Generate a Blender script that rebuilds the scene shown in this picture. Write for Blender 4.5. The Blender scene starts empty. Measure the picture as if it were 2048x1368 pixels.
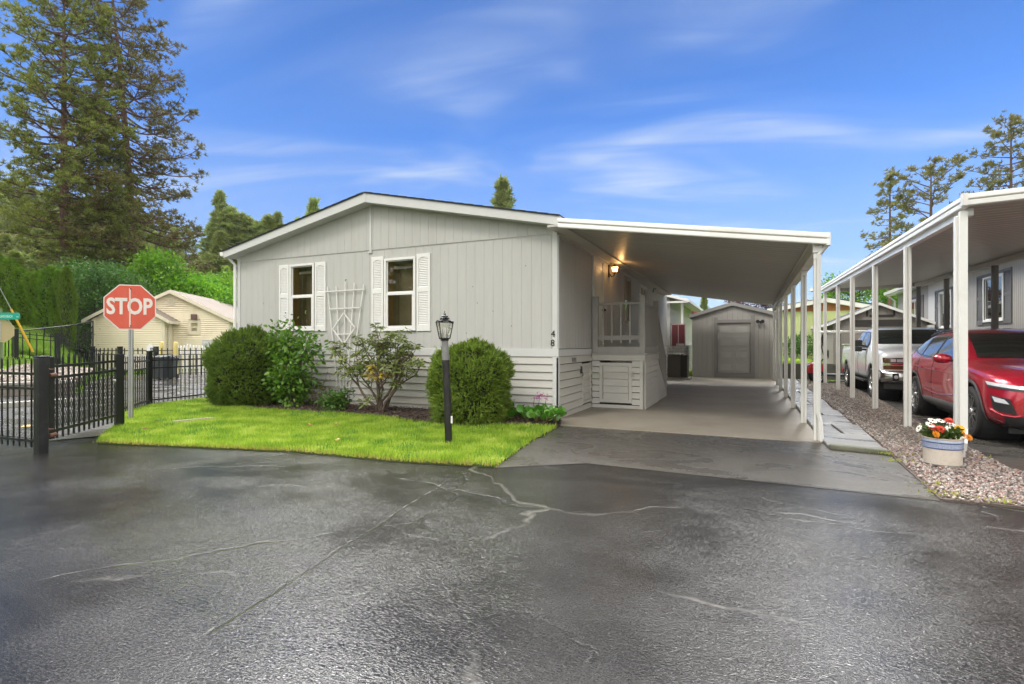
import bpy, bmesh, math, random
import numpy as np
from mathutils import Vector, Matrix
from mathutils.bvhtree import BVHTree
S = bpy.context.scene
COL = S.collection
rnd = random.Random(7)
R_ = math.radians
# ---------------------------------------------------------------- survey helper: sight line of the photo -> place in the world
FPX, CAMH, YAW, V0 = 1053.0, 1.4, math.radians(24.2), 688.0
SN, CS = math.sin(YAW), math.cos(YAW)
def at(u, v, d):
    a, b = (u - 1024) / FPX, (V0 - v) / FPX
    return Vector(((-SN + a * CS) * d, (CS + a * SN) * d, CAMH + b * d))
def gnd(u, v, z=0.0):
    return at(u, v, (CAMH - z) * FPX / (v - V0))

# ---------------------------------------------------------------- object helpers
def thing(name, label, cat, loc=(0, 0, 0), rz=0.0, group=None):
    o = bpy.data.objects.new(name, None)
    COL.objects.link(o)
    o.empty_display_size = 0.2
    o.location = loc
    o.rotation_euler = (0, 0, rz)
    o['label'] = label
    o['category'] = cat
    if group: o['group'] = group
    return o
def tag(o, label=None, cat=None, group=None, kind=None):
    if label: o['label'] = label
    if cat: o['category'] = cat
    if group: o['group'] = group
    if kind: o['kind'] = kind
    return o
def kids(o):
    return [c for c in bpy.data.objects if c.parent is o]
def dup(root, loc, rz=None, label=None, scale=None):
    r = root.copy(); COL.objects.link(r)
    r.location = loc
    if rz is not None: r.rotation_euler = (0, 0, rz)
    if scale is not None: r.scale = scale
    if label: r['label'] = label
    for ch in KIDS.get(root.name, []):
        c = ch.copy(); COL.objects.link(c); c.parent = r
        for g in KIDS.get(ch.name, []):
            d = g.copy(); COL.objects.link(d); d.parent = c
    return r
KIDS = {}
def link_mesh(name, me, mat, parent=None):
    o = bpy.data.objects.new(name, me)
    COL.objects.link(o)
    if mat is not None:
        for m in (mat if isinstance(mat, (list, tuple)) else [mat]):
            me.materials.append(m)
    if parent is not None:
        o.parent = parent
        KIDS.setdefault(parent.name, []).append(o)
    return o
def base_of(parent):
    p = parent
    while p is not None and p.parent is not None: p = p.parent
    return p

class MB:
    """collects shapes; build() links them as one mesh object (world coordinates in, local to the thing out)"""
    def __init__(s): s.v, s.f, s.m = [], [], []
    def add(s, vs, fs, m=0):
        n = len(s.v)
        s.v += [tuple(p) for p in vs]
        s.f += [tuple(i + n for i in f) for f in fs]
        s.m += [m] * len(fs)
        return s
    def box(s, x0, y0, z0, x1, y1, z1, m=0):
        x0, x1 = min(x0, x1), max(x0, x1); y0, y1 = min(y0, y1), max(y0, y1); z0, z1 = min(z0, z1), max(z0, z1)
        v = [(x0,y0,z0),(x1,y0,z0),(x1,y1,z0),(x0,y1,z0),(x0,y0,z1),(x1,y0,z1),(x1,y1,z1),(x0,y1,z1)]
        return s.add(v, [(0,3,2,1),(4,5,6,7),(0,1,5,4),(1,2,6,5),(2,3,7,6),(3,0,4,7)], m)
    def bar(s, p, q, w, h, up=(0, 0, 1), m=0):
        p, q = Vector(p), Vector(q)
        d = (q - p).normalized(); up = Vector(up)
        if abs(d.dot(up)) > .98: up = Vector((0, 1, 0))
        a = d.cross(up).normalized() * (w / 2); b = a.cross(d).normalized() * (h / 2)
        v = [p-a-b, p+a-b, p+a+b, p-a+b, q-a-b, q+a-b, q+a+b, q-a+b]
        return s.add(v, [(0,1,2,3),(7,6,5,4),(0,4,5,1),(1,5,6,2),(2,6,7,3),(3,7,4,0)], m)
    def prism(s, poly, vec, m=0):
        n = len(poly); vec = Vector(vec)
        v = [Vector(p) for p in poly] + [Vector(p) + vec for p in poly]
        f = [tuple(range(n))[::-1], tuple(range(n, 2 * n))] + [(i, (i+1) % n, n + (i+1) % n, n + i) for i in range(n)]
        return s.add(v, f, m)
    def tube(s, path, r, n=8, m=0, cap=True):
        path = [Vector(p) for p in path]; k = len(path)
        rs = r if isinstance(r, (list, tuple)) else [r] * k
        vs, prev = [], None
        for i, p in enumerate(path):
            t = (path[min(i+1, k-1)] - path[max(i-1, 0)])
            if t.length < 1e-9: t = Vector((0, 0, 1))
            t.normalize()
            if prev is None:
                ref = Vector((0, 0, 1)) if abs(t.z) < .9 else Vector((1, 0, 0))
                a = t.cross(ref).normalized()
            else:
                a = (prev - t * prev.dot(t))
                a = a.normalized() if a.length > 1e-6 else t.cross(Vector((1, 0, 0))).normalized()
            prev = a; b = t.cross(a)
            for j in range(n):
                an = 2 * math.pi * j / n
                vs.append(p + (a * math.cos(an) + b * math.sin(an)) * rs[i])
        fs = []
        for i in range(k - 1):
            for j in range(n):
                fs.append((i*n+j, i*n+(j+1) % n, (i+1)*n+(j+1) % n, (i+1)*n+j))
        if cap:
            fs.append(tuple(range(n))[::-1]); fs.append(tuple(range((k-1)*n, k*n)))
        return s.add(vs, fs, m)
    def lathe(s, prof, n=24, c=(0, 0, 0), axis='z', m=0, closed=False):
        c = Vector(c); vs, fs = [], []
        for (r, z) in prof:
            for j in range(n):
                an = 2 * math.pi * j / n
                x, y = r * math.cos(an), r * math.sin(an)
                if axis == 'z': p = Vector((x, y, z))
                elif axis == 'x': p = Vector((z, x, y))
                else: p = Vector((y, z, x))
                vs.append(c + p)
        k = len(prof)
        for i in range(k if closed else k - 1):
            for j in range(n):
                a, b = i % k, (i + 1) % k
                fs.append((a*n+j, a*n+(j+1) % n, b*n+(j+1) % n, b*n+j))
        return s.add(vs, fs, m)
    def grid(s, rows, m=0):
        h, w = len(rows), len(rows[0])
        vs = [p for r in rows for p in r]
        fs = [(i*w+j, i*w+j+1, (i+1)*w+j+1, (i+1)*w+j) for i in range(h-1) for j in range(w-1)]
        return s.add(vs, fs, m)
    def build(s, name, mat, parent=None, bevel=0.0, smooth=None, local=False, solidify=0.0, fix=False):
        vs = s.v
        b = base_of(parent)
        if b is not None and not local:
            inv = (Matrix.Translation(b.location) @ Matrix.Rotation(b.rotation_euler.z, 4, 'Z')).inverted()
            vs = [tuple(inv @ Vector(p)) for p in vs]
        me = bpy.data.meshes.new(name)
        me.from_pydata(vs, [], s.f)
        if fix:
            bm = bmesh.new(); bm.from_mesh(me)
            bmesh.ops.recalc_face_normals(bm, faces=bm.faces); bm.to_mesh(me); bm.free()
        o = link_mesh(name, me, mat, parent)
        if isinstance(mat, (list, tuple)):
            me.polygons.foreach_set('material_index', s.m)
        if smooth is not None:
            me.polygons.foreach_set('use_smooth', [True] * len(me.polygons))
            if smooth < 179: me.set_sharp_from_angle(angle=R_(smooth))
        if solidify:
            md = o.modifiers.new('thick', 'SOLIDIFY'); md.thickness = solidify; md.offset = -1
        if bevel:
            md = o.modifiers.new('edge', 'BEVEL'); md.width = bevel; md.segments = 2; md.limit_method = 'ANGLE'; md.angle_limit = R_(35)
        me.update()
        return o

def np_mesh(name, V, F, mat, parent=None, smooth=False, midx=None):
    V = np.asarray(V, dtype=np.float32).reshape(-1, 3); F = np.asarray(F, dtype=np.int32)
    me = bpy.data.meshes.new(name)
    k = F.shape[1]
    me.vertices.add(len(V)); me.vertices.foreach_set('co', V.ravel())
    me.loops.add(F.size); me.loops.foreach_set('vertex_index', F.ravel())
    me.polygons.add(len(F))
    me.polygons.foreach_set('loop_start', np.arange(0, F.size, k, dtype=np.int32))
    if smooth: me.polygons.foreach_set('use_smooth', np.ones(len(F), dtype=bool))
    me.update(calc_edges=True)
    o = link_mesh(name, me, mat, parent)
    if midx is not None: me.polygons.foreach_set('material_index', np.asarray(midx, dtype=np.int32))
    return o
def unit(a):
    a = np.asarray(a, float); return a / (np.linalg.norm(a, axis=-1, keepdims=True) + 1e-9)
def frames(dirs, g):
    """rotation matrices taking +z to dirs, random roll"""
    z = unit(dirs); r = unit(g.normal(size=z.shape))
    x = unit(np.cross(r, z)); y = np.cross(z, x)
    return np.stack([x, y, z], axis=2)
def scatter(T, F, P, R, Sc):
    T = np.asarray(T, float); F = np.asarray(F, int); P = np.asarray(P, float)
    Sc = np.asarray(Sc, float).reshape(-1, 1, 1)
    V = np.einsum('nij,kj->nki', R, T) * Sc + P[:, None, :]
    n, k = len(P), len(T)
    FF = (F[None] + (np.arange(n) * k)[:, None, None]).reshape(-1, F.shape[1])
    return V.reshape(-1, 3), FF
LEAF = (np.array([(0,0,0),(.30,.05,.45),(0,-.06,1.0),(-.30,.05,.45)]), np.array([(0,1,2,3)]))   # along +z, width x
LEAF6 = (np.array([(0,0,0),(.26,.06,.3),(.22,.03,.68),(0,-.12,1.0),(-.22,.03,.68),(-.26,.06,.3),(0,-.03,.5)]), np.array([(0,1,2,6),(6,2,3,3),(6,3,4,4),(0,6,4,5)]))
def tuft(n, spread, w, g, L=1.0):
    T, F = [], []
    for i in range(n):
        az = 2 * math.pi * (i + g.random()) / n; th = spread * math.sqrt(g.random())
        d = np.array([math.sin(th)*math.cos(az), math.sin(th)*math.sin(az), math.cos(th)])
        s = np.cross(d, unit(g.normal(size=3))); s = unit(s) * w / 2
        l = L * (.75 + .4 * g.random())
        b = len(T); T += [d*.04 - s, d*.04 + s, d * l]; F.append((b, b+1, b+2))
    return np.array(T), np.array(F)

# ---------------------------------------------------------------- materials
def nt(name):
    m = bpy.data.materials.new(name); m.use_nodes = True
    t = m.node_tree; t.nodes.clear()
    return m, t
def N(t, kind, **kw):
    n = t.nodes.new(kind)
    for k, v in kw.items():
        if k in n.inputs: n.inputs[k].default_value = v
        else: setattr(n, k, v)
    return n
def L(t, a, b): t.links.new(a, b)
def mathn(t, op, a, b=None, clamp=False):
    n = t.nodes.new('ShaderNodeMath'); n.operation = op; n.use_clamp = clamp
    for i, x in enumerate((a, b)):
        if x is None: continue
        if hasattr(x, 'links'): L(t, x, n.inputs[i])
        else: n.inputs[i].default_value = x
    return n.outputs[0]
def mixc(t, f, a, b, mode='MIX'):
    n = t.nodes.new('ShaderNodeMix'); n.data_type = 'RGBA'; n.blend_type = mode
    for i, x in ((0, f), (6, a), (7, b)):
        if hasattr(x, 'links'): L(t, x, n.inputs[i])
        elif i == 0: n.inputs[0].default_value = x
        else: n.inputs[i].default_value = (*x, 1) if len(x) == 3 else x
    return n.outputs[2]
def ramp(t, f, stops):
    n = t.nodes.new('ShaderNodeValToRGB')
    el = n.color_ramp.elements
    while len(el) < len(stops): el.new(.5)
    for e, (p, c) in zip(el, stops):
        e.position = p; e.color = (*c, 1) if hasattr(c, '__len__') else (c, c, c, 1)
    L(t, f, n.inputs[0]); return n.outputs[0]
def mrange(t, f, a, b, c, d):
    n = t.nodes.new('ShaderNodeMapRange'); L(t, f, n.inputs[0])
    for i, x in enumerate((a, b, c, d)): n.inputs[i + 1].default_value = x
    n.clamp = True; return n.outputs[0]
def noise(t, vec, scale, detail=3, rough=.55, dist=0.0):
    n = t.nodes.new('ShaderNodeTexNoise'); n.inputs['Scale'].default_value = scale; n.inputs['Detail'].default_value = detail
    n.inputs['Roughness'].default_value = rough; n.inputs['Distortion'].default_value = dist
    L(t, vec, n.inputs['Vector']); return n.outputs['Fac']
def bumpn(t, h, strength, dist=.01, normal=None):
    n = t.nodes.new('ShaderNodeBump'); n.inputs['Strength'].default_value = strength; n.inputs['Distance'].default_value = dist
    L(t, h, n.inputs['Height'])
    if normal is not None: L(t, normal, n.inputs['Normal'])
    return n.outputs[0]
def out(t, sh):
    o = t.nodes.new('ShaderNodeOutputMaterial'); L(t, sh, o.inputs[0])
def mapping(t, vec, scale=(1,1,1), rot=(0,0,0), loc=(0,0,0)):
    n = t.nodes.new('ShaderNodeMapping'); L(t, vec, n.inputs[0])
    n.inputs['Scale'].default_value = scale; n.inputs['Rotation'].default_value = rot; n.inputs['Location'].default_value = loc
    return n.outputs[0]
def mat(name, col, rough=.6, metal=0.0, var=.10, vs=3.0, bump=.0, bs=60.0, spec=.5, coat=0.0, dirt=None, dirts=1.2, stretch=(1,1,1), emit=None):
    m, t = nt(name)
    tc = N(t, 'ShaderNodeTexCoord'); v = mapping(t, tc.outputs['Object'], stretch)
    n1 = noise(t, v, vs, 5, .6); n2 = noise(t, v, vs * 9, 3)
    k = mathn(t, 'ADD', mathn(t, 'MULTIPLY', n1, .65), mathn(t, 'MULTIPLY', n2, .35))
    lo = tuple(c * (1 - var) for c in col); hi = tuple(min(1, c * (1 + var)) for c in col)
    c = mixc(t, mrange(t, k, .3, .7, 0, 1), lo, hi)
    if dirt:
        d = noise(t, v, dirts, 6, .65, .4)
        c = mixc(t, mrange(t, d, .52, .75, 0, .75), c, dirt)
    p = N(t, 'ShaderNodeBsdfPrincipled', Metallic=metal)
    L(t, c, p.inputs['Base Color'])
    L(t, mrange(t, n1, .25, .75, max(.02, rough - .08), min(1, rough + .08)), p.inputs['Roughness'])
    p.inputs['Specular IOR Level'].default_value = spec
    p.inputs['Coat Weight'].default_value = coat; p.inputs['Coat Roughness'].default_value = .03
    if bump: L(t, bumpn(t, noise(t, v, bs, 4, .6), bump, .01), p.inputs['Normal'])
    if emit:
        p.inputs['Emission Color'].default_value = (*emit[0], 1); p.inputs['Emission Strength'].default_value = emit[1]
    out(t, p.outputs[0]); return m
def leafmat(name, c0, c1, c2=None, trans=.35, rough=.5, clump=1.2, spec=.35, cw=.4):
    m, t = nt(name)
    g = N(t, 'ShaderNodeNewGeometry'); tc = N(t, 'ShaderNodeTexCoord')
    oi = N(t, 'ShaderNodeObjectInfo')
    n = noise(t, tc.outputs['Object'], clump, 3)
    k = mathn(t, 'ADD', mathn(t, 'MULTIPLY', g.outputs['Random Per Island'], 1 - cw), mathn(t, 'MULTIPLY', mrange(t, n, .3, .7, 0, 1), cw))
    stops = [(0.0, c0), (.6, c1), (1.0, c2 or c1)]
    c = ramp(t, k, stops)
    hv = N(t, 'ShaderNodeHueSaturation'); L(t, c, hv.inputs['Color'])
    L(t, mrange(t, oi.outputs['Random'], 0, 1, .82, 1.18), hv.inputs['Value'])
    L(t, mrange(t, oi.outputs['Random'], 0, 1, .49, .51), hv.inputs['Hue'])
    p = N(t, 'ShaderNodeBsdfPrincipled', Roughness=rough); p.inputs['Specular IOR Level'].default_value = spec
    L(t, hv.outputs[0], p.inputs['Base Color'])
    tr = N(t, 'ShaderNodeBsdfTranslucent'); L(t, hv.outputs[0], tr.inputs[0])
    mx = N(t, 'ShaderNodeMixShader'); mx.inputs[0].default_value = trans
    L(t, p.outputs[0], mx.inputs[1]); L(t, tr.outputs[0], mx.inputs[2])
    out(t, mx.outputs[0]); return m
def glassmat(name, tint=(.35, .38, .33), refl=1.0):
    m, t = nt(name)
    tr = N(t, 'ShaderNodeBsdfTransparent'); tr.inputs[0].default_value = (*tint, 1)
    gl = N(t, 'ShaderNodeBsdfGlossy', Roughness=.02); gl.inputs[0].default_value = (.95, .97, .96, 1)
    fr = N(t, 'ShaderNodeFresnel'); fr.inputs[0].default_value = 1.55
    k = mathn(t, 'ADD', mathn(t, 'MULTIPLY', fr.outputs[0], 1.5 * refl), .03, True)
    mx = N(t, 'ShaderNodeMixShader'); L(t, k, mx.inputs[0]); L(t, tr.outputs[0], mx.inputs[1]); L(t, gl.outputs[0], mx.inputs[2])
    out(t, mx.outputs[0]); return m

WALL = mat('grey_painted_siding', (.46, .453, .425), .62, var=.06, vs=1.2, bump=.25, bs=25, stretch=(3, 3, .4), dirt=(.40, .385, .345), dirts=.45)
WALLD = mat('grey_side_siding', (.42, .41, .385), .62, var=.07, vs=1.2, bump=.25, bs=25, stretch=(3, 3, .4), dirt=(.30, .27, .23), dirts=.7)
LAP = mat('pale_lap_siding', (.50, .485, .44), .6, var=.06, vs=1.5, bump=.3, bs=22, stretch=(.5, .5, 4), dirt=(.36, .32, .26), dirts=.8)
TRIM = mat('pale_trim_paint', (.56, .56, .54), .55, var=.05, bump=.1, bs=40)
WHITE = mat('white_paint', (.74, .73, .70), .5, var=.04, bump=.06, bs=60, dirt=(.62, .58, .52), dirts=1.5)
WHITEMETAL = mat('white_painted_metal', (.72, .71, .67), .35, var=.04, bump=.05, bs=20, dirt=(.55, .51, .44), dirts=1.1)
PAN = mat('ribbed_metal_soffit', (.50, .48, .43), .42, var=.12, vs=.8, bump=.05, bs=15, dirt=(.45, .41, .34), dirts=.5, stretch=(.25, 3, 1))
PAN2 = mat('ribbed_metal_soffit_neighbour', (.48, .455, .40), .45, var=.15, vs=.8, bump=.05, bs=15, dirt=(.20, .17, .14), dirts=.6, stretch=(.3, 2, 1))
SHINGLE = mat('dark_asphalt_shingles', (.035, .035, .038), .9, var=.4, vs=8, bump=.5, bs=90)
DECKP = mat('weathered_grey_deck_paint', (.33, .32, .295), .65, var=.10, vs=4, bump=.2, bs=40, stretch=(1, 1, .4))
BLACK = mat('black_powder_coat', (.007, .007, .0075), .38, var=.3, vs=5, bump=.08, bs=80)
BLACKWORN = mat('worn_black_paint', (.008, .008, .009), .42, var=.4, vs=4, bump=.35, bs=26, dirt=(.05, .05, .055), dirts=3.0)
RUBBER = mat('tyre_rubber', (.022, .021, .020), .75, var=.25, vs=10, bump=.2, bs=90)
DARKPL = mat('dark_plastic', (.02, .02, .021), .45, var=.2, bump=.05, bs=90)
CHROME = mat('bright_chrome', (.75, .75, .75), .12, metal=1, var=.05)
ALLOY = mat('alloy_wheel', (.55, .55, .55), .25, metal=1, var=.08)
GALV = mat('galvanised_steel', (.42, .42, .40), .45, metal=.7, var=.2, vs=12, bump=.08, bs=80)
GLASS = glassmat('window_glass', (.86, .86, .80))
CARGLASS = mat('tinted_car_glass', (.012, .016, .014), .03, var=.1, spec=.9, coat=.6)
BARK = mat('pine_bark', (.13, .075, .05), .9, var=.4, vs=5, bump=.9, bs=12, stretch=(2, 2, .5))
TWIG = mat('brown_twigs', (.09, .065, .045), .85, var=.35, vs=8, bump=.4, bs=40)
CONCRETE = mat('grey_concrete', (.36, .345, .31), .75, var=.14, vs=2, bump=.25, bs=70, dirt=(.22, .2, .17), dirts=1.3)
# ---------------------------------------------------------------- camera, daylight, sky
cam = bpy.data.cameras.new('camera'); camo = bpy.data.objects.new('camera', cam); COL.objects.link(camo)
cam.sensor_width = 36; cam.lens = FPX / 2048 * 36; cam.shift_y = (V0 - 684) / 2048
cam.clip_start = .05; cam.clip_end = 4000
camo.location = (0, 0, CAMH); camo.rotation_euler = (R_(90), 0, YAW)
S.camera = camo
S.view_settings.view_transform = 'Standard'; S.view_settings.look = 'None'; S.view_settings.exposure = 0.0; S.view_settings.gamma = 1
SUN_EL, SUN_AZ = R_(48), R_(205)          # azimuth clockwise from +Y
w = bpy.data.worlds.new('World'); S.world = w; w.use_nodes = True
t = w.node_tree; t.nodes.clear()
CL1 = 1.5
tc = N(t, 'ShaderNodeTexCoord'); d = tc.outputs['Generated']
sk = N(t, 'ShaderNodeTexSky'); sk.sky_type = 'NISHITA'; sk.sun_disc = False
sk.sun_elevation = SUN_EL; sk.sun_rotation = SUN_AZ; sk.air_density = 1.0; sk.dust_density = .4; sk.ozone_density = 2.2; sk.altitude = 600
sep = N(t, 'ShaderNodeSeparateXYZ'); L(t, d, sep.inputs[0])
z = sep.outputs[2]
pz = mathn(t, 'ADD', mathn(t, 'MAXIMUM', z, 0.0), .16)
cmb = N(t, 'ShaderNodeCombineXYZ')
L(t, mathn(t, 'DIVIDE', sep.outputs[0], pz), cmb.inputs[0]); L(t, mathn(t, 'DIVIDE', sep.outputs[1], pz), cmb.inputs[1])
mp = mapping(t, mapping(t, cmb.outputs[0], rot=(0, 0, -YAW + R_(8))), scale=(-.55, 1.25, 1), loc=(20.1, 5.5, 0))
n1 = noise(t, mp, CL1, 3, .5, .9)
mp2 = mapping(t, mapping(t, cmb.outputs[0], rot=(0, 0, -YAW + R_(10))), scale=(.9, 4.2, 1), loc=(7.3, 2.2, 0))
n2 = noise(t, mp2, 1.3, 6, .55, .8)
wisp = mathn(t, 'MULTIPLY', mrange(t, n1, .52, .74, 0, 1), mrange(t, n2, .36, .72, .0, 1))
veil = mrange(t, n1, .45, .8, 0, .22)
cf = mathn(t, 'ADD', mathn(t, 'MULTIPLY', wisp, .85), veil, True)
blue = mixc(t, 1.0, sk.outputs[0], (.62, 1.33, 2.30), 'MULTIPLY')
hz = mrange(t, z, .0, .36, .80, 0.0)
blue = mixc(t, hz, blue, (4.6, 5.1, 5.7))
c = mixc(t, cf, blue, (6.6, 7.8, 9.6))
# the cloud deck that wets the street: it covers the sky overhead and behind the viewer
fw = N(t, 'ShaderNodeVectorMath', operation='DOT_PRODUCT'); L(t, d, fw.inputs[0]); fw.inputs[1].default_value = (-SN, CS, 0)
deck = mathn(t, 'MAXIMUM', mrange(t, z, .562, .66, 0, 1), mrange(t, fw.outputs['Value'], .30, -.05, 0, 1))
nd = noise(t, mapping(t, cmb.outputs[0], loc=(11, 5, 0)), .9, 4, .5, .3)
dk = mixc(t, mrange(t, nd, .3, .7, 0, 1), (15, 14.9, 14.5), (23.0, 22.8, 22.3))
# bright lobes added to the deck out of view to streak the wet street
hl = N(t, 'ShaderNodeVectorMath', operation='MULTIPLY'); L(t, d, hl.inputs[0]); hl.inputs[1].default_value = (1, 1, 0)
hn = N(t, 'ShaderNodeVectorMath', operation='NORMALIZE'); L(t, hl.outputs[0], hn.inputs[0])
front = mrange(t, fw.outputs['Value'], .35, .15, 0, 1)
dk = mixc(t, front, (1.8, 1.9, 2.1), dk)
for (uu, w0, gain) in ((545, 6.5, 900), (1670, 5, 900), (-40, 5, 260), (1180, 3, 200)):
    q_ = at(uu, 688, 1.0) - Vector((0, 0, CAMH)); q_.normalize()
    dn = N(t, 'ShaderNodeVectorMath', operation='DOT_PRODUCT'); L(t, hn.outputs[0], dn.inputs[0]); dn.inputs[1].default_value = q_
    gl = mathn(t, 'MULTIPLY', mrange(t, dn.outputs['Value'], math.cos(R_(w0)), math.cos(R_(2)), 0, 1), mrange(t, z, .97, .80, 0, 1))
    gl = mathn(t, 'MULTIPLY', gl, mathn(t, 'SUBTRACT', 1.0, mrange(t, fw.outputs['Value'], .3, .0, 0, 1)))
    gl = mathn(t, 'MULTIPLY', gl, mrange(t, nd, .25, .6, .4, 1))
    dk = mixc(t, gl, dk, (gain, gain * .985, gain * .96))
c = mixc(t, deck, c, dk)
bg = N(t, 'ShaderNodeBackground', Strength=.10); L(t, c, bg.inputs[0])
wo = N(t, 'ShaderNodeOutputWorld'); L(t, bg.outputs[0], wo.inputs[0])
sl = bpy.data.lights.new('sun', 'SUN'); sl.energy = 1.5; sl.angle = R_(14); sl.color = (1, .95, .87)
so = bpy.data.objects.new('sun', sl); COL.objects.link(so)
sd = Vector((math.sin(SUN_AZ) * math.cos(SUN_EL), math.cos(SUN_AZ) * math.cos(SUN_EL), math.sin(SUN_EL)))
so.rotation_euler = sd.to_track_quat('Z', 'Y').to_euler(); so.location = (0, -10, 30)
S.cycles.max_bounces = 8; S.cycles.transparent_max_bounces = 16; S.cycles.use_denoising = True
try: S.cycles.sample_clamp_indirect = 6
except Exception: pass

# ---------------------------------------------------------------- terrain
def sstep(a, b, x):
    t_ = max(0.0, min(1.0, (x - a) / (b - a))); return t_ * t_ * (3 - 2 * t_)
P1 = Vector((-25, 12.9, 0)); DL = Vector((-.89, .456, 0)); NL = Vector((-.456, -.89, 0))
def terrain(x, y):
    r = math.hypot(x, y)
    q = Vector((x, y, 0)) - P1
    s_, al = q.dot(NL), q.dot(DL)
    z = sstep(-.2, 2.2, s_) * (.62 + min(3.2, max(0, al - .6) * .21)) * sstep(-16, -20, x) * sstep(-5, -1, al)
    ang = math.degrees(math.atan2(x, y))            # 0 = +Y, negative = left
    wl = sstep(-28, -48, ang) if ang > -130 else 1
    z += 15 * sstep(46, 115, r) * wl
    z += 9 * sstep(120, 420, r)
    if x > 2.5 or True:
        z += .55 * sstep(24.6, 24.7, y) * sstep(.95, 1.05, x) * (1 - sstep(60, 90, r))
    return z - .03
def ground_mesh():
    xs = sorted(set([-900, -600, -420, -300, -220, -170, -140] + list(range(-120, -40, 5)) + [x * 1.0 for x in range(-40, -14)] + list(range(-14, 0, 4)) + [.94, 1.06, 4, 8, 14, 20, 30, 45, 65, 90, 120, 170, 240, 330, 450, 650, 900]))
    ys = sorted(set([-500, -250, -120, -60, -30, -15, -8, 0, 3] + [y * 1.0 for y in range(4, 26)] + [24.58, 24.72] + list(range(27, 60, 3)) + list(range(60, 130, 6)) + [140, 170, 210, 260, 330, 420, 550, 750, 1000]))
    b = MB(); b.grid([[(x, y, terrain(x, y)) for x in xs] for y in ys])
    return b
def grassground():
    m, t = nt('ground_grass')
    tc = N(t, 'ShaderNodeTexCoord'); v = tc.outputs['Object']
    a = noise(t, v, .5, 4); b = noise(t, v, 9, 5, .7); e = noise(t, v, .12, 3)
    c = ramp(t, mathn(t, 'ADD', mathn(t, 'MULTIPLY', a, .4), mathn(t, 'MULTIPLY', b, .6)), [(.3, (.05, .10, .014)), (.5, (.11, .20, .025)), (.7, (.19, .27, .045))])
    sz = N(t, 'ShaderNodeSeparateXYZ'); L(t, v, sz.inputs[0])
    c = mixc(t, mrange(t, sz.outputs[2], 2.2, 4.5, 0, 1), c, ramp(t, b, [(.3, (.035, .04, .014)), (.7, (.10, .095, .035))]))
    p = N(t, 'ShaderNodeBsdfPrincipled', Roughness=.95); p.inputs['Specular IOR Level'].default_value = 0; L(t, c, p.inputs['Base Color'])
    L(t, bumpn(t, b, .8, .05), p.inputs['Normal']); out(t, p.outputs[0]); return m
GROUND = grassground()
tag(ground_mesh().build('ground', GROUND, smooth=180), kind='structure')

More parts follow.
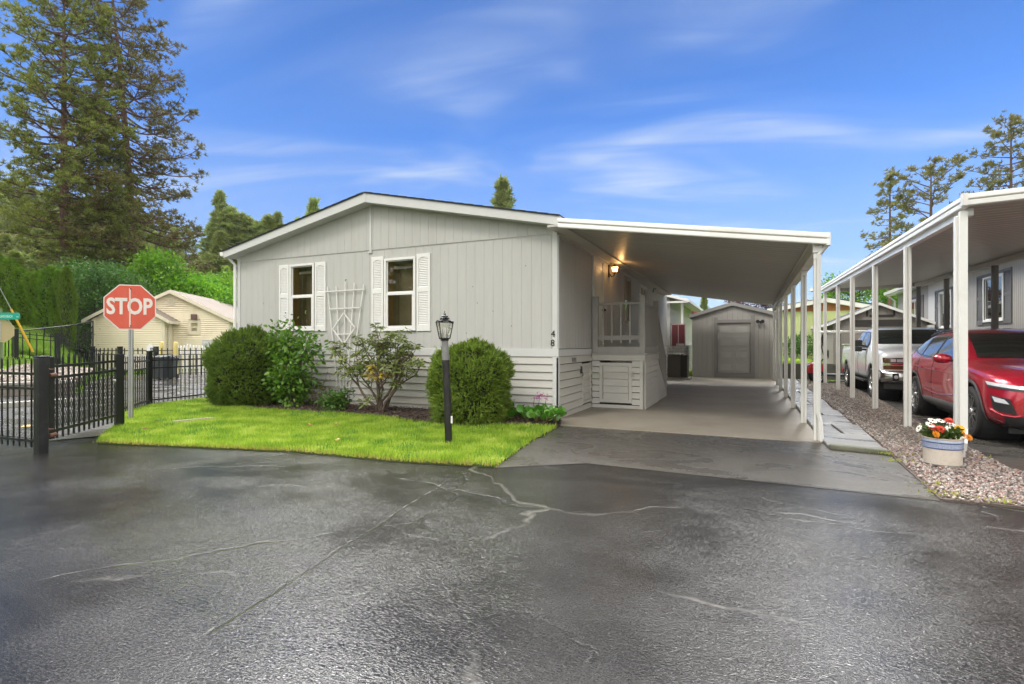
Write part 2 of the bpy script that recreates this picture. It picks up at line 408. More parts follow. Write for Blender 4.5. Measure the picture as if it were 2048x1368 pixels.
def asphalt(name, dark, light, wet_lo, wet_hi, rip=.3, rs=16, cracks=True, seam=None, dry_r=.42, wet_r=.06, agg=.35, tint=None, wsc=.42):
    m, t = nt(name)
    tc = N(t, 'ShaderNodeTexCoord'); v = tc.outputs['Object']
    fine = noise(t, v, 95, 4, .75); mid = noise(t, v, 22, 4, .6); big = noise(t, v, .8, 4, .6, .6)
    c = mixc(t, mrange(t, fine, .35, .75, 0, 1), dark, light)
    c = mixc(t, mrange(t, big, .3, .7, 0, .35), c, tuple(x * .7 for x in dark))
    vw = mapping(t, v, (1, 1.5, 1), (0, 0, .5))
    wetn = noise(t, vw, wsc, 5, .6, 1.2)
    wet = mrange(t, wetn, wet_lo, wet_hi, 0, 1)
    c = mixc(t, mathn(t, 'MULTIPLY', wet, .35), c, tuple(x * .5 for x in dark))
    wv = N(t, 'ShaderNodeVectorMath', operation='ADD'); L(t, v, wv.inputs[0])
    ncol = t.nodes.new('ShaderNodeTexNoise'); ncol.inputs['Scale'].default_value = .9; ncol.inputs['Detail'].default_value = 4; L(t, v, ncol.inputs['Vector'])
    sc = N(t, 'ShaderNodeVectorMath', operation='SCALE'); L(t, ncol.outputs['Color'], sc.inputs[0]); sc.inputs['Scale'].default_value = 1.1
    L(t, sc.outputs[0], wv.inputs[1])
    crackh = None
    if cracks:
        vo = N(t, 'ShaderNodeTexVoronoi'); vo.feature = 'DISTANCE_TO_EDGE'; vo.inputs['Scale'].default_value = .34; L(t, wv.outputs[0], vo.inputs['Vector'])
        msk = mrange(t, noise(t, v, .55, 2), .45, .55, 0, 1)
        ck = mathn(t, 'MULTIPLY', mrange(t, vo.outputs['Distance'], .0015, .006, 1, 0), msk)
        # mineral bloom along the old repairs
        vo2 = N(t, 'ShaderNodeTexVoronoi'); vo2.feature = 'DISTANCE_TO_EDGE'; vo2.inputs['Scale'].default_value = .27
        L(t, mapping(t, wv.outputs[0], (1, 1.6, 1), loc=(4.2, 8.1, 0)), vo2.inputs['Vector'])
        bl = mathn(t, 'MULTIPLY', mrange(t, vo2.outputs['Distance'], .001, .010, .40, 0), mrange(t, noise(t, v, .6, 3), .50, .62, 0, 1))
        bl = mathn(t, 'MULTIPLY', bl, mrange(t, mid, .3, .6, .2, 1))
        c = mixc(t, bl, c, (.34, .32, .29))
        c = mixc(t, ck, c, (.008, .008, .008)); crackh = ck
    if seam:
        (ax, ay), (bx, by) = seam
        ln = math.hypot(bx - ax, by - ay); nx, ny = -(by - ay) / ln, (bx - ax) / ln
        dt = N(t, 'ShaderNodeVectorMath', operation='DOT_PRODUCT'); L(t, v, dt.inputs[0]); dt.inputs[1].default_value = (nx, ny, 0)
        off = mathn(t, 'ADD', mathn(t, 'SUBTRACT', dt.outputs['Value'], nx * ax + ny * ay), mathn(t, 'MULTIPLY', mathn(t, 'SUBTRACT', noise(t, v, 1.5, 3), .5), .10))
        ds = mathn(t, 'ABSOLUTE', off)
        al = N(t, 'ShaderNodeVectorMath', operation='DOT_PRODUCT'); L(t, v, al.inputs[0]); al.inputs[1].default_value = ((bx - ax) / ln, (by - ay) / ln, 0)
        a0 = ((bx - ax) * ax + (by - ay) * ay) / ln
        inside = mathn(t, 'MULTIPLY', mrange(t, al.outputs['Value'], a0 - .05, a0, 0, 1), mrange(t, al.outputs['Value'], a0 + ln, a0 + ln + .3, 1, 0))
        sm = mathn(t, 'MULTIPLY', mrange(t, ds, .004, .012, 1, 0), inside)
        c = mixc(t, sm, c, (.006, .006, .006))
        pale = mathn(t, 'MULTIPLY', mathn(t, 'MULTIPLY', mrange(t, mathn(t, 'ABSOLUTE', mathn(t, 'SUBTRACT', off, .022)), .003, .010, .35, 0), inside), mrange(t, noise(t, v, 5, 3), .50, .62, 0, 1))
        c = mixc(t, pale, c, (.36, .34, .3))
        crackh = mathn(t, 'MAXIMUM', crackh, sm) if crackh is not None else sm
    if tint:
        c = mixc(t, mrange(t, noise(t, v, .7, 4, .6, .5), .45, .7, 0, .6), c, tint)
    p = N(t, 'ShaderNodeBsdfPrincipled'); L(t, c, p.inputs['Base Color'])
    rr = mathn(t, 'ADD', mathn(t, 'MULTIPLY', wet, wet_r - dry_r), dry_r)
    L(t, mathn(t, 'ADD', rr, mathn(t, 'MULTIPLY', mathn(t, 'SUBTRACT', mid, .5), .12)), p.inputs['Roughness'])
    p.inputs['Specular IOR Level'].default_value = .5; p.inputs['IOR'].default_value = 1.36
    # stones standing out of the film, and the film's own wavering
    stone = mathn(t, 'MULTIPLY', noise(t, v, 70, 3, .7), mathn(t, 'SUBTRACT', 1.0, mathn(t, 'MULTIPLY', wet, .72)))
    nrm = bumpn(t, stone, agg, .012)
    rw = t.nodes.new('ShaderNodeTexNoise'); rw.inputs['Scale'].default_value = rs; rw.inputs['Detail'].default_value = 3; rw.inputs['Distortion'].default_value = 1.2
    L(t, mapping(t, v, (1, 2.6, 1), (0, 0, .75)), rw.inputs['Vector'])
    nrm = bumpn(t, mathn(t, 'MULTIPLY', rw.outputs['Fac'], mrange(t, noise(t, v, .7, 3, .6), .38, .62, .35, 1)), rip, .50 / rs, nrm)
    nrm = bumpn(t, noise(t, v, 1.1, 2, .5), .10, .05, nrm)
    if crackh is not None: nrm = bumpn(t, mathn(t, 'SUBTRACT', 1.0, crackh), .5, .01, nrm)
    L(t, nrm, p.inputs['Normal']); out(t, p.outputs[0]); return m
sa, sb = gnd(430, 1260), gnd(884, 970)
STREET = asphalt('wet_street_asphalt', (.009, .0085, .008), (.062, .059, .055), .44, .56, rip=.40, dry_r=.16, wet_r=.04, agg=.13, rs=38, seam=((sa.x, sa.y), (sb.x, sb.y)))
APRON = asphalt('damp_apron_asphalt', (.038, .034, .030), (.15, .14, .125), .44, .66, rip=.15, cracks=False, dry_r=.42, wet_r=.08, agg=.6, tint=(.075, .066, .052), wsc=.8)
SIDEROAD = asphalt('wet_side_road_asphalt', (.07, .068, .065), (.15, .145, .14), .38, .62, rip=.14, dry_r=.4, wet_r=.1, agg=.3)
NDRIVE = asphalt('neighbour_drive_asphalt', (.06, .057, .052), (.17, .16, .145), .42, .62, rip=.1, cracks=False, dry_r=.45, wet_r=.1, agg=.4, tint=(.06, .045, .03))
SLAB = asphalt('carport_slab_concrete', (.27, .24, .195), (.36, .325, .265), .60, .9, rip=.04, cracks=False, dry_r=.55, wet_r=.25, agg=.12, tint=(.19, .16, .12), wsc=.6)
PAVER = asphalt('walkway_concrete', (.22, .215, .205), (.33, .325, .31), .45, .65, rip=.05, cracks=False, dry_r=.5, wet_r=.16, agg=.15, tint=(.15, .145, .13), wsc=1.2)

def sheet(name, poly, z, m, thick=0.0, kind='structure'):
    b = MB()
    if thick: b.prism([(x, y, z - thick) for x, y in poly], (0, 0, thick))
    else: b.add([(x, y, z) for x, y in poly], [tuple(range(len(poly)))])
    o = b.build(name, m); tag(o, kind=kind); return o
sheet('street', [(-60, -90), (60, -90), (60, 6.6), (-7.5, 6.6), (-9.2, 4.2), (-60, 2.0)], .0, STREET)
sheet('side_road', [(-60, 2.0), (-9.2, 4.2), (-8.9, 4.9), (-9.6, 5.5), (-11.1, 6.5), (-12.0, 7.6), (-12.5, 9.4), (-12.7, 13), (-14, 24), (-24, 24), (-27, 20), (-24.6, 12.6), (-17.2, 8.6), (-18.2, 6.8), (-60, 6.8)], .006, SIDEROAD)
sheet('driveway_apron', [(-2.62, 5.33), (-1.73, 5.98), (.2, 5.9), (1.56, 5.83), (1.62, 8.1), (.95, 8.42), (.95, 8.56), (-3.0, 8.56), (-2.86, 7.2)], .006, APRON, thick=.03)
b = MB(); b.grid([[(x, y, zz) for x in (-3.4, -2, -.5, .95)] for y, zz in ((8.54, .018), (9.6, .0), (11.6, -.02), (15, -.022), (24.5, -.022))])
b.grid([[(x, y, zz) for x in (-3.4, -2, -.5, .95)] for y, zz in ((8.54, -.01), (8.54, .018))])
tag(b.build('carport_slab', SLAB), kind='structure')
b = MB()
ys_ = [8.16, 9.3, 10.35, 11.6, 12.5, 13.7, 14.9, 15.9, 17.2, 18.5, 19.8, 21.2, 23]
for i in range(len(ys_) - 1):
    y0, y1 = ys_[i] + .012, ys_[i + 1] - .012
    e = rnd.uniform(-.02, .02)
    if i % 2 == 1:
        b.prism([(.96, y0, -.02), (1.28 + e, y0, -.02), (1.24 + e, y1, -.02), (.96, y1, -.02)], (0, 0, .075 + rnd.uniform(-.006, .006)))
        b.prism([(1.31 + e, y0, -.02), (1.63, y0 + e, -.02), (1.66, y1, -.02), (1.27 + e, y1, -.02)], (0, 0, .075 + rnd.uniform(-.006, .006)))
    else:
        b.prism([(.96, y0, -.02), (1.60 + e, y0 - (.05 if i == 0 else 0), -.02), (1.64 + e, y1, -.02), (.96, y1, -.02)], (0, 0, .078 + rnd.uniform(-.006, .006)))
tag(b.build('walkway', PAVER, bevel=.012), kind='structure')
b = MB(); b.prism([(.97, 8.06, 0), (1.61, 7.93, 0), (1.61, 8.09, 0), (.97, 8.14, 0)], (0, 0, .075))
tag(b.build('walkway_kerb', mat('mossy_kerb', (.13, .13, .09), .6, var=.3, vs=5, bump=.4, bs=40, dirt=(.07, .09, .02), dirts=4), bevel=.02), kind='structure')
sheet('neighbour_driveway', [(2.66, 5.83), (60, 5.83), (60, 7), (6.4, 7.2), (6.4, 24), (3.05, 24), (2.95, 16), (2.68, 10), (2.64, 7.6)], .010, NDRIVE)
# worn yellow line on the side road
g0 = gnd(41, 856); g1 = gnd(62, 854)
sheet('road_marking', [(g0.x, g0.y), (g1.x, g1.y), (g1.x - .25, g1.y + .12), (g0.x - .2, g0.y + .1)], .011, mat('yellow_road_paint', (.45, .30, .05), .6, var=.3, vs=6))

# ---------------------------------------------------------------- lawn, bed, gravel
LAWN = [(-2.62, 5.36), (-3.76, 5.14), (-5.28, 5.06), (-7.0, 4.68), (-8.35, 4.36), (-9.05, 4.85), (-9.75, 5.40), (-11.2, 6.32), (-12.15, 7.42), (-12.6, 9.5), (-11.7, 9.5), (-11.6, 8.2), (-9.6, 7.95), (-8.2, 8.0), (-6.6, 8.05), (-5.2, 7.75), (-4.4, 7.7), (-3.6, 8.15), (-2.9, 8.3), (-2.84, 7.1)]
BED = [(-11.7, 9.31), (-11.6, 8.1), (-9.6, 7.85), (-8.2, 7.9), (-6.6, 7.95), (-5.2, 7.65), (-4.4, 7.6), (-3.6, 8.05), (-2.9, 8.25), (-2.95, 8.62), (-3.2, 9.31)]
sheet('lawn_soil', LAWN, .025, mat('lawn_soil', (.06, .09, .015), .9, var=.35, vs=6, bump=.8, bs=60, dirt=(.10, .07, .03), dirts=3), thick=.06)
sheet('planting_bed', BED, .045, mat('dark_mulch', (.030, .018, .012), .85, var=.5, vs=14, bump=1.0, bs=45, dirt=(.07, .035, .02), dirts=6), thick=.08)
def in_poly(px, py, poly):
    x, y = px, py; ins = np.zeros(len(x), bool); n = len(poly)
    for i in range(n):
        x0, y0 = poly[i]; x1, y1 = poly[(i + 1) % n]
        c = ((y0 > y) != (y1 > y))
        xi = (x1 - x0) * (y - y0) / ((y1 - y0) if y1 != y0 else 1e-9) + x0
        ins ^= c & (x < xi)
    return ins
def pts_in(poly, n, g):
    a = np.array(poly); lo, hi = a.min(0), a.max(0)
    p = g.random((int(n), 2)) * (hi - lo) + lo
    return p[in_poly(p[:, 0], p[:, 1], poly)]
g = np.random.default_rng(3)
BLADE = (np.array([(-.5,0,0),(.5,0,0),(-.38,.12,.55),(.38,.12,.55),(0,.36,1.0)]), np.array([(0,1,2),(1,3,2),(2,3,4)]))
def grass(name, poly, n, hmin, hmax, wd, z, m, seed):
    g = np.random.default_rng(seed)
    p = pts_in(poly, n, g); k = len(p); bare = np.sin(p[:, 0] * 2.3 + 4) * np.sin(p[:, 1] * 3.1 + 1) + .5 * np.sin(p[:, 0] * 7.7 - p[:, 1] * 5) > 1.02
    p = p[~(bare & (g.random(k) < .55))]; k = len(p); p = p + g.normal(0, .022, (k, 2))
    # a few thin and a few lush places
    f = np.sin(p[:, 0] * 1.9 + 1) * np.sin(p[:, 1] * 2.6 + .5) + .6 * np.sin(p[:, 0] * 5.1 + p[:, 1] * 3.3)
    az = g.random(k) * 2 * np.pi; tl = g.normal(0, .22, k)
    h = hmin + (hmax - hmin) * np.clip(g.random(k) ** 1.5 * .9 + .13 * f + .12, .03, 1.1)
    ca, sa_ = np.cos(az), np.sin(az)
    R = np.zeros((k, 3, 3)); ww = wd * (0.7 + .6 * g.random(k)) / h
    R[:, 0, 0] = ca * ww; R[:, 1, 0] = sa_ * ww; R[:, 0, 1] = -sa_ * .9; R[:, 1, 1] = ca * .9
    R[:, 0, 2] = -sa_ * tl; R[:, 1, 2] = ca * tl; R[:, 2, 2] = 1
    V, F = scatter(*BLADE, np.c_[p, np.full(k, z)], R, h)
    return tag(np_mesh(name, V, F, m), kind='stuff')
GRASSM = leafmat('lawn_grass', (.12, .23, .018), (.34, .48, .045), (.62, .64, .16), trans=.45, rough=.5, clump=2.6, spec=.25, cw=.62)
grass('lawn_grass', LAWN, 250000, .018, .080, .011, .02, GRASSM, 5)
TALLG = leafmat('coarse_lawn_grass', (.06, .15, .02), (.14, .28, .03), (.24, .38, .05), trans=.4, clump=3)
g = np.random.default_rng(61); cs = pts_in(LAWN, 150, g); pp = (cs[:, None, :] + g.normal(0, .07, (len(cs), 60, 2))).reshape(-1, 2); pp = pp[in_poly(pp[:, 0], pp[:, 1], LAWN)]; k = len(pp)
az = g.random(k) * 6.28; h = .035 + .07 * g.random(k); ca, sa_ = np.cos(az), np.sin(az); tl = g.normal(0, .45, k); R = np.zeros((k, 3, 3)); ww = .011 / h
R[:, 0, 0] = ca * ww; R[:, 1, 0] = sa_ * ww; R[:, 0, 1] = -sa_; R[:, 1, 1] = ca; R[:, 0, 2] = -sa_ * tl; R[:, 1, 2] = ca * tl; R[:, 2, 2] = 1
V, F = scatter(*BLADE, np.c_[pp, np.full(k, .022)], R, h); tag(np_mesh('lawn_grass', V, F, TALLG), kind='stuff')
edge = []
for i in range(4): edge.append(LAWN[i])
DRYG = leafmat('dry_edge_grass', (.30, .20, .06), (.38, .30, .08), (.25, .34, .05), trans=.4)
def band(poly, w):
    up = [(x, y) for x, y in poly]; dn = [(x, y + w) for x, y in poly]
    return up + dn[::-1]
grass('edge_thatch', band([(-2.62, 5.34), (-3.76, 5.12), (-5.28, 5.04), (-7.0, 4.66), (-8.35, 4.34)], .17), 30000, .012, .042, .012, .02, DRYG, 8)
def ico():
    p = (1 + 5 ** .5) / 2
    v = np.array([(-1,p,0),(1,p,0),(-1,-p,0),(1,-p,0),(0,-1,p),(0,1,p),(0,-1,-p),(0,1,-p),(p,0,-1),(p,0,1),(-p,0,-1),(-p,0,1)]) / 1.9
    f = np.array([(0,11,5),(0,5,1),(0,1,7),(0,7,10),(0,10,11),(1,5,9),(5,11,4),(11,10,2),(10,7,6),(7,1,8),(3,9,4),(3,4,2),(3,2,6),(3,6,8),(3,8,9),(4,9,5),(2,4,11),(6,2,10),(8,6,7),(9,8,1)])
    return v, f
def stonemat(name, stops, rough=.45):
    m, t = nt(name); ge = N(t, 'ShaderNodeNewGeometry'); tc = N(t, 'ShaderNodeTexCoord')
    c = ramp(t, ge.outputs['Random Per Island'], stops)
    n = noise(t, tc.outputs['Object'], 60, 3)
    c = mixc(t, mrange(t, n, .3, .7, 0, .35), c, (.12, .10, .09))
    p = N(t, 'ShaderNodeBsdfPrincipled', Roughness=rough); L(t, c, p.inputs['Base Color']); out(t, p.outputs[0]); return m
def stones(name, poly, n, r0, r1, z, m, seed):
    g = np.random.default_rng(seed); p = pts_in(poly, n, g); k = len(p)
    R = frames(g.normal(size=(k, 3)), g) * np.array([1.0, .75, .5])[None, None, :]
    zz = z + g.random(k) * r1 * .8
    V, F = scatter(*ico(), np.c_[p, zz], R, r0 + (r1 - r0) * g.random(k) ** 1.5)
    return tag(np_mesh(name, V, F, m, smooth=True), kind='stuff')
GRAV_F = [(1.58, 5.86), (7.5, 5.86), (2.9, 7.0), (2.62, 7.6), (2.64, 8.7), (1.66, 8.7)]
GRAV_B = [(1.66, 8.6), (2.64, 8.6), (2.70, 11), (2.98, 16.5), (3.0, 22.5), (1.68, 22.5)]
sheet('gravel_soil', [(1.56, 5.85), (7.6, 5.85), (3.0, 7.0), (2.66, 7.6), (2.66, 8.7), (2.72, 11), (3.0, 16.5), (3.05, 23), (1.62, 23), (1.62, 8.0)], .02, mat('gravel_soil', (.11, .085, .07), .9, var=.4, vs=30, bump=.8, bs=80), thick=.05)
stones('gravel', GRAV_F, 27000, .010, .026, .022, stonemat('pink_gravel', [(0, (.36, .19, .145)), (.22, (.17, .14, .13)), (.4, (.42, .29, .24)), (.58, (.12, .11, .105)), (.75, (.48, .42, .37)), (.9, (.26, .19, .16)), (1, (.50, .48, .45))]), 11)
stones('gravel', GRAV_B, 33000, .012, .028, .022, stonemat('brown_gravel', [(0, (.17, .13, .105)), (.25, (.10, .085, .075)), (.45, (.28, .22, .17)), (.65, (.13, .10, .085)), (.85, (.36, .31, .25)), (1, (.45, .42, .37))]), 12)
WEED = leafmat('pale_weeds', (.22, .28, .04), (.40, .42, .08), (.30, .36, .05), trans=.4)
for i, (u, v, n, s) in enumerate([(1778, 913, 60, .05), (1800, 927, 50, .05), (1872, 975, 60, .05), (1893, 995, 90, .07), (1836, 918, 40, .05), (1700, 885, 0, .05), (1958, 918, 30, .04), (1990, 1008, 40, .05)]):
    if not n: continue
    p = gnd(u, v); g = np.random.default_rng(50 + i)
    P = np.c_[g.normal(p.x, s * 1.4, n), g.normal(p.y, s, n), np.full(n, .03)]
    dr = g.normal(size=(n, 3)); dr[:, 2] = np.abs(dr[:, 2]) + .4
    V, F = scatter(*LEAF, P, frames(dr, g), .014 + .02 * g.random(n))
    tag(np_mesh('weed', V, F, WEED), 'small tuft of pale green weeds at the ' + ['corner of the grey kerb', 'gravel edge just past the kerb', 'apron edge below the flower pot', 'gravel tip where apron meets street', 'left of the flower pot', '', 'neighbour drive edge right of the pot', 'street edge of the pink gravel'][i], 'weed', 'weeds growing in the gravel')
# mulch chips and fallen leaves
g = np.random.default_rng(21); p = pts_in(BED, 9000, g); k = len(p)
CHIP = (np.array([(-.5,-.12,0),(.5,-.14,.03),(.5,.14,.02),(-.5,.1,0)]), np.array([(0,1,2,3)]))
dr = g.normal(size=(k, 3)) * .5; dr[:, 2] = 1
V, F = scatter(*CHIP, np.c_[p, .047 + .035 * g.random(k)], frames(dr, g), .02 + .05 * g.random(k))
tag(np_mesh('mulch', V, F, stonemat('mulch_chips', [(0, (.035, .02, .013)), (.5, (.06, .032, .02)), (.85, (.09, .05, .03)), (1, (.16, .09, .06))], .8)), kind='stuff')
DEAD = leafmat('fallen_leaf', (.28, .10, .03), (.36, .18, .05), trans=.2)
for i, (u, v) in enumerate([(672, 849), (620, 850), (312, 841), (292, 858), (676, 880)]):
    p = gnd(u, v, .08)
    b = MB(); a = i * 1.3
    q = [(p.x + math.cos(a + k_) * r, p.y + math.sin(a + k_) * r, .085 + .012 * (k_ % 2)) for k_, r in ((0, .06), (.8, .03), (1.6, .055), (2.5, .03), (3.3, .05), (4.2, .035), (5.2, .055))]
    b.add([(p.x, p.y, .085)] + q, [(0, k_ + 1, (k_ + 1) % 7 + 1) for k_ in range(7)])
    tag(b.build('fallen_leaf', DEAD, solidify=.003), 'brown fallen leaf on the lawn ' + ['below the small bush', 'in front of the leafy shrub', 'right of the stop sign post', 'between stop sign and street', 'near the middle of the street edge'][i], 'leaf', 'fallen leaves on the lawn')
# ---------------------------------------------------------------- wall building blocks
def fY(y0):      # wall whose face looks towards -Y: s = x, depth outwards = -y
    return lambda s, z, d: (s, y0 - d, z)
def fX(x0):      # wall whose face looks towards +X: s = y
    return lambda s, z, d: (x0 + d, s, z)
def fXn(x0):
    return lambda s, z, d: (x0 - d, s, z)
def boards(mb, F, s0, s1, zlo, zhi, w, openings=(), d=.012, gv=.005, m=0):
    """upright grooved boards; zlo, zhi may be functions of s; openings = (sa, sb, za, zb)"""
    zl = zlo if callable(zlo) else (lambda s: zlo); zh = zhi if callable(zhi) else (lambda s: zhi)
    cuts = sorted(set([s0, s1] + [s0 + i * w for i in range(1, int((s1 - s0) / w) + 1)] + [c for o in openings for c in o[:2] if s0 < c < s1]))
    grooves = set(round(s0 + i * w, 5) for i in range(0, int((s1 - s0) / w) + 2))
    for a, b in zip(cuts, cuts[1:]):
        if b - a < .004: continue
        spans = [(zl, zh)]
        for (oa, ob, za, zb) in openings:
            if oa <= a + 1e-4 and ob >= b - 1e-4:
                spans = [(zl, (lambda s, q=za: q)), ((lambda s, q=zb: q), zh)]
        ga = gv if round(a, 5) in grooves else 0; gb = gv if round(b, 5) in grooves else 0
        for lo, hi in spans:
            if hi(a) - lo(a) < .002 and hi(b) - lo(b) < .002: continue
            prof = [(a, -d), (a + ga, 0), (b - gb, 0), (b, -d)]
            vs = [F(s, lo(s), dd) for s, dd in prof] + [F(s, max(hi(s), lo(s)), dd) for s, dd in prof]
            mb.add(vs, [(0, 1, 5, 4), (1, 2, 6, 5), (2, 3, 7, 6), (0, 3, 2, 1), (4, 5, 6, 7), (3, 0, 4, 7)], m)
def laps(mb, F, s0, s1, z0, z1, n, lip=.030, openings=(), m=0, gap=.010):
    h = (z1 - z0) / n
    for i in range(n):
        a, b = z0 + i * h, z0 + (i + 1) * h
        segs = [(s0, s1)]
        for (oa, ob, za, zb) in openings:
            if za < b - .01 and zb > a + .01:
                segs = [q for (p0, p1) in segs for q in ((p0, min(p1, oa)), (max(p0, ob), p1)) if q[1] - q[0] > .005]
        for p0, p1 in segs:
            vs = []
            for s in (p0, p1):
                vs += [F(s, a + gap, -.012), F(s, a + gap, lip), F(s, b - .006, .004), F(s, b - .006, -.012)]
            mb.add(vs, [(0, 1, 5, 4), (1, 2, 6, 5), (2, 3, 7, 6), (3, 0, 4, 7), (0, 3, 2, 1), (4, 5, 6, 7)], m)
    vs = [F(s0, z0, -.012), F(s1, z0, -.012), F(s1, z1, -.012), F(s0, z1, -.012)]
    if not openings: mb.add(vs, [(0, 1, 2, 3)], m)
def fbox(mb, F, s0, s1, z0, z1, d0, d1, m=0):
    vs = [F(s, z, d) for d in (d0, d1) for s, z in ((s0, z0), (s1, z0), (s1, z1), (s0, z1))]
    return mb.add(vs, [(0, 1, 2, 3), (4, 7, 6, 5), (0, 4, 5, 1), (1, 5, 6, 2), (2, 6, 7, 3), (3, 7, 4, 0)], m)
def ring(mb, F, s0, s1, z0, z1, w, d0, d1, m=0):
    fbox(mb, F, s0, s1, z0, z0 + w, d0, d1, m); fbox(mb, F, s0, s1, z1 - w, z1, d0, d1, m)
    fbox(mb, F, s0, s0 + w, z0 + w, z1 - w, d0, d1, m); fbox(mb, F, s1 - w, s1, z0 + w, z1 - w, d0, d1, m)
def pq(mb, F, s0, s1, z0, z1, d):      # a pane, its face turned outwards
    q = [Vector(F(*c, d)) for c in ((s0, z0), (s1, z0), (s1, z1), (s0, z1))]
    n = (q[1] - q[0]).cross(q[2] - q[0]); o = Vector(F(s0, z0, d + 1)) - q[0]
    mb.add(q, [(0, 1, 2, 3)] if n.dot(o) > 0 else [(3, 2, 1, 0)])
ROOM = mat('dim_room', (.42, .35, .23), .9, var=.2)
JAMB = mat('varnished_oak_jamb', (.62, .38, .13), .5, var=.15, vs=4, stretch=(4, 4, .5))
BLIND = mat('blind_fabric', (.42, .38, .30), .8, var=.05)
NICHEG = mat('dark_interior', (.02, .02, .019), .9)
def window(F, s0, s1, z0, z1, parent, frame_m, hung=True, niche=True, fw=.05, proud=.04, inside=ROOM, jamb=True, vertical=False):
    b = MB(); ring(b, F, s0, s1, z0, z1, fw, -.03, proud)
    fbox(b, F, s0 - .012, s1 + .012, z0 - .02, z0, -.01, proud + .012)
    win = b.build('window', frame_m, parent, bevel=.004)
    a0, a1, c0, c1 = s0 + fw, s1 - fw, z0 + fw, z1 - fw
    b = MB(); p = MB()
    if hung:
        zm = (c0 + c1) / 2 - .02
        ring(b, F, a0, a1, c0, zm + .04, .042, .000, .026)
        ring(b, F, a0, a1, zm, c1, .020, -.026, -.002)
        fbox(b, F, a0, a1, zm + .041, zm + .075, -.025, .012)
        pq(p, F, a0 + .03, a1 - .03, c0 + .03, zm + .01, .012)
        pq(p, F, a0 + .012, a1 - .012, zm + .03, c1 - .012, -.012)
    elif vertical:
        sm = (a0 + a1) / 2
        ring(b, F, a0, sm + .02, c0, c1, .032, -.004, .022); ring(b, F, sm - .015, a1, c0, c1, .028, -.028, -.006)
        pq(p, F, a0 + .02, sm, c0 + .02, c1 - .02, .008); pq(p, F, sm, a1 - .02, c0 + .02, c1 - .02, -.016)
    else:
        ring(b, F, a0, a1, c0, c1, .03, -.02, .01); pq(p, F, a0 + .02, a1 - .02, c0 + .02, c1 - .02, -.006)
    b.build('sash', frame_m, win, bevel=.003)
    p.build('pane', GLASS, win)
    if niche:
        b = MB(); D = -.45
        q = [F(a0, c0, D), F(a1, c0, D), F(a1, c1, D), F(a0, c1, D)]; r = [F(a0, c0, -.03), F(a1, c0, -.03), F(a1, c1, -.03), F(a0, c1, -.03)]
        b.add(q + r, [(0, 1, 2, 3), (0, 4, 5, 1), (1, 5, 6, 2), (2, 6, 7, 3), (3, 7, 4, 0)])
        b.build('window_recess', inside, win)
        if jamb:
            b = MB(); fbox(b, F, a0 + .001, a0 + .018, c0, c1, -.20, -.031); fbox(b, F, a1 - .018, a1 - .001, c0, c1, -.13, -.031)
            b.build('jamb', JAMB, win)
            b = MB(); fbox(b, F, a0 + .05, a1 - .04, c1 - .16, c1 - .10, -.24, -.17)
            fbox(b, F, a0 + .12, a0 + .126, c0 + .1, c1 - .12, -.20, -.194)
            b.build('blind', BLIND, win)
    return win

# ---------------------------------------------------------------- the grey manufactured home, number 48
XL, XR, YF, YB = -11.8, -3.25, 9.32, 23.6
RX, RZ, EX, SLP = -7.525, 4.65, 4.42, .2125
def roof_z(x): return RZ - SLP * abs(x - RX)
home = thing('mobile_home', 'pale grey single-storey manufactured home with white shutters and low gable roof', 'house', (RX, 16.4, 0))
FR = fY(YF)
W1, W2 = (-10.0, -9.23, 1.73, 3.29), (-7.22, -6.41, 1.70, 3.25)
b = MB()
boards(b, FR, XL + .1, XR - .1, 1.31, 3.455, .203, [W1, W2], d=.005, gv=.003)
boards(b, fY(YF - .016), XL + .02, XR - .02, 3.468, lambda s: roof_z(s) - .10, .203, d=.006, gv=.004)
fbox(b, FR, XL + .02, XR - .02, 3.468, 3.48, .0, .0155)
fbox(b, FR, XL + .1, XR - .1, 3.45, 3.475, -.01, .004)
boards(b, fX(XR), YF + .1, YB - .1, 1.31, 3.55, .2, [(11.74, 12.60, 1.25, 3.38), (14.98, 15.88, 2.0, 3.34), (17.4, 18.68, 2.0, 3.36)])
boards(b, fXn(XL), YF + .1, YB - .1, 1.31, 3.55, .2)
b.box(XL + .1, YB - .05, 0, XR - .1, YB, 3.5)
b.box(XL + .1, YB - .3, 3.45, XR - .1, YB - .28, 3.5)
b.build('wall', WALL, home)
b = MB()      # trims: corners, gable batten, belt band
fbox(b, FR, XR - .1, XR + .0, 1.31, 3.56, -.02, .018); fbox(b, FR, XL, XL + .1, 1.31, 3.56, -.02, .018)
fbox(b, fX(XR), YF + .0, YF + .09, 1.31, 3.52, -.02, .016); fbox(b, fX(XR), YB - .1, YB, 1.31, 3.55, -.02, .016)
fbox(b, FR, -7.62, -7.56, 3.42, roof_z(-7.6) - .11, .017, .036)
fbox(b, FR, -7.67, -7.56, 3.40, 3.44, .002, .03)
fbox(b, FR, XL, XR + .02, 1.16, 1.308, -.02, .028); fbox(b, fX(XR), YF - .008, 11.55, 1.165, 1.30, -.02, .026); fbox(b, fX(XR), 13.5, YB, 1.165, 1.30, -.02, .026)
fbox(b, fX(XR), YF + .12, YB - .1, 3.40, 3.54, .002, .02)
fbox(b, FR, XR - .1, XR + .022, -.02, 1.155, -.02, .030); fbox(b, FR, XL - .02, XL + .1, -.02, 1.155, -.02, .030)
fbox(b, fX(XR), YF - .03, YF + .07, -.02, 1.15, -.02, .024)
b.build('trim', TRIM, home, bevel=.004)
b = MB()
laps(b, fY(YF - .0), XL + .1, XR - .1, -.02, 1.16, 8)
laps(b, fX(XR), YF + .07, 11.62, -.06, 1.165, 8, openings=[(10.86, 11.5, .12, .98)])
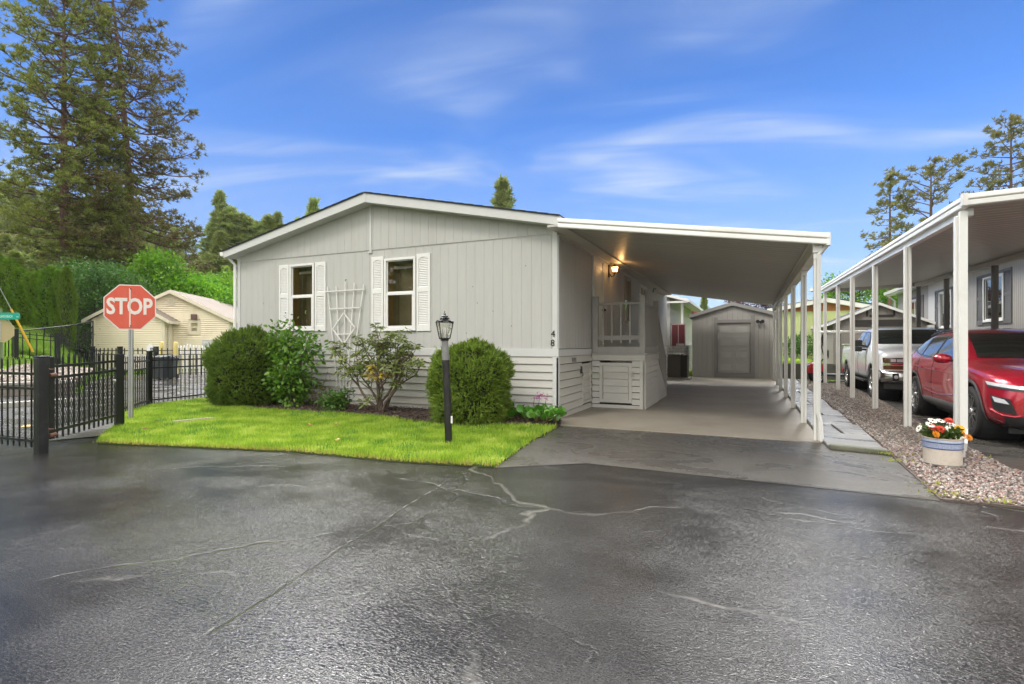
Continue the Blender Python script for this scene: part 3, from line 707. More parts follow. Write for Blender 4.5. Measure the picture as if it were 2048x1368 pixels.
laps(b, fX(XR), 13.4, YB, -.06, 1.165, 8)
b.box(XL, YF + .05, -.02, XL + .02, YB, 1.2)
b.build('skirting', LAP, home)
b = MB(); laps(b, fX(XR + .004), 10.92, 11.44, .18, .92, 5, lip=.018); ring(b, fX(XR), 10.86, 11.5, .12, .98, .06, -.004, .030)
hatch = b.build('skirting_hatch', LAP, home)
b = MB(); fbox(b, fX(XR), 10.70, 10.76, .78, .93, .018, .05); b.tube([(XR + .06, 10.74, .80), (XR + .075, 10.72, .74), (XR + .06, 10.68, .73)], .010, 6)
b.build('latch', DARKPL, hatch)
b = MB()
for y in (10.12, 10.27):
    ring(b, fX(XR), y, y + .11, 1.03, 1.12, .012, .02, .028)
    for k in range(4): fbox(b, fX(XR), y + .012, y + .098, 1.045 + k * .017, 1.055 + k * .017, .02, .026)
b.build('vent', mat('small_vent', (.12, .11, .10), .7), home)
b = MB()      # roof deck with shingles, both slopes, and soffits
for sx in (-1, 1):
    xe = RX + sx * EX
    b.prism([(RX, 8.99, RZ + .016), (xe, 8.99, roof_z(xe) + .016), (xe, 8.99, roof_z(xe) - .0), (RX, 8.99, RZ)], (0, 14.85, 0))
    for k in range(20):      # shingle courses
        x0 = RX + sx * EX * (k + 1) / 20
        b.prism([(x0, 8.985, roof_z(x0) + .018), (x0 - sx * .2, 8.985, roof_z(x0 - sx * .2) + .018), (x0, 8.985, roof_z(x0) + .025)], (0, 14.86, 0))
b.build('roof', SHINGLE, home)
b = MB()
for sx in (-1, 1):
    xe = RX + sx * EX
    b.prism([(RX, 9.02, RZ - .003), (xe, 9.02, roof_z(xe) - .003), (xe, 9.02, roof_z(xe) - .165), (RX, 9.02, RZ - .20)], (0, .03, 0))
    b.prism([(RX, 23.75, RZ - .003), (xe, 23.75, roof_z(xe) - .003), (xe, 23.75, roof_z(xe) - .165), (RX, 23.75, RZ - .20)], (0, .03, 0))
    b.prism([(RX, 9.051, RZ - .18), (xe, 9.051, roof_z(xe) - .15), (xe, 9.051, roof_z(xe) - .165), (RX, 9.051, RZ - .195)], (0, .27, 0))
    b.box(xe - sx * .02, 9.052, roof_z(xe) - .16, xe, 23.74, roof_z(xe) - .004)
    b.box(xe - sx * .021, 9.33, roof_z(xe) - .15, RX + sx * 4.27, 23.7, roof_z(xe) - .135)
b.box(RX - .035, 9.01, RZ - .205, RX + .035, 9.019, RZ - .01)
b.build('fascia', TRIM, home, bevel=.003)
b = MB()
xe = RX - EX
b.prism([(xe - .11, 9.0, roof_z(xe) - .02), (xe - .002, 9.0, roof_z(xe) - .02), (xe - .002, 9.0, roof_z(xe) - .12), (xe - .07, 9.0, roof_z(xe) - .12), (xe - .10, 9.0, roof_z(xe) - .08)], (0, 14.7, 0))
b.build('gutter', WHITE, home)
b = MB(); b.tube([(xe - .05, 9.22, 3.57), (XL - .055, 9.28, 3.40), (XL - .055, 9.28, .15), (XL - .2, 9.2, .06)], .04, 8)
b.build('downspout', WHITE, home, smooth=50)
for x, z in ((-5.05, 2.55), (-4.95, 2.22), (-4.60, 2.05), (-4.2, 1.75), (-5.2, 1.62), (-10.9, 2.4), (-3.9, 2.9), (-10.6, 1.9)):
    b = MB(); b.lathe([(0, -.004), (.010, -.003), (.012, .002)], 8, (x, YF, z), 'y'); b.build('nail_head', mat('rusted_nail', (.16, .12, .09), .7) if 'rusted_nail' not in bpy.data.materials else bpy.data.materials['rusted_nail'], home)
for q in (W1, W2): window(FR, *q, home, WHITE)
def shutter(F, s0, s1, z0, z1, parent, m, arch=True):
    b = MB(); st = .045
    fbox(b, F, s0, s0 + st, z0, z1, .0, .03); fbox(b, F, s1 - st, s1, z0, z1, .0, .03)
    zm = z0 + (z1 - z0) * .535
    for a, c in ((z0, z0 + .13), (zm - .05, zm + .05), (z1 - .075, z1)): fbox(b, F, s0 + st, s1 - st, a, c, .0, .028)
    if arch:
        mid = (s0 + s1) / 2; zt = z1 - .075
        for k in range(8):
            u0, u1 = s0 + st + (s1 - s0 - 2 * st) * k / 8, s0 + st + (s1 - s0 - 2 * st) * (k + 1) / 8
            hgt = .045 * min(1, (abs((u0 + u1) / 2 - mid) / ((s1 - s0) / 2 - st)) ** 2)
            fbox(b, F, u0, u1, zt - hgt - .002, zt, .0, .026)
    for a, c in ((z0 + .13, zm - .05), (zm + .05, z1 - .075)):
        n = max(4, int((c - a) / .036)); h = (c - a) / n
        for k in range(n):
            zz = a + k * h
            b.add([F(s0 + st, zz, .024), F(s1 - st, zz, .024), F(s1 - st, zz + h * .95, .006), F(s0 + st, zz + h * .95, .006),
                   F(s0 + st, zz, .016), F(s1 - st, zz, .016), F(s1 - st, zz + h * .95, .0), F(s0 + st, zz + h * .95, .0)],
                  [(0, 1, 2, 3), (4, 7, 6, 5), (0, 4, 5, 1), (2, 6, 7, 3)])
    b.add([F(s0, z0, .002), F(s1, z0, .002), F(s1, z1, .002), F(s0, z1, .002)], [(0, 1, 2, 3)])
    return b.build('shutter', m, parent)
for s0, s1, z0, z1 in ((-10.345, -10.03, 1.70, 3.30), (-9.20, -8.885, 1.70, 3.30), (-7.565, -7.25, 1.675, 3.31), (-6.38, -6.05, 1.675, 3.30)):
    shutter(FR, s0, s1, z0, z1, home, WHITE)
FXR = fX(XR)
window(FXR, 14.98, 15.88, 2.0, 3.34, home, mat('bronze_window_frame', (.36, .34, .29), .5), hung=False, vertical=True, jamb=False)
window(FXR, 17.4, 18.68, 2.0, 3.36, home, WHITE, hung=False, vertical=True, jamb=False)
b = MB(); ring(b, FXR, 11.70, 12.64, 1.22, 3.42, .05, -.02, .03)
dr = b.build('door_frame', WHITE, home)
b = MB(); fbox(b, FXR, 11.75, 12.59, 1.27, 3.37, -.03, .012)
for a, c in ((1.42, 2.15), (2.3, 3.2)): ring(b, FXR, 11.88, 12.46, a, c, .03, .012, .020)
door = b.build('door', mat('cream_door_paint', (.80, .76, .66), .5, var=.04), home)
b = MB(); b.tube([(XR + .012, 12.52, 2.22), (XR + .07, 12.52, 2.22)], .016, 8); b.lathe([(.005, .06), (.03, .07), (.034, .09), (.02, .105), (.0, .108)], 12, (XR, 12.52, 2.22), 'x')
b.build('handle', DARKPL, door)
def text_mesh(name, s, size, loc, rot, m, parent=None, extrude=.002, offset=0.0, xs=1.0, align='CENTER'):
    cu = bpy.data.curves.new(name, 'FONT'); cu.body = s; cu.size = size; cu.extrude = extrude; cu.offset = offset
    cu.align_x = align; cu.align_y = 'CENTER'; cu.resolution_u = 3
    tmp = bpy.data.objects.new(name, cu); COL.objects.link(tmp); bpy.context.view_layer.update()
    me = bpy.data.meshes.new_from_object(tmp.evaluated_get(bpy.context.evaluated_depsgraph_get()))
    bpy.data.objects.remove(tmp)
    mx = Matrix.Translation(loc) @ rot.to_4x4() @ Matrix.Diagonal((xs, 1, 1, 1))
    bb = base_of(parent)
    if bb is not None: mx = (Matrix.Translation(bb.location) @ Matrix.Rotation(bb.rotation_euler.z, 4, 'Z')).inverted() @ mx
    me.transform(mx); me.materials.clear(); me.name = name
    return link_mesh(name, me, m, parent)
ROTF = Matrix.Rotation(R_(90), 3, 'X')        # text standing up, facing -Y
text_mesh('house_number', '4', .175, (-3.335, YF - .026, 1.585), ROTF, BLACK, home, .004)
text_mesh('house_number', '8', .175, (-3.345, YF - .026, 1.415), ROTF, BLACK, home, .004)
# ---------------------------------------------------------------- wall lantern, lit
LAMPG = mat('lit_lantern_glass', (.9, .7, .45), .4, emit=((1.0, .52, .17), 9.0))
ly, lz, lx = 13.22, 3.30, XR + .16
lan = thing('wall_lantern', 'lit bronze carriage lantern glowing on the side wall under the carport roof', 'wall light', (XR + .02, ly, lz))
BRONZE = mat('aged_bronze', (.09, .05, .03), .45, metal=.6)
b = MB(); b.box(XR + .001, ly - .055, lz - .20, XR + .025, ly + .055, lz + .12); b.tube([(XR + .02, ly, lz - .1), (XR + .08, ly, lz - .2), (XR + .14, ly, lz - .17), (lx, ly, lz - .10)], .013, 8)
b.lathe([(.0, .135), (.012, .13), (.02, .11), (.05, .095), (.095, .055), (.10, .045), (.085, .045)], 8, (lx, ly, lz))
b.lathe([(.0, -.12), (.02, -.115), (.05, -.095), (.065, -.09), (.065, -.08)], 8, (lx, ly, lz))
for k in range(6):
    a = k * math.pi / 3; b.tube([(lx + .062 * math.cos(a), ly + .062 * math.sin(a), lz - .085), (lx + .088 * math.cos(a), ly + .088 * math.sin(a), lz + .048)], .006, 5)
b.build('bracket', BRONZE, lan, smooth=40)
b = MB(); b.lathe([(.055, -.08), (.080, .044)], 12, (lx, ly, lz)); b.build('lamp_glass', LAMPG, lan, smooth=60)
pl = bpy.data.lights.new('lantern_bulb', 'POINT'); pl.energy = 6; pl.color = (1, .55, .2); pl.shadow_soft_size = .05
po = bpy.data.objects.new('lantern_bulb', pl); COL.objects.link(po); po.location = (lx + .13, ly, lz + .02)
po.parent = None
# junction box under the awning
b = MB(); b.box(XR + .001, 19.75, 3.42, XR + .09, 20.15, 3.53); b.box(XR + .09, 19.85, 3.44, XR + .14, 20.05, 3.50)
b.tube([(XR + .05, 19.8, 3.42), (XR + .05, 19.8, 3.30)], .025, 8)
tag(b.build('floodlight', mat('grey_floodlight', (.2, .19, .17), .5), bevel=.006), 'small grey flood light box high on the side wall under the carport', 'flood light')
# ---------------------------------------------------------------- trellis
TR = mat('white_trellis_paint', (.70, .68, .64), .55, var=.05, dirt=(.52, .48, .4), dirts=4)
b = MB(); ty = YF - .045
for k in range(5):
    xt = -8.285 + (k - 2) * .262; xb = -8.34 + (k - 2) * .08
    zt = 2.72 + (.05 if k in (2, 3) else 0) + (.04 if k == 2 else 0)
    b.bar((xb, ty, .30), (xt, ty, zt), .022, .014, (0, 1, 0))
for z, hw, xc in ((2.60, .56, -8.29), (2.20, .45, -8.30), (1.62, .25, -8.32), (.42, .22, -8.34)):
    b.bar((xc - hw, ty - .016, z), (xc + hw, ty - .016, z + .01), .022, .014, (0, 1, 0))
dm = [(-8.30, 2.10), (-7.98, 1.76), (-8.31, 1.40), (-8.62, 1.74)]
for k in range(4):
    (xa, za), (xb, zb) = dm[k], dm[(k + 1) % 4]
    b.bar((xa, ty - .03, za), (xb, ty - .03, zb), .028, .016, (0, 1, 0))
tag(b.build('trellis', TR), 'white wooden fan trellis with a diamond leaning on the front wall', 'trellis')
b = MB(); b.tube([(-8.29, YF - .002, 2.86), (-8.29, YF - .03, 2.85), (-8.30, YF - .035, 2.80), (-8.28, YF - .05, 2.82)], .006, 6)
tag(b.build('wall_hook', BLACK), 'small dark metal hook on the front wall above the trellis', 'hook')

# ---------------------------------------------------------------- porch deck with skirting, railings and steps
dk_ = thing('porch_deck', 'raised grey porch deck with pale skirting, railings and steps under the carport', 'porch', (-2.65, 12.5, 0))
DX, DY0, DY1 = -2.06, 11.6, 13.45
b = MB(); laps(b, fY(DY0), XR + .03, DX - .1, -.08, 1.03, 8, openings=[(-3.05, -2.33, .10, .985)])
laps(b, fX(DX), DY0 + .09, DY1, -.08, 1.03, 8)
fbox(b, fY(DY0), DX - .1, DX, -.08, 1.03, -.02, .026); fbox(b, fX(DX), DY0 - .026, DY0 + .09, -.08, 1.03, -.02, .024)
fbox(b, fY(DY0), XR + .03, DX + .024, 1.035, 1.155, -.02, .03); fbox(b, fX(DX), DY0 - .026, DY1, 1.035, 1.155, -.02, .024)
b.build('skirting', LAP, dk_)
b = MB(); laps(b, fY(DY0 - .004), -2.97, -2.41, .16, .925, 5, lip=.018); ring(b, fY(DY0), -3.05, -2.33, .10, .985, .07, -.004, .034)
hd = b.build('storage_door', LAP, dk_)
b = MB(); b.box(-2.345, DY0 - .055, .74, -2.28, DY0 - .03, .77); b.tube([(-2.30, DY0 - .06, .80), (-2.30, DY0 - .07, .70), (-2.28, DY0 - .06, .68)], .009, 6); b.build('latch', GALV, hd)
b = MB(); b.box(XR + .02, DY0 - .05, 1.158, DX + .05, DY1, 1.20); b.build('floor', DECKP, dk_)
b = MB(); b.box(XR + .12, DY0 - .015, 1.202, DX - .1, DY0 + .02, 1.34); b.box(DX - .035, DY0 + .06, 1.202, DX, DY1 - .06, 1.34); b.build('kick_board', DECKP, dk_)
for x, y, z in ((XR + .10, DY0 + .03, 2.44), (DX - .045, DY0 + .03, 2.44), (DX - .045, DY1 - .05, 2.44)):
    b = MB(); b.box(x - .055, y - .055, 1.203, x + .055, y + .055, z); b.box(x - .062, y - .062, z, x + .062, y + .062, z + .03); b.build('post', DECKP, dk_, bevel=.008)
b = MB(); b.box(XR + .156, DY0 + .0, 2.27, DX - .102, DY0 + .05, 2.32); b.box(DX - .075, DY0 + .088, 2.27, DX - .02, DY1 - .11, 2.32)
b.box(XR + .156, DY0 + .052, 1.49, DX - .102, DY0 + .085, 1.59); b.build('rail', DECKP, dk_, bevel=.006)
for k in range(5):
    x = XR + .27 + k * .20; b = MB(); b.box(x - .016, DY0 + .018, 1.42, x + .016, DY0 + .05, 2.268); b.build('baluster', DECKP, dk_)
for k in range(13):
    y = DY0 + .17 + k * .125; b = MB(); b.box(DX - .062, y - .016, 1.342, DX - .03, y + .016, 2.268); b.build('baluster', DECKP, dk_)
for k in range(6):
    zt = 1.02 - k * .18; y = DY1 + k * .26
    b = MB(); b.box(XR + .05, y, zt - .04, DX - .02, y + .28, zt); b.build('tread', DECKP, dk_)
b = MB(); b.prism([(DX - .02, DY1 + .01, -.05), (DX - .02, DY1 + 1.55, -.05), (DX - .02, DY1 + 1.55, .08), (DX - .02, DY1 + .01, 1.0)], (.02, 0, 0)); b.build('stringer', LAP, dk_)
b = MB(); b.box(DX - .09, DY1 + 1.45, -.05, DX, DY1 + 1.54, 1.12); b.build('post', DECKP, dk_, bevel=.008)
b = MB(); b.bar((DX - .045, DY1 - .0, 2.28), (DX - .045, DY1 + 1.5, 1.05), .05, .045); b.bar((DX - .045, DY1 + .0, 1.32), (DX - .045, DY1 + 1.5, .22), .04, .04); b.build('handrail', DECKP, dk_)
for k in range(9):
    y = DY1 + .12 + k * .15; f = (y - DY1) / 1.5; b = MB(); b.box(DX - .062, y - .016, 1.34 - 1.1 * f, DX - .03, y + .016, 2.26 - 1.23 * f); b.build('baluster', DECKP, dk_)

# ---------------------------------------------------------------- carport awnings
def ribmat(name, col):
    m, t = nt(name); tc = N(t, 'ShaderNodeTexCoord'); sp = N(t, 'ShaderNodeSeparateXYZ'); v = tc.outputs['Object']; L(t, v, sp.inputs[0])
    f = mathn(t, 'FRACT', mathn(t, 'MULTIPLY', sp.outputs[1], 5.0)); rib_shade = mrange(t, mathn(t, 'ABSOLUTE', mathn(t, 'SUBTRACT', f, .5)), .06, .14, 1, 0)  # shading of the ribs put into the colour as dark bands
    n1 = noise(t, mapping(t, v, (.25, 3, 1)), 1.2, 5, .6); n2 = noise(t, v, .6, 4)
    c = mixc(t, mrange(t, n1, .3, .7, 0, .5), col, tuple(x * .72 for x in col)); c = mixc(t, mathn(t, 'MULTIPLY', rib_shade, mrange(t, n2, .3, .7, .45, .85)), c, tuple(x * .38 for x in col))
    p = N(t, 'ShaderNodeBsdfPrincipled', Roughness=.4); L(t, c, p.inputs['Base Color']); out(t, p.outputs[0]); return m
def ribbed(mb, x0, x1, y0, y1, zf, pitch=.2, thick=.075):
    """pan roof: ribs run down the slope (along x)"""
    n = int((y1 - y0) / pitch); pr = []
    for k in range(n):
        y = y0 + k * pitch
        pr += [(y, 0), (y + pitch * .86, 0), (y + pitch * .87, .055), (y + pitch * .985, .055)]
    pr.append((y0 + n * pitch, 0))
    lo = [[(x, y, zf(x, y) + dz) for y, dz in pr] for x in (x0, (x0 + x1) / 2, x1)]
    mb.grid(lo)
    mb.grid([[(x, y, zf(x, y) + thick) for y in (y0, y1)] for x in (x0, x1)])
aw = thing('carport', 'white metal carport awning on slim posts joined to the grey home', 'carport', (.9, 8.6, 0))
AX0, AX1, AY0, AY1 = -3.0, 1.0, 8.62, 22.85
def za(x, y): return 3.50 - .157 * (x + 3.0)
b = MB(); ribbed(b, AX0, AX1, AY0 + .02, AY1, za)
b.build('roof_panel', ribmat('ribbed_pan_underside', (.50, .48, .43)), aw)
def lip(mb, p, q, nrm, h=.155):
    """white two-roll fascia between p and q (top edge points), facing nrm"""
    p, q, nrm = Vector(p), Vector(q), Vector(nrm)
    prof = [(0, 0), (.05, 0), (.062, -.015), (.062, -h * .40), (.048, -h * .46), (.034, -h * .48), (.034, -h * .52), (.048, -h * .54), (.056, -h * .6), (.056, -h * .93), (.045, -h), (0, -h)]
    mb.prism([p + nrm * a + Vector((0, 0, c)) for a, c in prof], q - p)
b = MB(); lip(b, (-2.99, 8.62, 3.565), (1.03, 8.62, 2.962), (0, -1, 0), .165)
b.box(1.0, 8.565, 2.79, 1.05, 8.66, 2.97)
b.build('front_fascia', WHITEMETAL, aw, smooth=40)
b = MB(); lip(b, (1.0, 8.63, 2.955), (1.0, AY1, 2.955), (1, 0, 0), .155); b.build('gutter', WHITEMETAL, aw, smooth=40)
b = MB(); b.box(.84, 8.66, 2.71, .96, AY1 - .1, 2.86); b.box(.80, 8.68, 2.865, .985, AY1 - .12, 2.874); b.build('beam', WHITEMETAL, aw, bevel=.006)
b = MB(); b.box(XR + .03, 9.1, 3.41, XR + .06, AY1, 3.50); b.box(XR + .02, 8.7, 3.45, AX0 + .06, AY1, 3.49); b.build('wall_rail', PAN, aw)
for k, y in enumerate((8.72, 10.75, 13.2, 15.75, 18.15, 20.3, 22.7)):
    b = MB(); x = .90
    for dx in (-.028, .028): b.box(x + dx - .018, y - .036, -.02, x + dx + .018, y + .036, 2.705)
    b.box(x - .011, y - .010, -.02, x + .011, y + .022, 2.70)
    b.box(x - .05, y - .042, 2.62, x + .05, y + .042, 2.708)
    b.build('post', WHITEMETAL, aw, bevel=.008)
b = MB()      # downspout on the front post with its kicked-out foot
b.tube([(1.0, 8.66, 2.80), (.915, 8.66, 2.68), (.905, 8.655, .42), (.935, 8.64, .30), (.95, 8.60, .02)], .026, 4)
b.build('downspout', WHITEMETAL, aw)
aw2 = thing('carport', "white metal carport awning with dark inner posts over the neighbour's cars", 'carport', (2.4, 8, 0))
def zb(y): return 3.10 + .0187 * (y - 7.95)
def zb2(x, y): return zb(y) - .02 + .035 * (x - 2.4)
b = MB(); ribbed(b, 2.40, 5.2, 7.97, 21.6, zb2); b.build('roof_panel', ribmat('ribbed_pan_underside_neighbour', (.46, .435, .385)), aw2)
b = MB(); lip(b, (2.37, 7.97, zb(7.95) + .085), (5.25, 7.97, zb(7.95) + .185), (0, -1, 0), .14); b.build('front_fascia', WHITEMETAL, aw2, smooth=40)
b = MB(); lip(b, (2.40, 7.98, zb(7.95) + .080), (2.40, 21.6, zb(21.6) + .080), (-1, 0, 0), .14); b.box(2.315, 7.888, zb(7.95) - .055, 2.369, 7.966, zb(7.95) + .09)
b.build('gutter', WHITEMETAL, aw2, smooth=40)
b = MB(); b.bar((5.1, 8.0, zb(8.) + .0), (5.1, 21.5, zb(21.5) + .0), .10, .12); b.bar((2.46, 21.55, zb(21.5) - .07), (5.1, 21.55, zb(21.5) + .02), .06, .12); b.build('beam', mat('taupe_beam', (.40, .38, .34), .5, dirt=(.26, .23, .19)), aw2)
b = MB(); b.bar((2.44, 8.1, zb(8.1) - .10), (2.44, 21.5, zb(21.5) - .10), .09, .09); b.build('beam', WHITEMETAL, aw2)
for x, y in ((2.345, 8.10), (2.39, 10.60), (2.43, 13.25), (2.39, 15.65), (2.43, 18.3), (2.43, 21.2)):
    b = MB(); zt = zb(y) - .145
    for dx in (-.029, .029): b.box(x + dx - .020, y - .038, -.02, x + dx + .022, y + .038, zt)
    b.box(x - .012, y - .008, -.02, x + .012, y + .03, zt - .002); b.build('post', WHITEMETAL, aw2, bevel=.008)
BROWNP = mat('dark_brown_post', (.085, .075, .065), .5, var=.1)
for y in (9.0, 12.2, 15.4, 18.6, 21.3):
    b = MB(); x = 5.1
    for dx in (-.032, .032): b.box(x + dx - .024, y - .04, -.02, x + dx + .024, y + .04, zb(y) - .06)
    b.box(x - .012, y - .03, -.02, x + .012, y + .03, zb(y) - .061); b.build('post', BROWNP, aw2)
b = MB(); b.bar((2.36, 8.025, 3.0), (2.36, 8.025, .36), .075, .06, (0, 1, 0))
b.prism([(2.325, 7.99, .38), (2.398, 7.99, .38), (2.36, 7.88, .22), (2.29, 7.88, .24)], (.0, .03, -.09))
b.build('downspout', WHITEMETAL, aw2)
# ---------------------------------------------------------------- tool shed at the end of the carport
SHW = mat('shed_grey_siding', (.36, .345, .32), .65, var=.07, vs=1.5, bump=.2, bs=25, stretch=(3, 3, .4))
SHT = mat('shed_trim', (.25, .24, .225), .6, var=.08)
def gable_hut(name, label, cat, x0, x1, y0, y1, ze, zr, xr, wall_m, trim_m, roof_m, bw=.2, z0=-.05, openings=(), over=.12, fas=.11, lapn=0):
    r = thing(name, label, cat, ((x0 + x1) / 2, (y0 + y1) / 2, 0))
    sl = lambda x: zr - (zr - ze) * (abs(x - xr) / ((xr - x0) if x < xr else (x1 - xr)))
    b = MB()
    if lapn:
        n = int((ze - z0) / lapn)
        laps(b, fY(y0), x0, x1, z0, z0 + n * lapn, n, openings=openings, lip=.05, gap=.026)
        z = z0 + n * lapn
        while z < zr - .15:
            a = x0 + (xr - x0) * max(0, (z + lapn - ze) / (zr - ze)); c = x1 - (x1 - xr) * max(0, (z + lapn - ze) / (zr - ze))
            if c - a > .1: laps(b, fY(y0), a, c, z, z + lapn, 1, lip=.05, gap=.026)
            z += lapn
        b.add([(x0, y0 + .03, z0), (x1, y0 + .03, z0), (x1, y0 + .03, ze - .05), (xr, y0 + .03, zr - .05), (x0, y0 + .03, ze - .05)], [(0, 1, 2, 3, 4)])
        laps(b, fX(x1), y0, y1, z0, z0 + n * lapn, n, lip=.025); laps(b, fXn(x0), y0, y1, z0, z0 + n * lapn, n, lip=.025)
    else:
        boards(b, fY(y0), x0, x1, z0, lambda s: sl(s) - .03, bw, openings)
        boards(b, fX(x1), y0, y1, z0, ze - .02, bw); boards(b, fXn(x0), y0, y1, z0, ze - .02, bw)
    b.box(x0, y1 - .05, z0, x1, y1, ze - .02)
    b.build('wall', wall_m, r)
    b = MB(); o = over
    for xa, sg in ((x0 - o, -1), (x1 + o, 1)):
        zz = sl(x0 if sg < 0 else x1) - (zr - ze) / ((xr - x0) if sg < 0 else (x1 - xr)) * o
        b.prism([(xr, y0 - o, zr + .04), (xa, y0 - o, zz + .04), (xa, y0 - o, zz - .01), (xr, y0 - o, zr - .01)], (0, y1 - y0 + 2 * o, 0))
    rf = b.build('roof', roof_m, r)
    b = MB()
    for xa, sg in ((x0 - o, -1), (x1 + o, 1)):
        zz = sl(x0 if sg < 0 else x1) - (zr - ze) / ((xr - x0) if sg < 0 else (x1 - xr)) * o
        b.prism([(xr, y0 - o - .02, zr + .035), (xa, y0 - o - .02, zz + .035), (xa, y0 - o - .02, zz - fas), (xr, y0 - o - .02, zr - fas)], (0, .019, 0))
        b.box(xa - sg * .02, y0 - o, zz - fas, xa + sg * .015, y1 + o, zz + .03)
    b.build('fascia', trim_m, r)
    return r
shed = gable_hut('tool_shed', 'grey gabled shed with a panelled door at the end of the carport', 'shed', -2.22, 1.0, 23.95, 28, 2.66, 3.12, -.62, SHW, SHT, SHINGLE, openings=[(-1.22, .10, .17, 2.30)])
FS = fY(23.95)
b = MB(); fbox(b, FS, -1.34, -1.20, -.04, 2.52, .0, .03); fbox(b, FS, .08, .24, -.04, 2.60, .0, .03); fbox(b, FS, -1.20, .08, 2.29, 2.42, .0, .028); fbox(b, FS, -1.2, .08, -.04, .16, 0, .022)
b.build('door_frame', SHT, shed)
b = MB(); fbox(b, FS, -1.2, .08, .165, 2.285, -.10, -.06)
for k in range(4):
    za_ = .18 + k * .525
    fbox(b, FS, -1.19, .07, za_, za_ + .515, -.06, -.045)
    for xa in (-1.14, -.53):
        ring(b, FS, xa, xa + .55, za_ + .07, za_ + .45, .02, -.045, -.028); fbox(b, FS, xa + .06, xa + .49, za_ + .13, za_ + .39, -.045, -.034)
d_ = b.build('door', mat('off_white_garage_door', (.42, .41, .385), .5, var=.05), shed, bevel=.004)
b = MB(); fbox(b, FS, -1.185, -1.165, 1.62, 1.86, -.045, -.005); b.build('handle', WHITE, d_)
fl = thing('flood_light', 'twin-headed security light on the shed wall right of its door', 'flood light', (.42, 23.9, 2.3))
b = MB(); b.lathe([(.0, -.03), (.055, -.03), (.055, .0)], 12, (.45, 23.92, 2.30), 'y'); b.tube([(.45, 23.9, 2.30), (.38, 23.86, 2.31)], .015, 6); b.tube([(.45, 23.9, 2.30), (.50, 23.84, 2.32)], .015, 6); b.build('bracket', DARKPL, fl)
b = MB()
for x, s in ((.34, -1), (.52, 1)): b.lathe([(.02, .06), (.05, .03), (.07, -.08), (.075, -.09), (.0, -.085)], 12, (x, 23.82, 2.32), 'y')
b.build('lamp_head', DARKPL, fl, smooth=40)

# ---------------------------------------------------------------- air conditioner by the house end
ac = thing('air_conditioner', 'brown box air conditioner standing beside the far end of the grey home', 'air conditioner', (-2.6, 22.3, 0))
ACB = mat('ac_brown_metal', (.085, .075, .055), .5, var=.15); ACD = mat('ac_dark_grille', (.012, .012, .01), .6)
x0, x1, y0, y1, z1 = -2.98, -2.22, 22.0, 22.75, .96
b = MB(); b.box(x0, y0, .05, x1 - .28, y1, z1); b.box(x1 - .27, y0 + .03, .08, x1 - .02, y1, z1 - .03); b.box(x0 - .02, y0 - .02, z1, x1 + .02, y1 + .02, z1 + .035); b.box(x0, y0 - .03, .06, x0 + .2, y0 - .001, .42)
b.build('casing', ACB, ac, bevel=.01)
b = MB()
for k in range(22): b.box(x1 - .27, y0 + .0, .1 + k * .038, x1 - .01, y0 + .03, .118 + k * .038)
b.build('grille', ACD, ac)
b = MB(); b.box(x0 - .08, y0 - .08, -.03, x1 + .08, y1 + .1, .05); b.build('pad', CONCRETE, ac, bevel=.01)
b = MB(); b.tube([(-3.15, 21.95, .0), (-3.18, 21.9, .9), (-3.1, 21.95, 1.0)], .025, 8); b.tube([(-3.0, 22.1, .2), (-3.12, 22.0, .1), (-3.2, 22.05, .25)], .018, 6); b.build('pipe', CHROME, ac)

# ---------------------------------------------------------------- home behind: awning gable, red deck panels, stone skirting
BSTONE = None
def stonewall_mat(name, c0, c1, mort, sx=3.2, sz=6.5):
    m, t = nt(name); tc = N(t, 'ShaderNodeTexCoord'); v = tc.outputs['Object']
    br = N(t, 'ShaderNodeTexBrick'); br.inputs['Scale'].default_value = sx; br.inputs['Mortar Size'].default_value = .018; br.inputs['Brick Width'].default_value = .9; br.inputs['Row Height'].default_value = .42
    br.inputs[1].default_value = (*c0, 1); br.inputs[2].default_value = (*c1, 1); br.inputs[3].default_value = (*mort, 1)
    sp = N(t, 'ShaderNodeSeparateXYZ'); L(t, v, sp.inputs[0]); cb = N(t, 'ShaderNodeCombineXYZ')
    L(t, mathn(t, 'ADD', sp.outputs[0], sp.outputs[1]), cb.inputs[0]); L(t, sp.outputs[2], cb.inputs[1])
    L(t, cb.outputs[0], br.inputs['Vector'])
    c = mixc(t, mrange(t, noise(t, v, 6, 4), .3, .7, 0, .4), br.outputs[0], tuple(x * .5 for x in c0))
    p = N(t, 'ShaderNodeBsdfPrincipled', Roughness=.85); L(t, c, p.inputs['Base Color'])
    L(t, bumpn(t, mathn(t, 'SUBTRACT', mathn(t, 'MULTIPLY', noise(t, v, 30, 3), .3), br.outputs['Fac']), .8, .02), p.inputs['Normal'])
    out(t, p.outputs[0]); return m
CULT = stonewall_mat('pale_cultured_stone', (.46, .44, .40), (.30, .28, .25), (.10, .09, .08))
REDP = mat('dark_red_panel', (.13, .022, .030), .5, var=.1)
bh = thing('house', 'pale home with stone skirting and red deck panels behind the air conditioner', 'house', (-5, 30, 0))
b = MB(); b.box(-9, 25.5, 1.3, -3.35, 36, 3.6); b.build('wall', WALLD, bh)
b = MB(); b.box(-9, 25.4, -.05, -2.75, 36, 1.32); b.box(-3.05, 25.3, -.05, -2.7, 25.6, 1.42); b.build('skirting', CULT, bh)
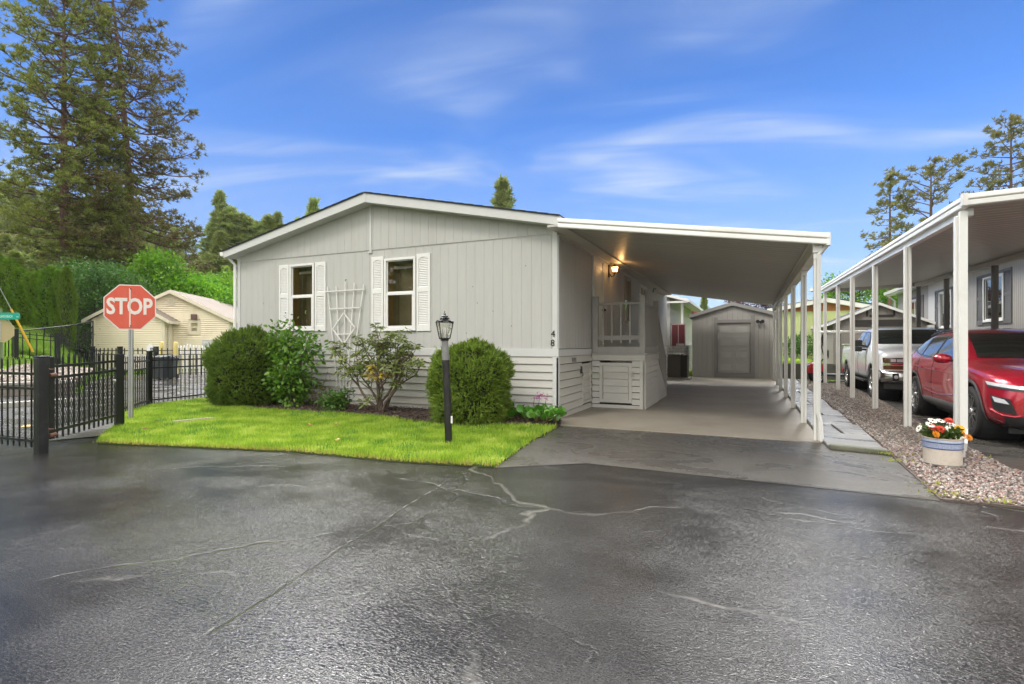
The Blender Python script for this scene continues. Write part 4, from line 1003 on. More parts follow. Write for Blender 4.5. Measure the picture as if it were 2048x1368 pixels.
b = MB(); b.prism([(-5.6, 25.0, 4.35), (-2.45, 25.0, 3.42), (-2.45, 25.0, 3.30), (-5.6, 25.0, 4.23)], (0, 11, 0)); b.prism([(-5.6, 25.0, 4.35), (-9.2, 25.0, 3.42), (-9.2, 25.0, 3.30), (-5.6, 25.0, 4.23)], (0, 11, 0)); b.box(-5.6, 25.03, 3.28, -2.5, 25.08, 3.36); b.build('roof', WHITE, bh)
b = MB(); b.box(-2.86, 25.45, 1.3, -2.76, 25.55, 3.32); b.build('post', WHITE, bh)
for xa in (-3.25, -2.95):
    b = MB(); b.box(xa, 25.36, 1.32, xa + .27, 25.40, 2.28); b.build('deck_panel', REDP, bh)
b = MB()
for xa in (-3.28, -2.98, -2.68): b.box(xa, 25.33, 1.1, xa + .03, 25.42, 2.34)
b.box(-3.28, 25.33, 2.28, -2.65, 25.42, 2.33); b.build('railing', mat('pale_red_rail', (.45, .30, .28), .5), bh)
# brown house with red fascia further behind
bw_ = thing('house', 'brown house with a low red roof edge beyond the clipped hedge', 'house', (-4.5, 44, 0))
o_ = at(1352, 640, 42); q_ = at(1383, 640, 43)
b = MB(); b.box(-16, 42.5, 0, -3.3, 50, 3.75); b.build('wall', mat('brown_siding', (.26, .20, .155), .7, var=.06), bw_)
b = MB(); b.prism([(-16.5, 42.0, 5.0), (-7.5, 42.0, 4.9), (-2.5, 42.0, 3.75), (-2.5, 42.0, 3.50), (-7.5, 42.0, 4.62), (-16.5, 42, 4.7)], (0, 9, 0)); b.build('roof', mat('red_roof_edge', (.30, .05, .06), .6), bw_)
window(fY(42.5), -5.7, -4.0, 1.7, 3.25, bw_, WHITE, hung=False, niche=False, fw=.16, proud=.06)
b = MB(); b.box(-5.5, 42.505, 1.85, -4.2, 42.515, 3.1); b.build('curtain', mat('pale_curtain', (.45, .42, .36), .8), bw_)

# ---------------------------------------------------------------- lime house with orange gable band
LIME = mat('lime_stucco', (.50, .55, .25), .75, var=.05, bump=.15, bs=40); ORNG = mat('orange_brown_boards', (.36, .13, .035), .6, var=.15, vs=1, stretch=(6, 1, 1))
lh = thing('house', 'lime-green house with an orange-brown band below its white roof edge', 'house', (4, 40, 0))
y_ = 36.0
def lx_(u): 
    d = at(u, 688, 1.0); return d.x / d.y * y_
def lz_(u, v):
    d = at(u, v, 1.0); return CAMH + (d.z - CAMH) * y_ / d.y
xa, xp, xb = lx_(1552), lx_(1652), lx_(1762)
zl, zp, zr_ = lz_(1552, 615), lz_(1652, 596), lz_(1762, 615)
zbnd = lz_(1652, 622)
b = MB(); b.box(xa, y_, -.1, xb, y_ + 9, zbnd); b.build('wall', LIME, lh)
b = MB(); b.prism([(xa, y_ - .02, zbnd + .002), (xb, y_ - .02, zbnd + .002), (xb, y_ - .02, zr_ - .1), (xp, y_ - .02, zp - .1), (xa, y_ - .02, zl - .1)], (0, 9, 0)); b.build('gable', ORNG, lh)
b = MB()
b.prism([(xa - .5, y_ - .4, zl - .08), (xp, y_ - .4, zp), (xp, y_ - .4, zp - .26), (xa - .5, y_ - .4, zl - .34)], (0, .4, 0)); b.prism([(xb + .5, y_ - .4, zr_ - .08), (xp, y_ - .4, zp), (xp, y_ - .4, zp - .26), (xb + .5, y_ - .4, zr_ - .34)], (0, .4, 0))
b.build('fascia', WHITE, lh)
b = MB(); b.prism([(xa - .5, y_ - .42, zl - .05), (xp, y_ - .42, zp + .03), (xb + .5, y_ - .42, zr_ - .05), (xb + .5, y_ - .42, zr_ - .075), (xp, y_ - .42, zp + .004), (xa - .5, y_ - .42, zl - .075)], (0, 10, 0)); b.build('roof', SHINGLE, lh)
b = MB(); xq = lx_(1621); b.box(xq, y_ - .3, lz_(1621, 658), xq + .5, y_ - .01, lz_(1621, 653)); b.box(xq + .05, y_ - .2, lz_(1621, 663), xq + .45, y_ - .01, lz_(1621, 660)); b.build('window_hood', WHITE, lh)
b = MB(); xq = lx_(1630); b.box(xq - .12, y_ - .62, -.1, xq + .2, y_ - .3, lz_(1630, 588)); b.box(xq - .3, y_ - .8, lz_(1630, 584), xq + .5, y_ - .2, lz_(1630, 579)); b.build('porch_post', WHITE, lh)
# dark retaining wall below the raised back lawn
b = MB()
for k in range(14):
    xx = 1.02 + k * .30; b.box(xx, 24.45, -.05, xx + .285, 24.58, .60 + rnd.uniform(-.01, .01))
b.box(1.0, 24.55, -.05, 5.2, 24.66, .58)
tag(b.build('retaining_wall', mat('dark_timber', (.10, .095, .085), .8, var=.25, vs=3, bump=.3, bs=30), bevel=.01), 'dark timber retaining wall holding the raised back lawn', 'retaining wall')
# ---------------------------------------------------------------- neighbour's shed and neighbour's home
NSH = mat('taupe_shed_siding', (.245, .225, .195), .7, var=.08, vs=1.5, stretch=(3, 3, .4))
nsh = gable_hut('garage_shed', "taupe gabled shed with black door hardware behind the silver pickup", 'shed', 3.15, 6.25, 25.0, 29, 2.30, 3.0, 4.70, NSH, WHITE, SHINGLE, openings=[], over=.2, fas=.07)
b = MB(); F_ = fY(25.0)
fbox(b, F_, 3.85, 5.75, 2.10, 2.36, .002, .04); fbox(b, F_, 4.28, 4.34, 2.5, 2.78, .002, .03); fbox(b, F_, 5.18, 5.24, 2.5, 2.78, .002, .03); fbox(b, F_, 4.4, 5.2, 2.46, 2.56, .002, .02)
fbox(b, F_, 3.25, 3.42, -.02, 2.2, .002, .02)
b.build('door_track', mat('near_black_steel', (.03, .026, .022), .6), nsh)
b = MB(); 
for k in range(4): fbox(b, F_, 3.9 + k * .46, 4.34 + k * .46, .0, 2.08, .002, .02)
b.build('door', NSH, nsh)
nh = thing('mobile_home', 'taupe-sided home with dark shutters beside the neighbouring carport', 'house', (8, 20, 0))
NHW = mat('taupe_siding', (.33, .315, .285), .65, var=.06, vs=1.5, bump=.2, bs=25, stretch=(3, 3, .4)); NHL = mat('pale_siding_bay', (.55, .54, .51), .6, var=.05)
NX = 6.6; FN = fXn(NX)
wins = [(19.3, 20.7, 2.08, 3.42), (23.5, 24.8, 2.0, 3.34), (27.3, 28.9, 2.0, 3.34)]
b = MB(); boards(b, FN, 9.0, 22.2, -.05, 3.82, .115, wins, gv=.012); boards(b, FN, 26.2, 31, -.05, 3.82, .115, wins, gv=.012); b.box(NX, 30.95, -.05, 11, 31, 3.8); b.build('wall', NHW, nh)
b = MB(); boards(b, fXn(NX - .004), 22.2, 26.2, -.05, 3.82, .4, wins, gv=.003); b.build('bay_wall', NHL, nh)
b = MB(); b.prism([(NX - .35, 8.8, 3.86), (NX + 4, 8.8, 4.7), (NX + 4, 8.8, 4.8), (NX - .35, 8.8, 3.96)], (0, 22.6, 0)); b.build('roof', SHINGLE, nh)
b = MB(); b.box(NX - .36, 8.8, 3.74, NX - .33, 31.4, 3.95); b.box(NX - .33, 8.8, 3.78, NX, 31.4, 3.80); b.prism([(NX - .48, 8.8, 3.94), (NX - .362, 8.8, 3.94), (NX - .362, 8.8, 3.82), (NX - .45, 8.8, 3.82)], (0, 22.7, 0))
b.prism([(NX - .36, 31.37, 3.74), (NX + 4, 31.37, 4.6), (NX + 4, 31.37, 4.79), (NX - .36, 31.37, 3.95)], (0, .03, 0)); b.build('fascia', WHITE, nh)
b = MB(); b.tube([(NX - .42, 31.3, 3.85), (NX - .1, 31.05, 3.5), (NX - .1, 31.05, 0)], .045, 6); b.build('downspout', WHITE, nh)
DSH = mat('dark_grey_shutter', (.12, .115, .11), .6)
for q in wins:
    window(FN, *q, nh, WHITE, hung=False, vertical=True, fw=.05, inside=NICHEG, jamb=False)
    for s0, s1 in ((q[0] - .5, q[0] - .02), (q[1] + .02, q[1] + .5)): shutter(FN, s0, s1, q[2] - .1, q[3] + .1, nh, DSH, arch=False)
    b = MB(); ring(b, FN, q[0] - .02, q[1] + .02, q[2] - .1, q[3] + .1, .08, .0, .02); b.build('window_surround', DSH, nh)
# ---------------------------------------------------------------- beige clapboard house with two gables, left
BEI = mat('beige_clapboard', (.86, .765, .57), .6, var=.04, vs=1, dirt=(.5, .4, .26), dirts=.4); BEIT = mat('beige_trim', (.70, .62, .48), .55); BROOF = mat('tan_shingles', (.26, .215, .18), .85, var=.2, vs=6, bump=.3, bs=50)
def placed(root, org, ang):
    """turn a thing built around the world origin to its place"""
    root.location = org; root.rotation_euler = (0, 0, ang)
pw = at(256, 688, 29.5)
# built around its own origin: x to the right, front at y=0, then set at the far end of the side road and turned towards it
bhm = gable_hut('clapboard_house', 'beige clapboard house with two front gables behind the black iron fences', 'house', -1.3, 4.85, 1.0, 9, 2.92, 4.46, 1.78, BEI, BEIT, BROOF, over=.25, fas=.16, lapn=.12, openings=[(2.66, 3.30, 1.96, 2.76)])
cx_, cy_, _ = bhm.location
bhm['label'] = 'beige clapboard house with two front gables behind the black iron fences'
b = MB()
laps(b, fY(0), -1.7, 1.8, -.1, 2.82, 24, lip=.05, gap=.026); 
z = 2.82
while z < 3.75:
    a = -1.7 + 1.75 * (z + .12 - 2.75) / 1.1; c = 1.8 - 1.75 * (z + .12 - 2.75) / 1.1
    if c - a > .2: laps(b, fY(0), a, c, z, z + .12, 1, lip=.05, gap=.026)
    z += .12
laps(b, fX(1.8), 0, 1.0, -.1, 2.82, 24, lip=.05, gap=.026)
b.add([(-1.7, .03, 0), (1.8, .03, 0), (1.8, .03, 2.8), (.05, .03, 3.85), (-1.7, .03, 2.8)], [(0, 1, 2, 3, 4)])
b.build('wing_wall', BEI, bhm)
b = MB()
for xa_, sg in ((-2.1, -1), (2.2, 1)):
    b.prism([(.05, -.3, 3.98), (xa_, -.3, 2.72), (xa_, -.3, 2.66), (.05, -.3, 3.92)], (0, 2.2, 0))
b.build('wing_roof', BROOF, bhm)
b = MB()
for xa_, sg in ((-2.1, -1), (2.2, 1)):
    b.prism([(.05, -.33, 3.96), (xa_, -.33, 2.70), (xa_, -.33, 2.52), (.05, -.33, 3.78)], (0, .028, 0)); b.box(xa_ - .02, -.3, 2.52, xa_ + .02, 1.7, 2.69)
b.box(1.72, -.058, -.1, 1.86, .0, 2.75); b.box(-1.76, -.058, -.1, -1.62, 0, 2.75); b.box(1.86, .35, .9, 1.88, .75, 2.4)
b.build('trim', BEIT, bhm)
window(fY(1.0), 2.66, 3.30, 1.96, 2.76, bhm, mat('cream_window_frame', (.64, .56, .42), .5), fw=.14, proud=.05, inside=NICHEG, jamb=False)
b = MB(); ring(b, fY(1.0), 1.60, 1.92, 3.62, 4.02, .04, .0, .07)
for k in range(6): fbox(b, fY(1.0), 1.64, 1.88, 3.67 + k * .05, 3.70 + k * .05, .005, .06)
b.build('gable_vent', BEIT, bhm)
b = MB(); fbox(b, fY(1.0), 2.83, 3.13, 2.80, 3.12, .02, .14); b.build('vent_box', mat('rust_brown_box', (.12, .065, .05), .6), bhm)
b = MB(); fbox(b, fY(1.0), 3.45, 3.95, .95, 1.62, .02, .2); b.lathe([(.0, -.12), (.1, -.11), (.12, .0), (.12, .05)], 12, (3.6, .76, 1.4), 'y'); b.build('meter_box', mat('pale_grey_box', (.5, .5, .48), .5), bhm)
# everything above was modelled about x,y = 0; move the root (children are local to it)
org = at(256, 688, 29.0); org.z = 0
ang = YAW + R_(10)
bhm.rotation_euler = (0, 0, ang)
bhm.location = (org.x + cx_ * math.cos(ang) - cy_ * math.sin(ang), org.y + cx_ * math.sin(ang) + cy_ * math.cos(ang), 0)
# low tan roof of the next house, and stacked lattice at its corner
p = at(462, 688, 37); nb = thing('house', 'tan-roofed house half hidden between the beige gable and the grey home', 'house', (p.x, p.y, 0), YAW)
b = MB(); b.box(-.6, 0, -.1, 5.5, 6, 2.2); b.build('wall', mat('dull_brown_wall', (.20, .15, .11), .8), nb, local=True)
b = MB(); b.prism([(-1.2, -.5, 2.35), (-1.2, 6.5, 2.35), (-1.2, 3, 3.5)], (8, 0, 0)); b.build('roof', mat('pinkish_tan_roof', (.36, .28, .24), .8, var=.12, vs=5), nb, local=True)
b = MB()
for k in range(3): b.bar((-.7, -.3, 1.0 + k * .45), (.0, -.32, 1.5 + k * .45), .08, .05); b.bar((-.7, -.36, 1.45 + k * .45), (.0, -.38, 1.0 + k * .45), .08, .05)
b.build('lattice', mat('pale_lattice', (.42, .37, .31), .7), nb, local=True)
# ---------------------------------------------------------------- iron fences
def fence_run(root, pts, h, pitch, z_of=None, post=.07, pk=.016, posts=None, rails=(-.12, -.30, 'b'), single=True, phead=.10):
    """pts: ground polyline; posts at every point; pickets and rails between"""
    zf = z_of or (lambda x, y: 0.0)
    for i, (x, y) in enumerate(pts):
        if posts and not posts[i]: continue
        z = zf(x, y); w_ = post
        b = MB(); b.box(x - w_/2, y - w_/2, z - .1, x + w_/2, y + w_/2, z + h + phead); b.prism([(x - w_/2 - .008, y - w_/2 - .008, z + h + phead), (x + w_/2 + .008, y - w_/2 - .008, z + h + phead), (x + w_/2 + .008, y + w_/2 + .008, z + h + phead), (x - w_/2 - .008, y + w_/2 + .008, z + h + phead)], (0, 0, .018))
        b.build('post', BLACK, root)
    for (xa, ya), (xb, yb) in zip(pts, pts[1:]):
        ln = math.hypot(xb - xa, yb - ya); n = max(2, int(ln / pitch)); za_, zb_ = zf(xa, ya), zf(xb, yb)
        b = MB()
        for r in rails:
            dz = .14 if r == 'b' else h + r
            b.bar((xa, ya, za_ + dz), (xb, yb, zb_ + dz), .028, .032)
        b.build('rail', BLACK, root)
        big = MB()
        for k in range(1, n):
            f = k / n; x, y, z = xa + (xb - xa) * f, ya + (yb - ya) * f, za_ + (zb_ - za_) * f
            b = MB() if single else big
            b.box(x - pk/2, y - pk/2, z + .05, x + pk/2, y + pk/2, z + h - .01); b.add([(x - pk/2, y - pk/2, z + h - .01), (x + pk/2, y - pk/2, z + h - .01), (x + pk/2, y + pk/2, z + h - .01), (x - pk/2, y + pk/2, z + h - .01), (x, y, z + h + .025)], [(0, 1, 4), (1, 2, 4), (2, 3, 4), (3, 0, 4)])
            if single: b.build('picket', BLACK, root)
        if not single: big.build('picket_panel', BLACK, root)
# swing gate, open, hung on the big scuffed post
gp = gnd(82, 905); ge = gnd(238, 858)
gpost = thing('gate_post', 'thick scuffed black gate post standing at the puddle', 'gate post', (gp.x, gp.y, 0))
b = MB(); w_ = .059
b.box(gp.x - w_, gp.y - w_, -.05, gp.x + w_, gp.y + w_, 1.225); b.build('shaft', BLACKWORN, gpost, bevel=.012)
b = MB(); b.box(gp.x - w_ - .006, gp.y - w_ - .006, 1.226, gp.x + w_ + .006, gp.y + w_ + .006, 1.245); b.build('cap', BLACKWORN, gpost, bevel=.006)
gv = (ge - gp).normalized(); gn = Vector((-gv.y, gv.x, 0))
RUST = mat('rusty_hinge', (.12, .05, .03), .8, var=.4, vs=20)
for z in (.99, .20):
    b = MB(); p = gp + gv * .13; b.tube([p + Vector((0, 0, z)) - gn * .05 - gv * .06, p + Vector((0, 0, z)) - gn * .05 + gv * .07], .028, 10)
    b.bar(gp + gv * .07 + Vector((0, 0, z + .08)) - gn * .03, gp + gv * .16 + Vector((0, 0, z + .08)) - gn * .03, .05, .015)
    b.build('hinge', RUST, gpost)
gate = thing('gate', 'black iron gate with wire mesh infill hanging open beside the scuffed post', 'gate', (gp.x, gp.y, 0))
Lg = (ge - gp).length
b = MB()
for s in (.20, Lg - .06): 
    p = gp + gv * s; b.bar((p.x, p.y, .14 if s < 1 else .06), (p.x, p.y, 1.235), .06, .06, (0, 1, 0))
for z in (1.10, .95, .24):
    a_, c_ = gp + gv * .2, gp + gv * (Lg - .08); b.bar((a_.x, a_.y, z), (c_.x, c_.y, z + (.02 if z > .5 else 0)), .03, .038)
b.build('gate_frame', BLACK, gate, bevel=.004)
n = 13
for k in range(1, n):
    p = gp + gv * (.2 + (Lg - .3) * k / n); hw = .010
    b = MB(); b.bar((p.x, p.y, .13), (p.x, p.y, 1.22), .02, .02, (0, 1, 0)); b.prism([(p.x - .02, p.y - .005, 1.22), (p.x + .02, p.y - .005, 1.22), (p.x, p.y - .005, 1.27)], (0, .01, 0)); b.build('picket', BLACK, gate)
b = MB(); m_ = 46
a0 = gp + gv * .22 + gn * .02
H0, H1 = .27, .94; W_ = Lg - .32
for k in range(-18, m_):          # diamond mesh, two directions
    for sg in (1, -1):
        s0 = k * .045; s1 = s0 + (H1 - H0) * .42
        z0_, z1_ = (H0, H1) if sg > 0 else (H1, H0)
        t0, t1 = 0.0, 1.0
        if s0 < 0: t0 = -s0 / (s1 - s0)
        if s1 > W_: t1 = (W_ - s0) / (s1 - s0)
        if t1 <= t0: continue
        p = a0 + gv * (s0 + (s1 - s0) * t0); q = a0 + gv * (s0 + (s1 - s0) * t1)
        b.bar((p.x, p.y, z0_ + (z1_ - z0_) * t0), (q.x, q.y, z0_ + (z1_ - z0_) * t1), .005, .005)
b.build('wire_mesh', BLACK, gate)
b = MB(); p = gp + gv * (Lg - .25); q = gp + gv * (Lg + .08)
b.bar((p.x, p.y - .03, 1.0), (q.x, q.y - .03, .98), .03, .05); b.lathe([(.0, -.02), (.03, -.02), (.03, .02), (.0, .02)], 12, (q.x - gv.x * .16, q.y - gv.y * .16 - .04, .80), 'y'); b.build('latch', GALV, gate)
lpst = ge + gv * .05
lq = thing('gate_post', 'slim black latch post at the free end of the open gate', 'gate post', (lpst.x, lpst.y, 0))
b = MB(); b.box(lpst.x - .04, lpst.y - .04, -.05, lpst.x + .04, lpst.y + .04, 1.22); b.build('shaft', BLACK, lq, bevel=.005)
b = MB(); b.box(lpst.x - .045, lpst.y - .045, 1.221, lpst.x + .045, lpst.y + .045, 1.235); b.build('cap', BLACK, lq)
gl_ = thing('fence', 'black iron fence panel running left from the scuffed gate post out of frame', 'fence', (gp.x, gp.y, 0))
lend = gp + Vector((-3.2, -.25, 0))
fence_run(gl_, [(gp.x - .08, gp.y), (lend.x, lend.y)], 1.20, .125, posts=[0, 1], rails=(-.19, -.38, 'b'))
# far gate stop post + fence to the house
pb = gnd(299, 813); pc = gnd(432, 797)
f1 = thing('fence', 'black iron fence running from the open gate behind the stop sign to the round bush', 'fence', (ge.x, ge.y, 0))
ge2 = at(243, 688, 10.2)
fence_run(f1, [(ge2.x, ge2.y), (pb.x, pb.y), (pc.x, pc.y), (pc.x + 1.0, pc.y + .6)], 1.13, .108, post=.085, posts=[0, 1, 1, 0], rails=(-.10, -.27, 'b'))
# back fence at the far side of the road, climbing the bank on the left
def tz(x, y): return terrain(x, y) + .03
q = [at(-30, 688, 22), at(31, 688, 21.5), at(115, 688, 22), at(185, 688, 23), at(240, 688, 22.6), at(312, 688, 22.4), at(425, 688, 23.2), at(520, 688, 24)]
ZB = [.72, .72, .57, 0, 0, 0, 0, 0]
f2 = thing('fence', 'long black iron fence across the far side of the road, stepping up the bank', 'fence', (q[3].x, q[3].y, 0))
def zq(x, y):
    for p_, z_ in zip(q, ZB):
        if abs(p_.x - x) < 1e-4 and abs(p_.y - y) < 1e-4: return z_
    return 0
fence_run(f2, [(p_.x, p_.y) for p_ in q], 1.22, .20, z_of=zq, post=.15, pk=.03, rails=(-.10, -.27, 'b'), single=False, phead=.06)
# chain link fence in front of the hedge
cl = [at(20, 688, 25), at(140, 688, 25.4), at(186, 688, 25.8)]
f3 = thing('chain_link_fence', 'dark chain-link fence rising along the foot of the tall hedge', 'fence', (cl[1].x, cl[1].y, 0))
zt_ = [at(20, 664, 25).z, at(140, 651, 25.4).z, at(186, 643, 25.8).z]
b = MB(); b.tube([(p_.x, p_.y, z_) for p_, z_ in zip(cl, zt_)], .035, 6); b.build('rail', BLACK, f3)
for i in range(6):
    f = i / 5; k = 0 if f < .7 else 1; ff = f / .7 if k == 0 else (f - .7) / .3
    p_ = cl[k].lerp(cl[k + 1], ff); z_ = zt_[k] + (zt_[k + 1] - zt_[k]) * ff
    b = MB(); b.tube([(p_.x, p_.y, z_ - 1.5), (p_.x, p_.y, z_ + .02)], .03, 6); b.build('post', BLACK, f3)
b = MB()
for k in (0, 1):
    n = int((cl[k + 1] - cl[k]).length / .09)
    for i in range(n):
        for sg in (0, 1):
            f0, f1_ = i / n, (i + 8) / n
            if sg: f0, f1_ = f1_, f0
            a_, c_ = cl[k].lerp(cl[k + 1], min(1, f0)), cl[k].lerp(cl[k + 1], min(1, f1_))
            zz = zt_[k] + (zt_[k + 1] - zt_[k]) * i / n
            b.bar((a_.x, a_.y, zz - 1.3), (c_.x, c_.y, zz - .03), .008, .008)
b.build('wire_mesh', BLACK, f3)

# ---------------------------------------------------------------- stop sign
sp = gnd(262, 842); st = thing('stop_sign', 'faded red octagonal STOP sign on a perforated steel post in the lawn', 'road sign', (sp.x, sp.y, 0), YAW + R_(18))
Dz = 9.62
zc = CAMH + (688 - 615) / FPX * Dz; Rs = .405
def octo(r, y): return [(r / math.cos(math.pi / 8) * math.cos(math.pi / 8 + k * math.pi / 4), y, zc + r / math.cos(math.pi / 8) * math.sin(math.pi / 8 + k * math.pi / 4)) for k in range(8)]
SIGNW = mat('sign_white', (.72, .66, .60), .45, var=.05); SIGNR = mat('faded_sign_red', (.60, .085, .045), .42, var=.10, vs=5, dirt=(.62, .16, .10), dirts=4, stretch=(1, 1, .5))
b = MB(); b.prism(octo(Rs, -.045), (0, .004, 0)); plate = b.build('sign_plate', SIGNW, st, local=True)
b = MB(); b.prism(octo(Rs - .016, -.049), (0, .003, 0)); b.build('sign_face', SIGNR, plate, local=True)
text = text_mesh('lettering', 'STOP', .40, (-.005, -.0515, zc + .0), ROTF, SIGNW, None, .0012, offset=.012, xs=.74)
text.parent = plate; KIDS.setdefault(plate.name, []).append(text)
b = MB(); b.box(-.012, -.054, zc - .36, .012, -.0495, zc + .34); b.build('reflector_strip', mat('pale_reflector', (.70, .55, .48), .4), st, local=True)
b = MB()
for z in (zc + .33, zc - .34): b.lathe([(.0, -.058), (.012, -.056), (.013, -.049)], 10, (.012, 0, z), 'y')
b.build('bolt', DARKPL, st, local=True)
b = MB(); b.box(-.032, -.038, -.05, -.024, .03, zc + .38); b.box(.024, -.038, -.05, .032, .03, zc + .38); b.box(-.024, .022, -.05, .024, .03, zc + .38)
b.box(-.024, -.038, -.05, -.011, -.032, zc + .38); b.box(.011, -.038, -.05, .024, -.032, zc + .38)
for k in range(60): b.box(-.011, -.038, -.03 + k * .04, .011, -.032, -.012 + k * .04)
b.build('post', GALV, st, local=True)
# ---------------------------------------------------------------- utility pole with street-name blade and the back of another sign
up = at(-1, 688, 17.8); pole = thing('utility_pole', 'greenish weathered pole at the left picture edge', 'pole', (up.x, up.y, 0), YAW)
b = MB(); b.tube([(0, 0, -.1), (0, 0, 2.2), (-.02, 0, 2.6)], [.09, .085, .08], 10); b.build('shaft', mat('greenish_treated_wood', (.13, .17, .08), .8, var=.2, vs=4, bump=.4, bs=20, stretch=(3, 3, .3)), pole, local=True)
z0_ = CAMH + (688 - 632.5) / FPX * 17.8
b = MB(); yy = -.12
pf = [(-.9, yy, z0_ - .115)] + [(.72 + .09 * math.sin(a), yy, z0_ - .115 * math.cos(a)) for a in [k * math.pi / 8 for k in range(9)]] + [(-.9, yy, z0_ + .115)]
TEAL = mat('street_sign_teal', (.01, .30, .22), .4, var=.06)
ss = thing('street_sign', 'teal street-name blade with white letters at the left picture edge', 'street sign', (up.x, up.y, z0_), YAW)
b.prism(pf, (0, .008, 0)); 
bb_ = MB(); bb_.v, bb_.f, bb_.m = [(x, y, z - z0_) for x, y, z in b.v], b.f, b.m; blade = bb_.build('sign_blade', TEAL, ss, local=True)
tx = text_mesh('lettering', 'SANDE BEACH', .125, (.34, yy - .002, -.015), ROTF, mat('sign_lettering', (.55, .75, .68), .4), None, .001, xs=.52); tx.parent = blade
tx = text_mesh('lettering', 'W', .07, (.72, yy - .002, -.03), ROTF, bpy.data.materials['sign_lettering'], None, .001); tx.parent = blade
zc2 = CAMH + (688 - 662) / FPX * 17.8
bs = thing('stop_sign', 'back of an octagonal sign, plain yellowish aluminium, on the pole at the left edge', 'road sign', (up.x, up.y, zc2), YAW + R_(20))
b = MB(); b.prism([(.06 + .38 / math.cos(math.pi / 8) * math.cos(math.pi / 8 + k * math.pi / 4), -.10, .38 / math.cos(math.pi / 8) * math.sin(math.pi / 8 + k * math.pi / 4)) for k in range(8)], (0, .004, 0)); b.build('sign_plate', mat('yellowed_aluminium', (.40, .33, .17), .5, metal=.2, var=.08), bs, local=True)
b = MB(); b.box(.02, -.115, -.3, .08, -.1005, .3); b.build('bracket', GALV, bs, local=True)
# guy wire with its yellow guard
g0 = at(66, 704, 21.5); g1 = at(22, 618, 21.0); g2 = at(-30, 520, 20.4)
gw = thing('guy_wire', 'slanting guy wire with a yellow plastic guard on the grassy bank', 'guy wire', (g0.x, g0.y, g0.z))
b = MB(); b.tube([g0, g1, g2], .012, 6); b.build('wire', GALV, gw)
b = MB(); b.tube([g0, g1], .042, 8); b.build('guard', mat('yellow_plastic_guard', (.62, .34, .02), .45, var=.1), gw)
g3 = at(0, 620, 21.2); g4 = at(50, 682, 21.8)
b = MB(); b.tube([at(-30, 583, 21), g3, g4], .012, 6); tag(b.build('guy_wire', GALV), 'thin bare guy wire passing behind the back of the octagonal sign', 'guy wire')
# ---------------------------------------------------------------- sign board, operator box, bins, bollards, pickets by the far fence
sb_ = at(268, 688, 22.1); sg = thing('sign_board', 'white notice board with black lettering on the far iron fence', 'sign', (sb_.x, sb_.y, 0), YAW)
b = MB(); zt2, zb2_ = CAMH + (688 - 708) / FPX * 22.1, CAMH + (688 - 739) / FPX * 22.1
b.box(-.50, -.06, zb2_, .56, -.045, zt2); bd = b.build('board', SIGNW, sg, local=True)
b = MB(); ring(b, fY(-.0605), -.50, .56, zb2_, zt2, .02, 0, .002); f_ = b.build('border', mat('notice_border', (.25, .32, .25), .5), bd, local=True)
NB = mat('notice_lettering', (.04, .05, .045), .5)
for s_, sz, zz in (('RESIDENTS', .17, zt2 - .13), ('ONLY', .20, zt2 - .30), ('EXIT', .16, zt2 - .50)):
    tx = text_mesh('lettering', s_, sz, (.04, -.0615, zz), ROTF, NB, None, .001, offset=.002); tx.parent = bd
ob = at(301, 700, 12.1); opb = thing('gate_operator', 'white box with a dark keypad fixed on the iron fence post beside the stop sign', 'keypad box', (ob.x, ob.y, ob.z), YAW)
b = MB(); b.box(-.06, -.05, -.06, .03, .05, .09); b.box(-.03, -.04, .09, .01, .03, .13); b.build('box', WHITE, opb, local=True, bevel=.006)
b = MB(); b.box(.03, -.06, -.05, .14, .03, .05); kp = b.build('keypad', DARKPL, opb, local=True, bevel=.006)
b = MB(); ring(b, fY(-.0605), .05, .085, -.025, .03, .008, 0, .002); b.build('dial', WHITE, kp, local=True)
BIN = mat('dark_wheelie_bin', (.035, .04, .042), .45)
for i, (u, d) in enumerate([(322, 20.6), (337, 20.9)]):
    p = at(u, 688, d); bn = thing('wheelie_bin', 'dark wheelie bin behind the fence, ' + ('nearer the tall fence post' if i == 0 else 'right one of the pair'), 'bin', (p.x, p.y, 0), YAW + .2 * i, 'bins behind the fence')
    b = MB(); b.add([(-.2, -.2, .05), (.2, -.2, .05), (.2, .2, .05), (-.2, .2, .05), (-.27, -.27, .85), (.27, -.27, .85), (.27, .27, .85), (-.27, .27, .85)], [(0, 3, 2, 1), (4, 5, 6, 7), (0, 1, 5, 4), (1, 2, 6, 5), (2, 3, 7, 6), (3, 0, 4, 7)]); b.build('body', BIN, bn, local=True, bevel=.02)
    b = MB(); b.prism([(-.29, -.3, .853), (.29, -.3, .853), (.29, .3, .92), (-.29, .3, .92)], (0, 0, .04)); b.build('lid', BIN, bn, local=True)
    b = MB(); b.lathe([(.0, -.03), (.1, -.03), (.1, .03), (.0, .03)], 14, (-.22, .24, .1), 'x'); b.lathe([(.0, -.03), (.1, -.03), (.1, .03), (.0, .03)], 14, (.22, .24, .1), 'x'); b.build('wheel', RUBBER, bn, local=True)
YB = mat('yellow_bollard_paint', (.62, .50, .16), .5, var=.1, dirt=(.5, .4, .2))
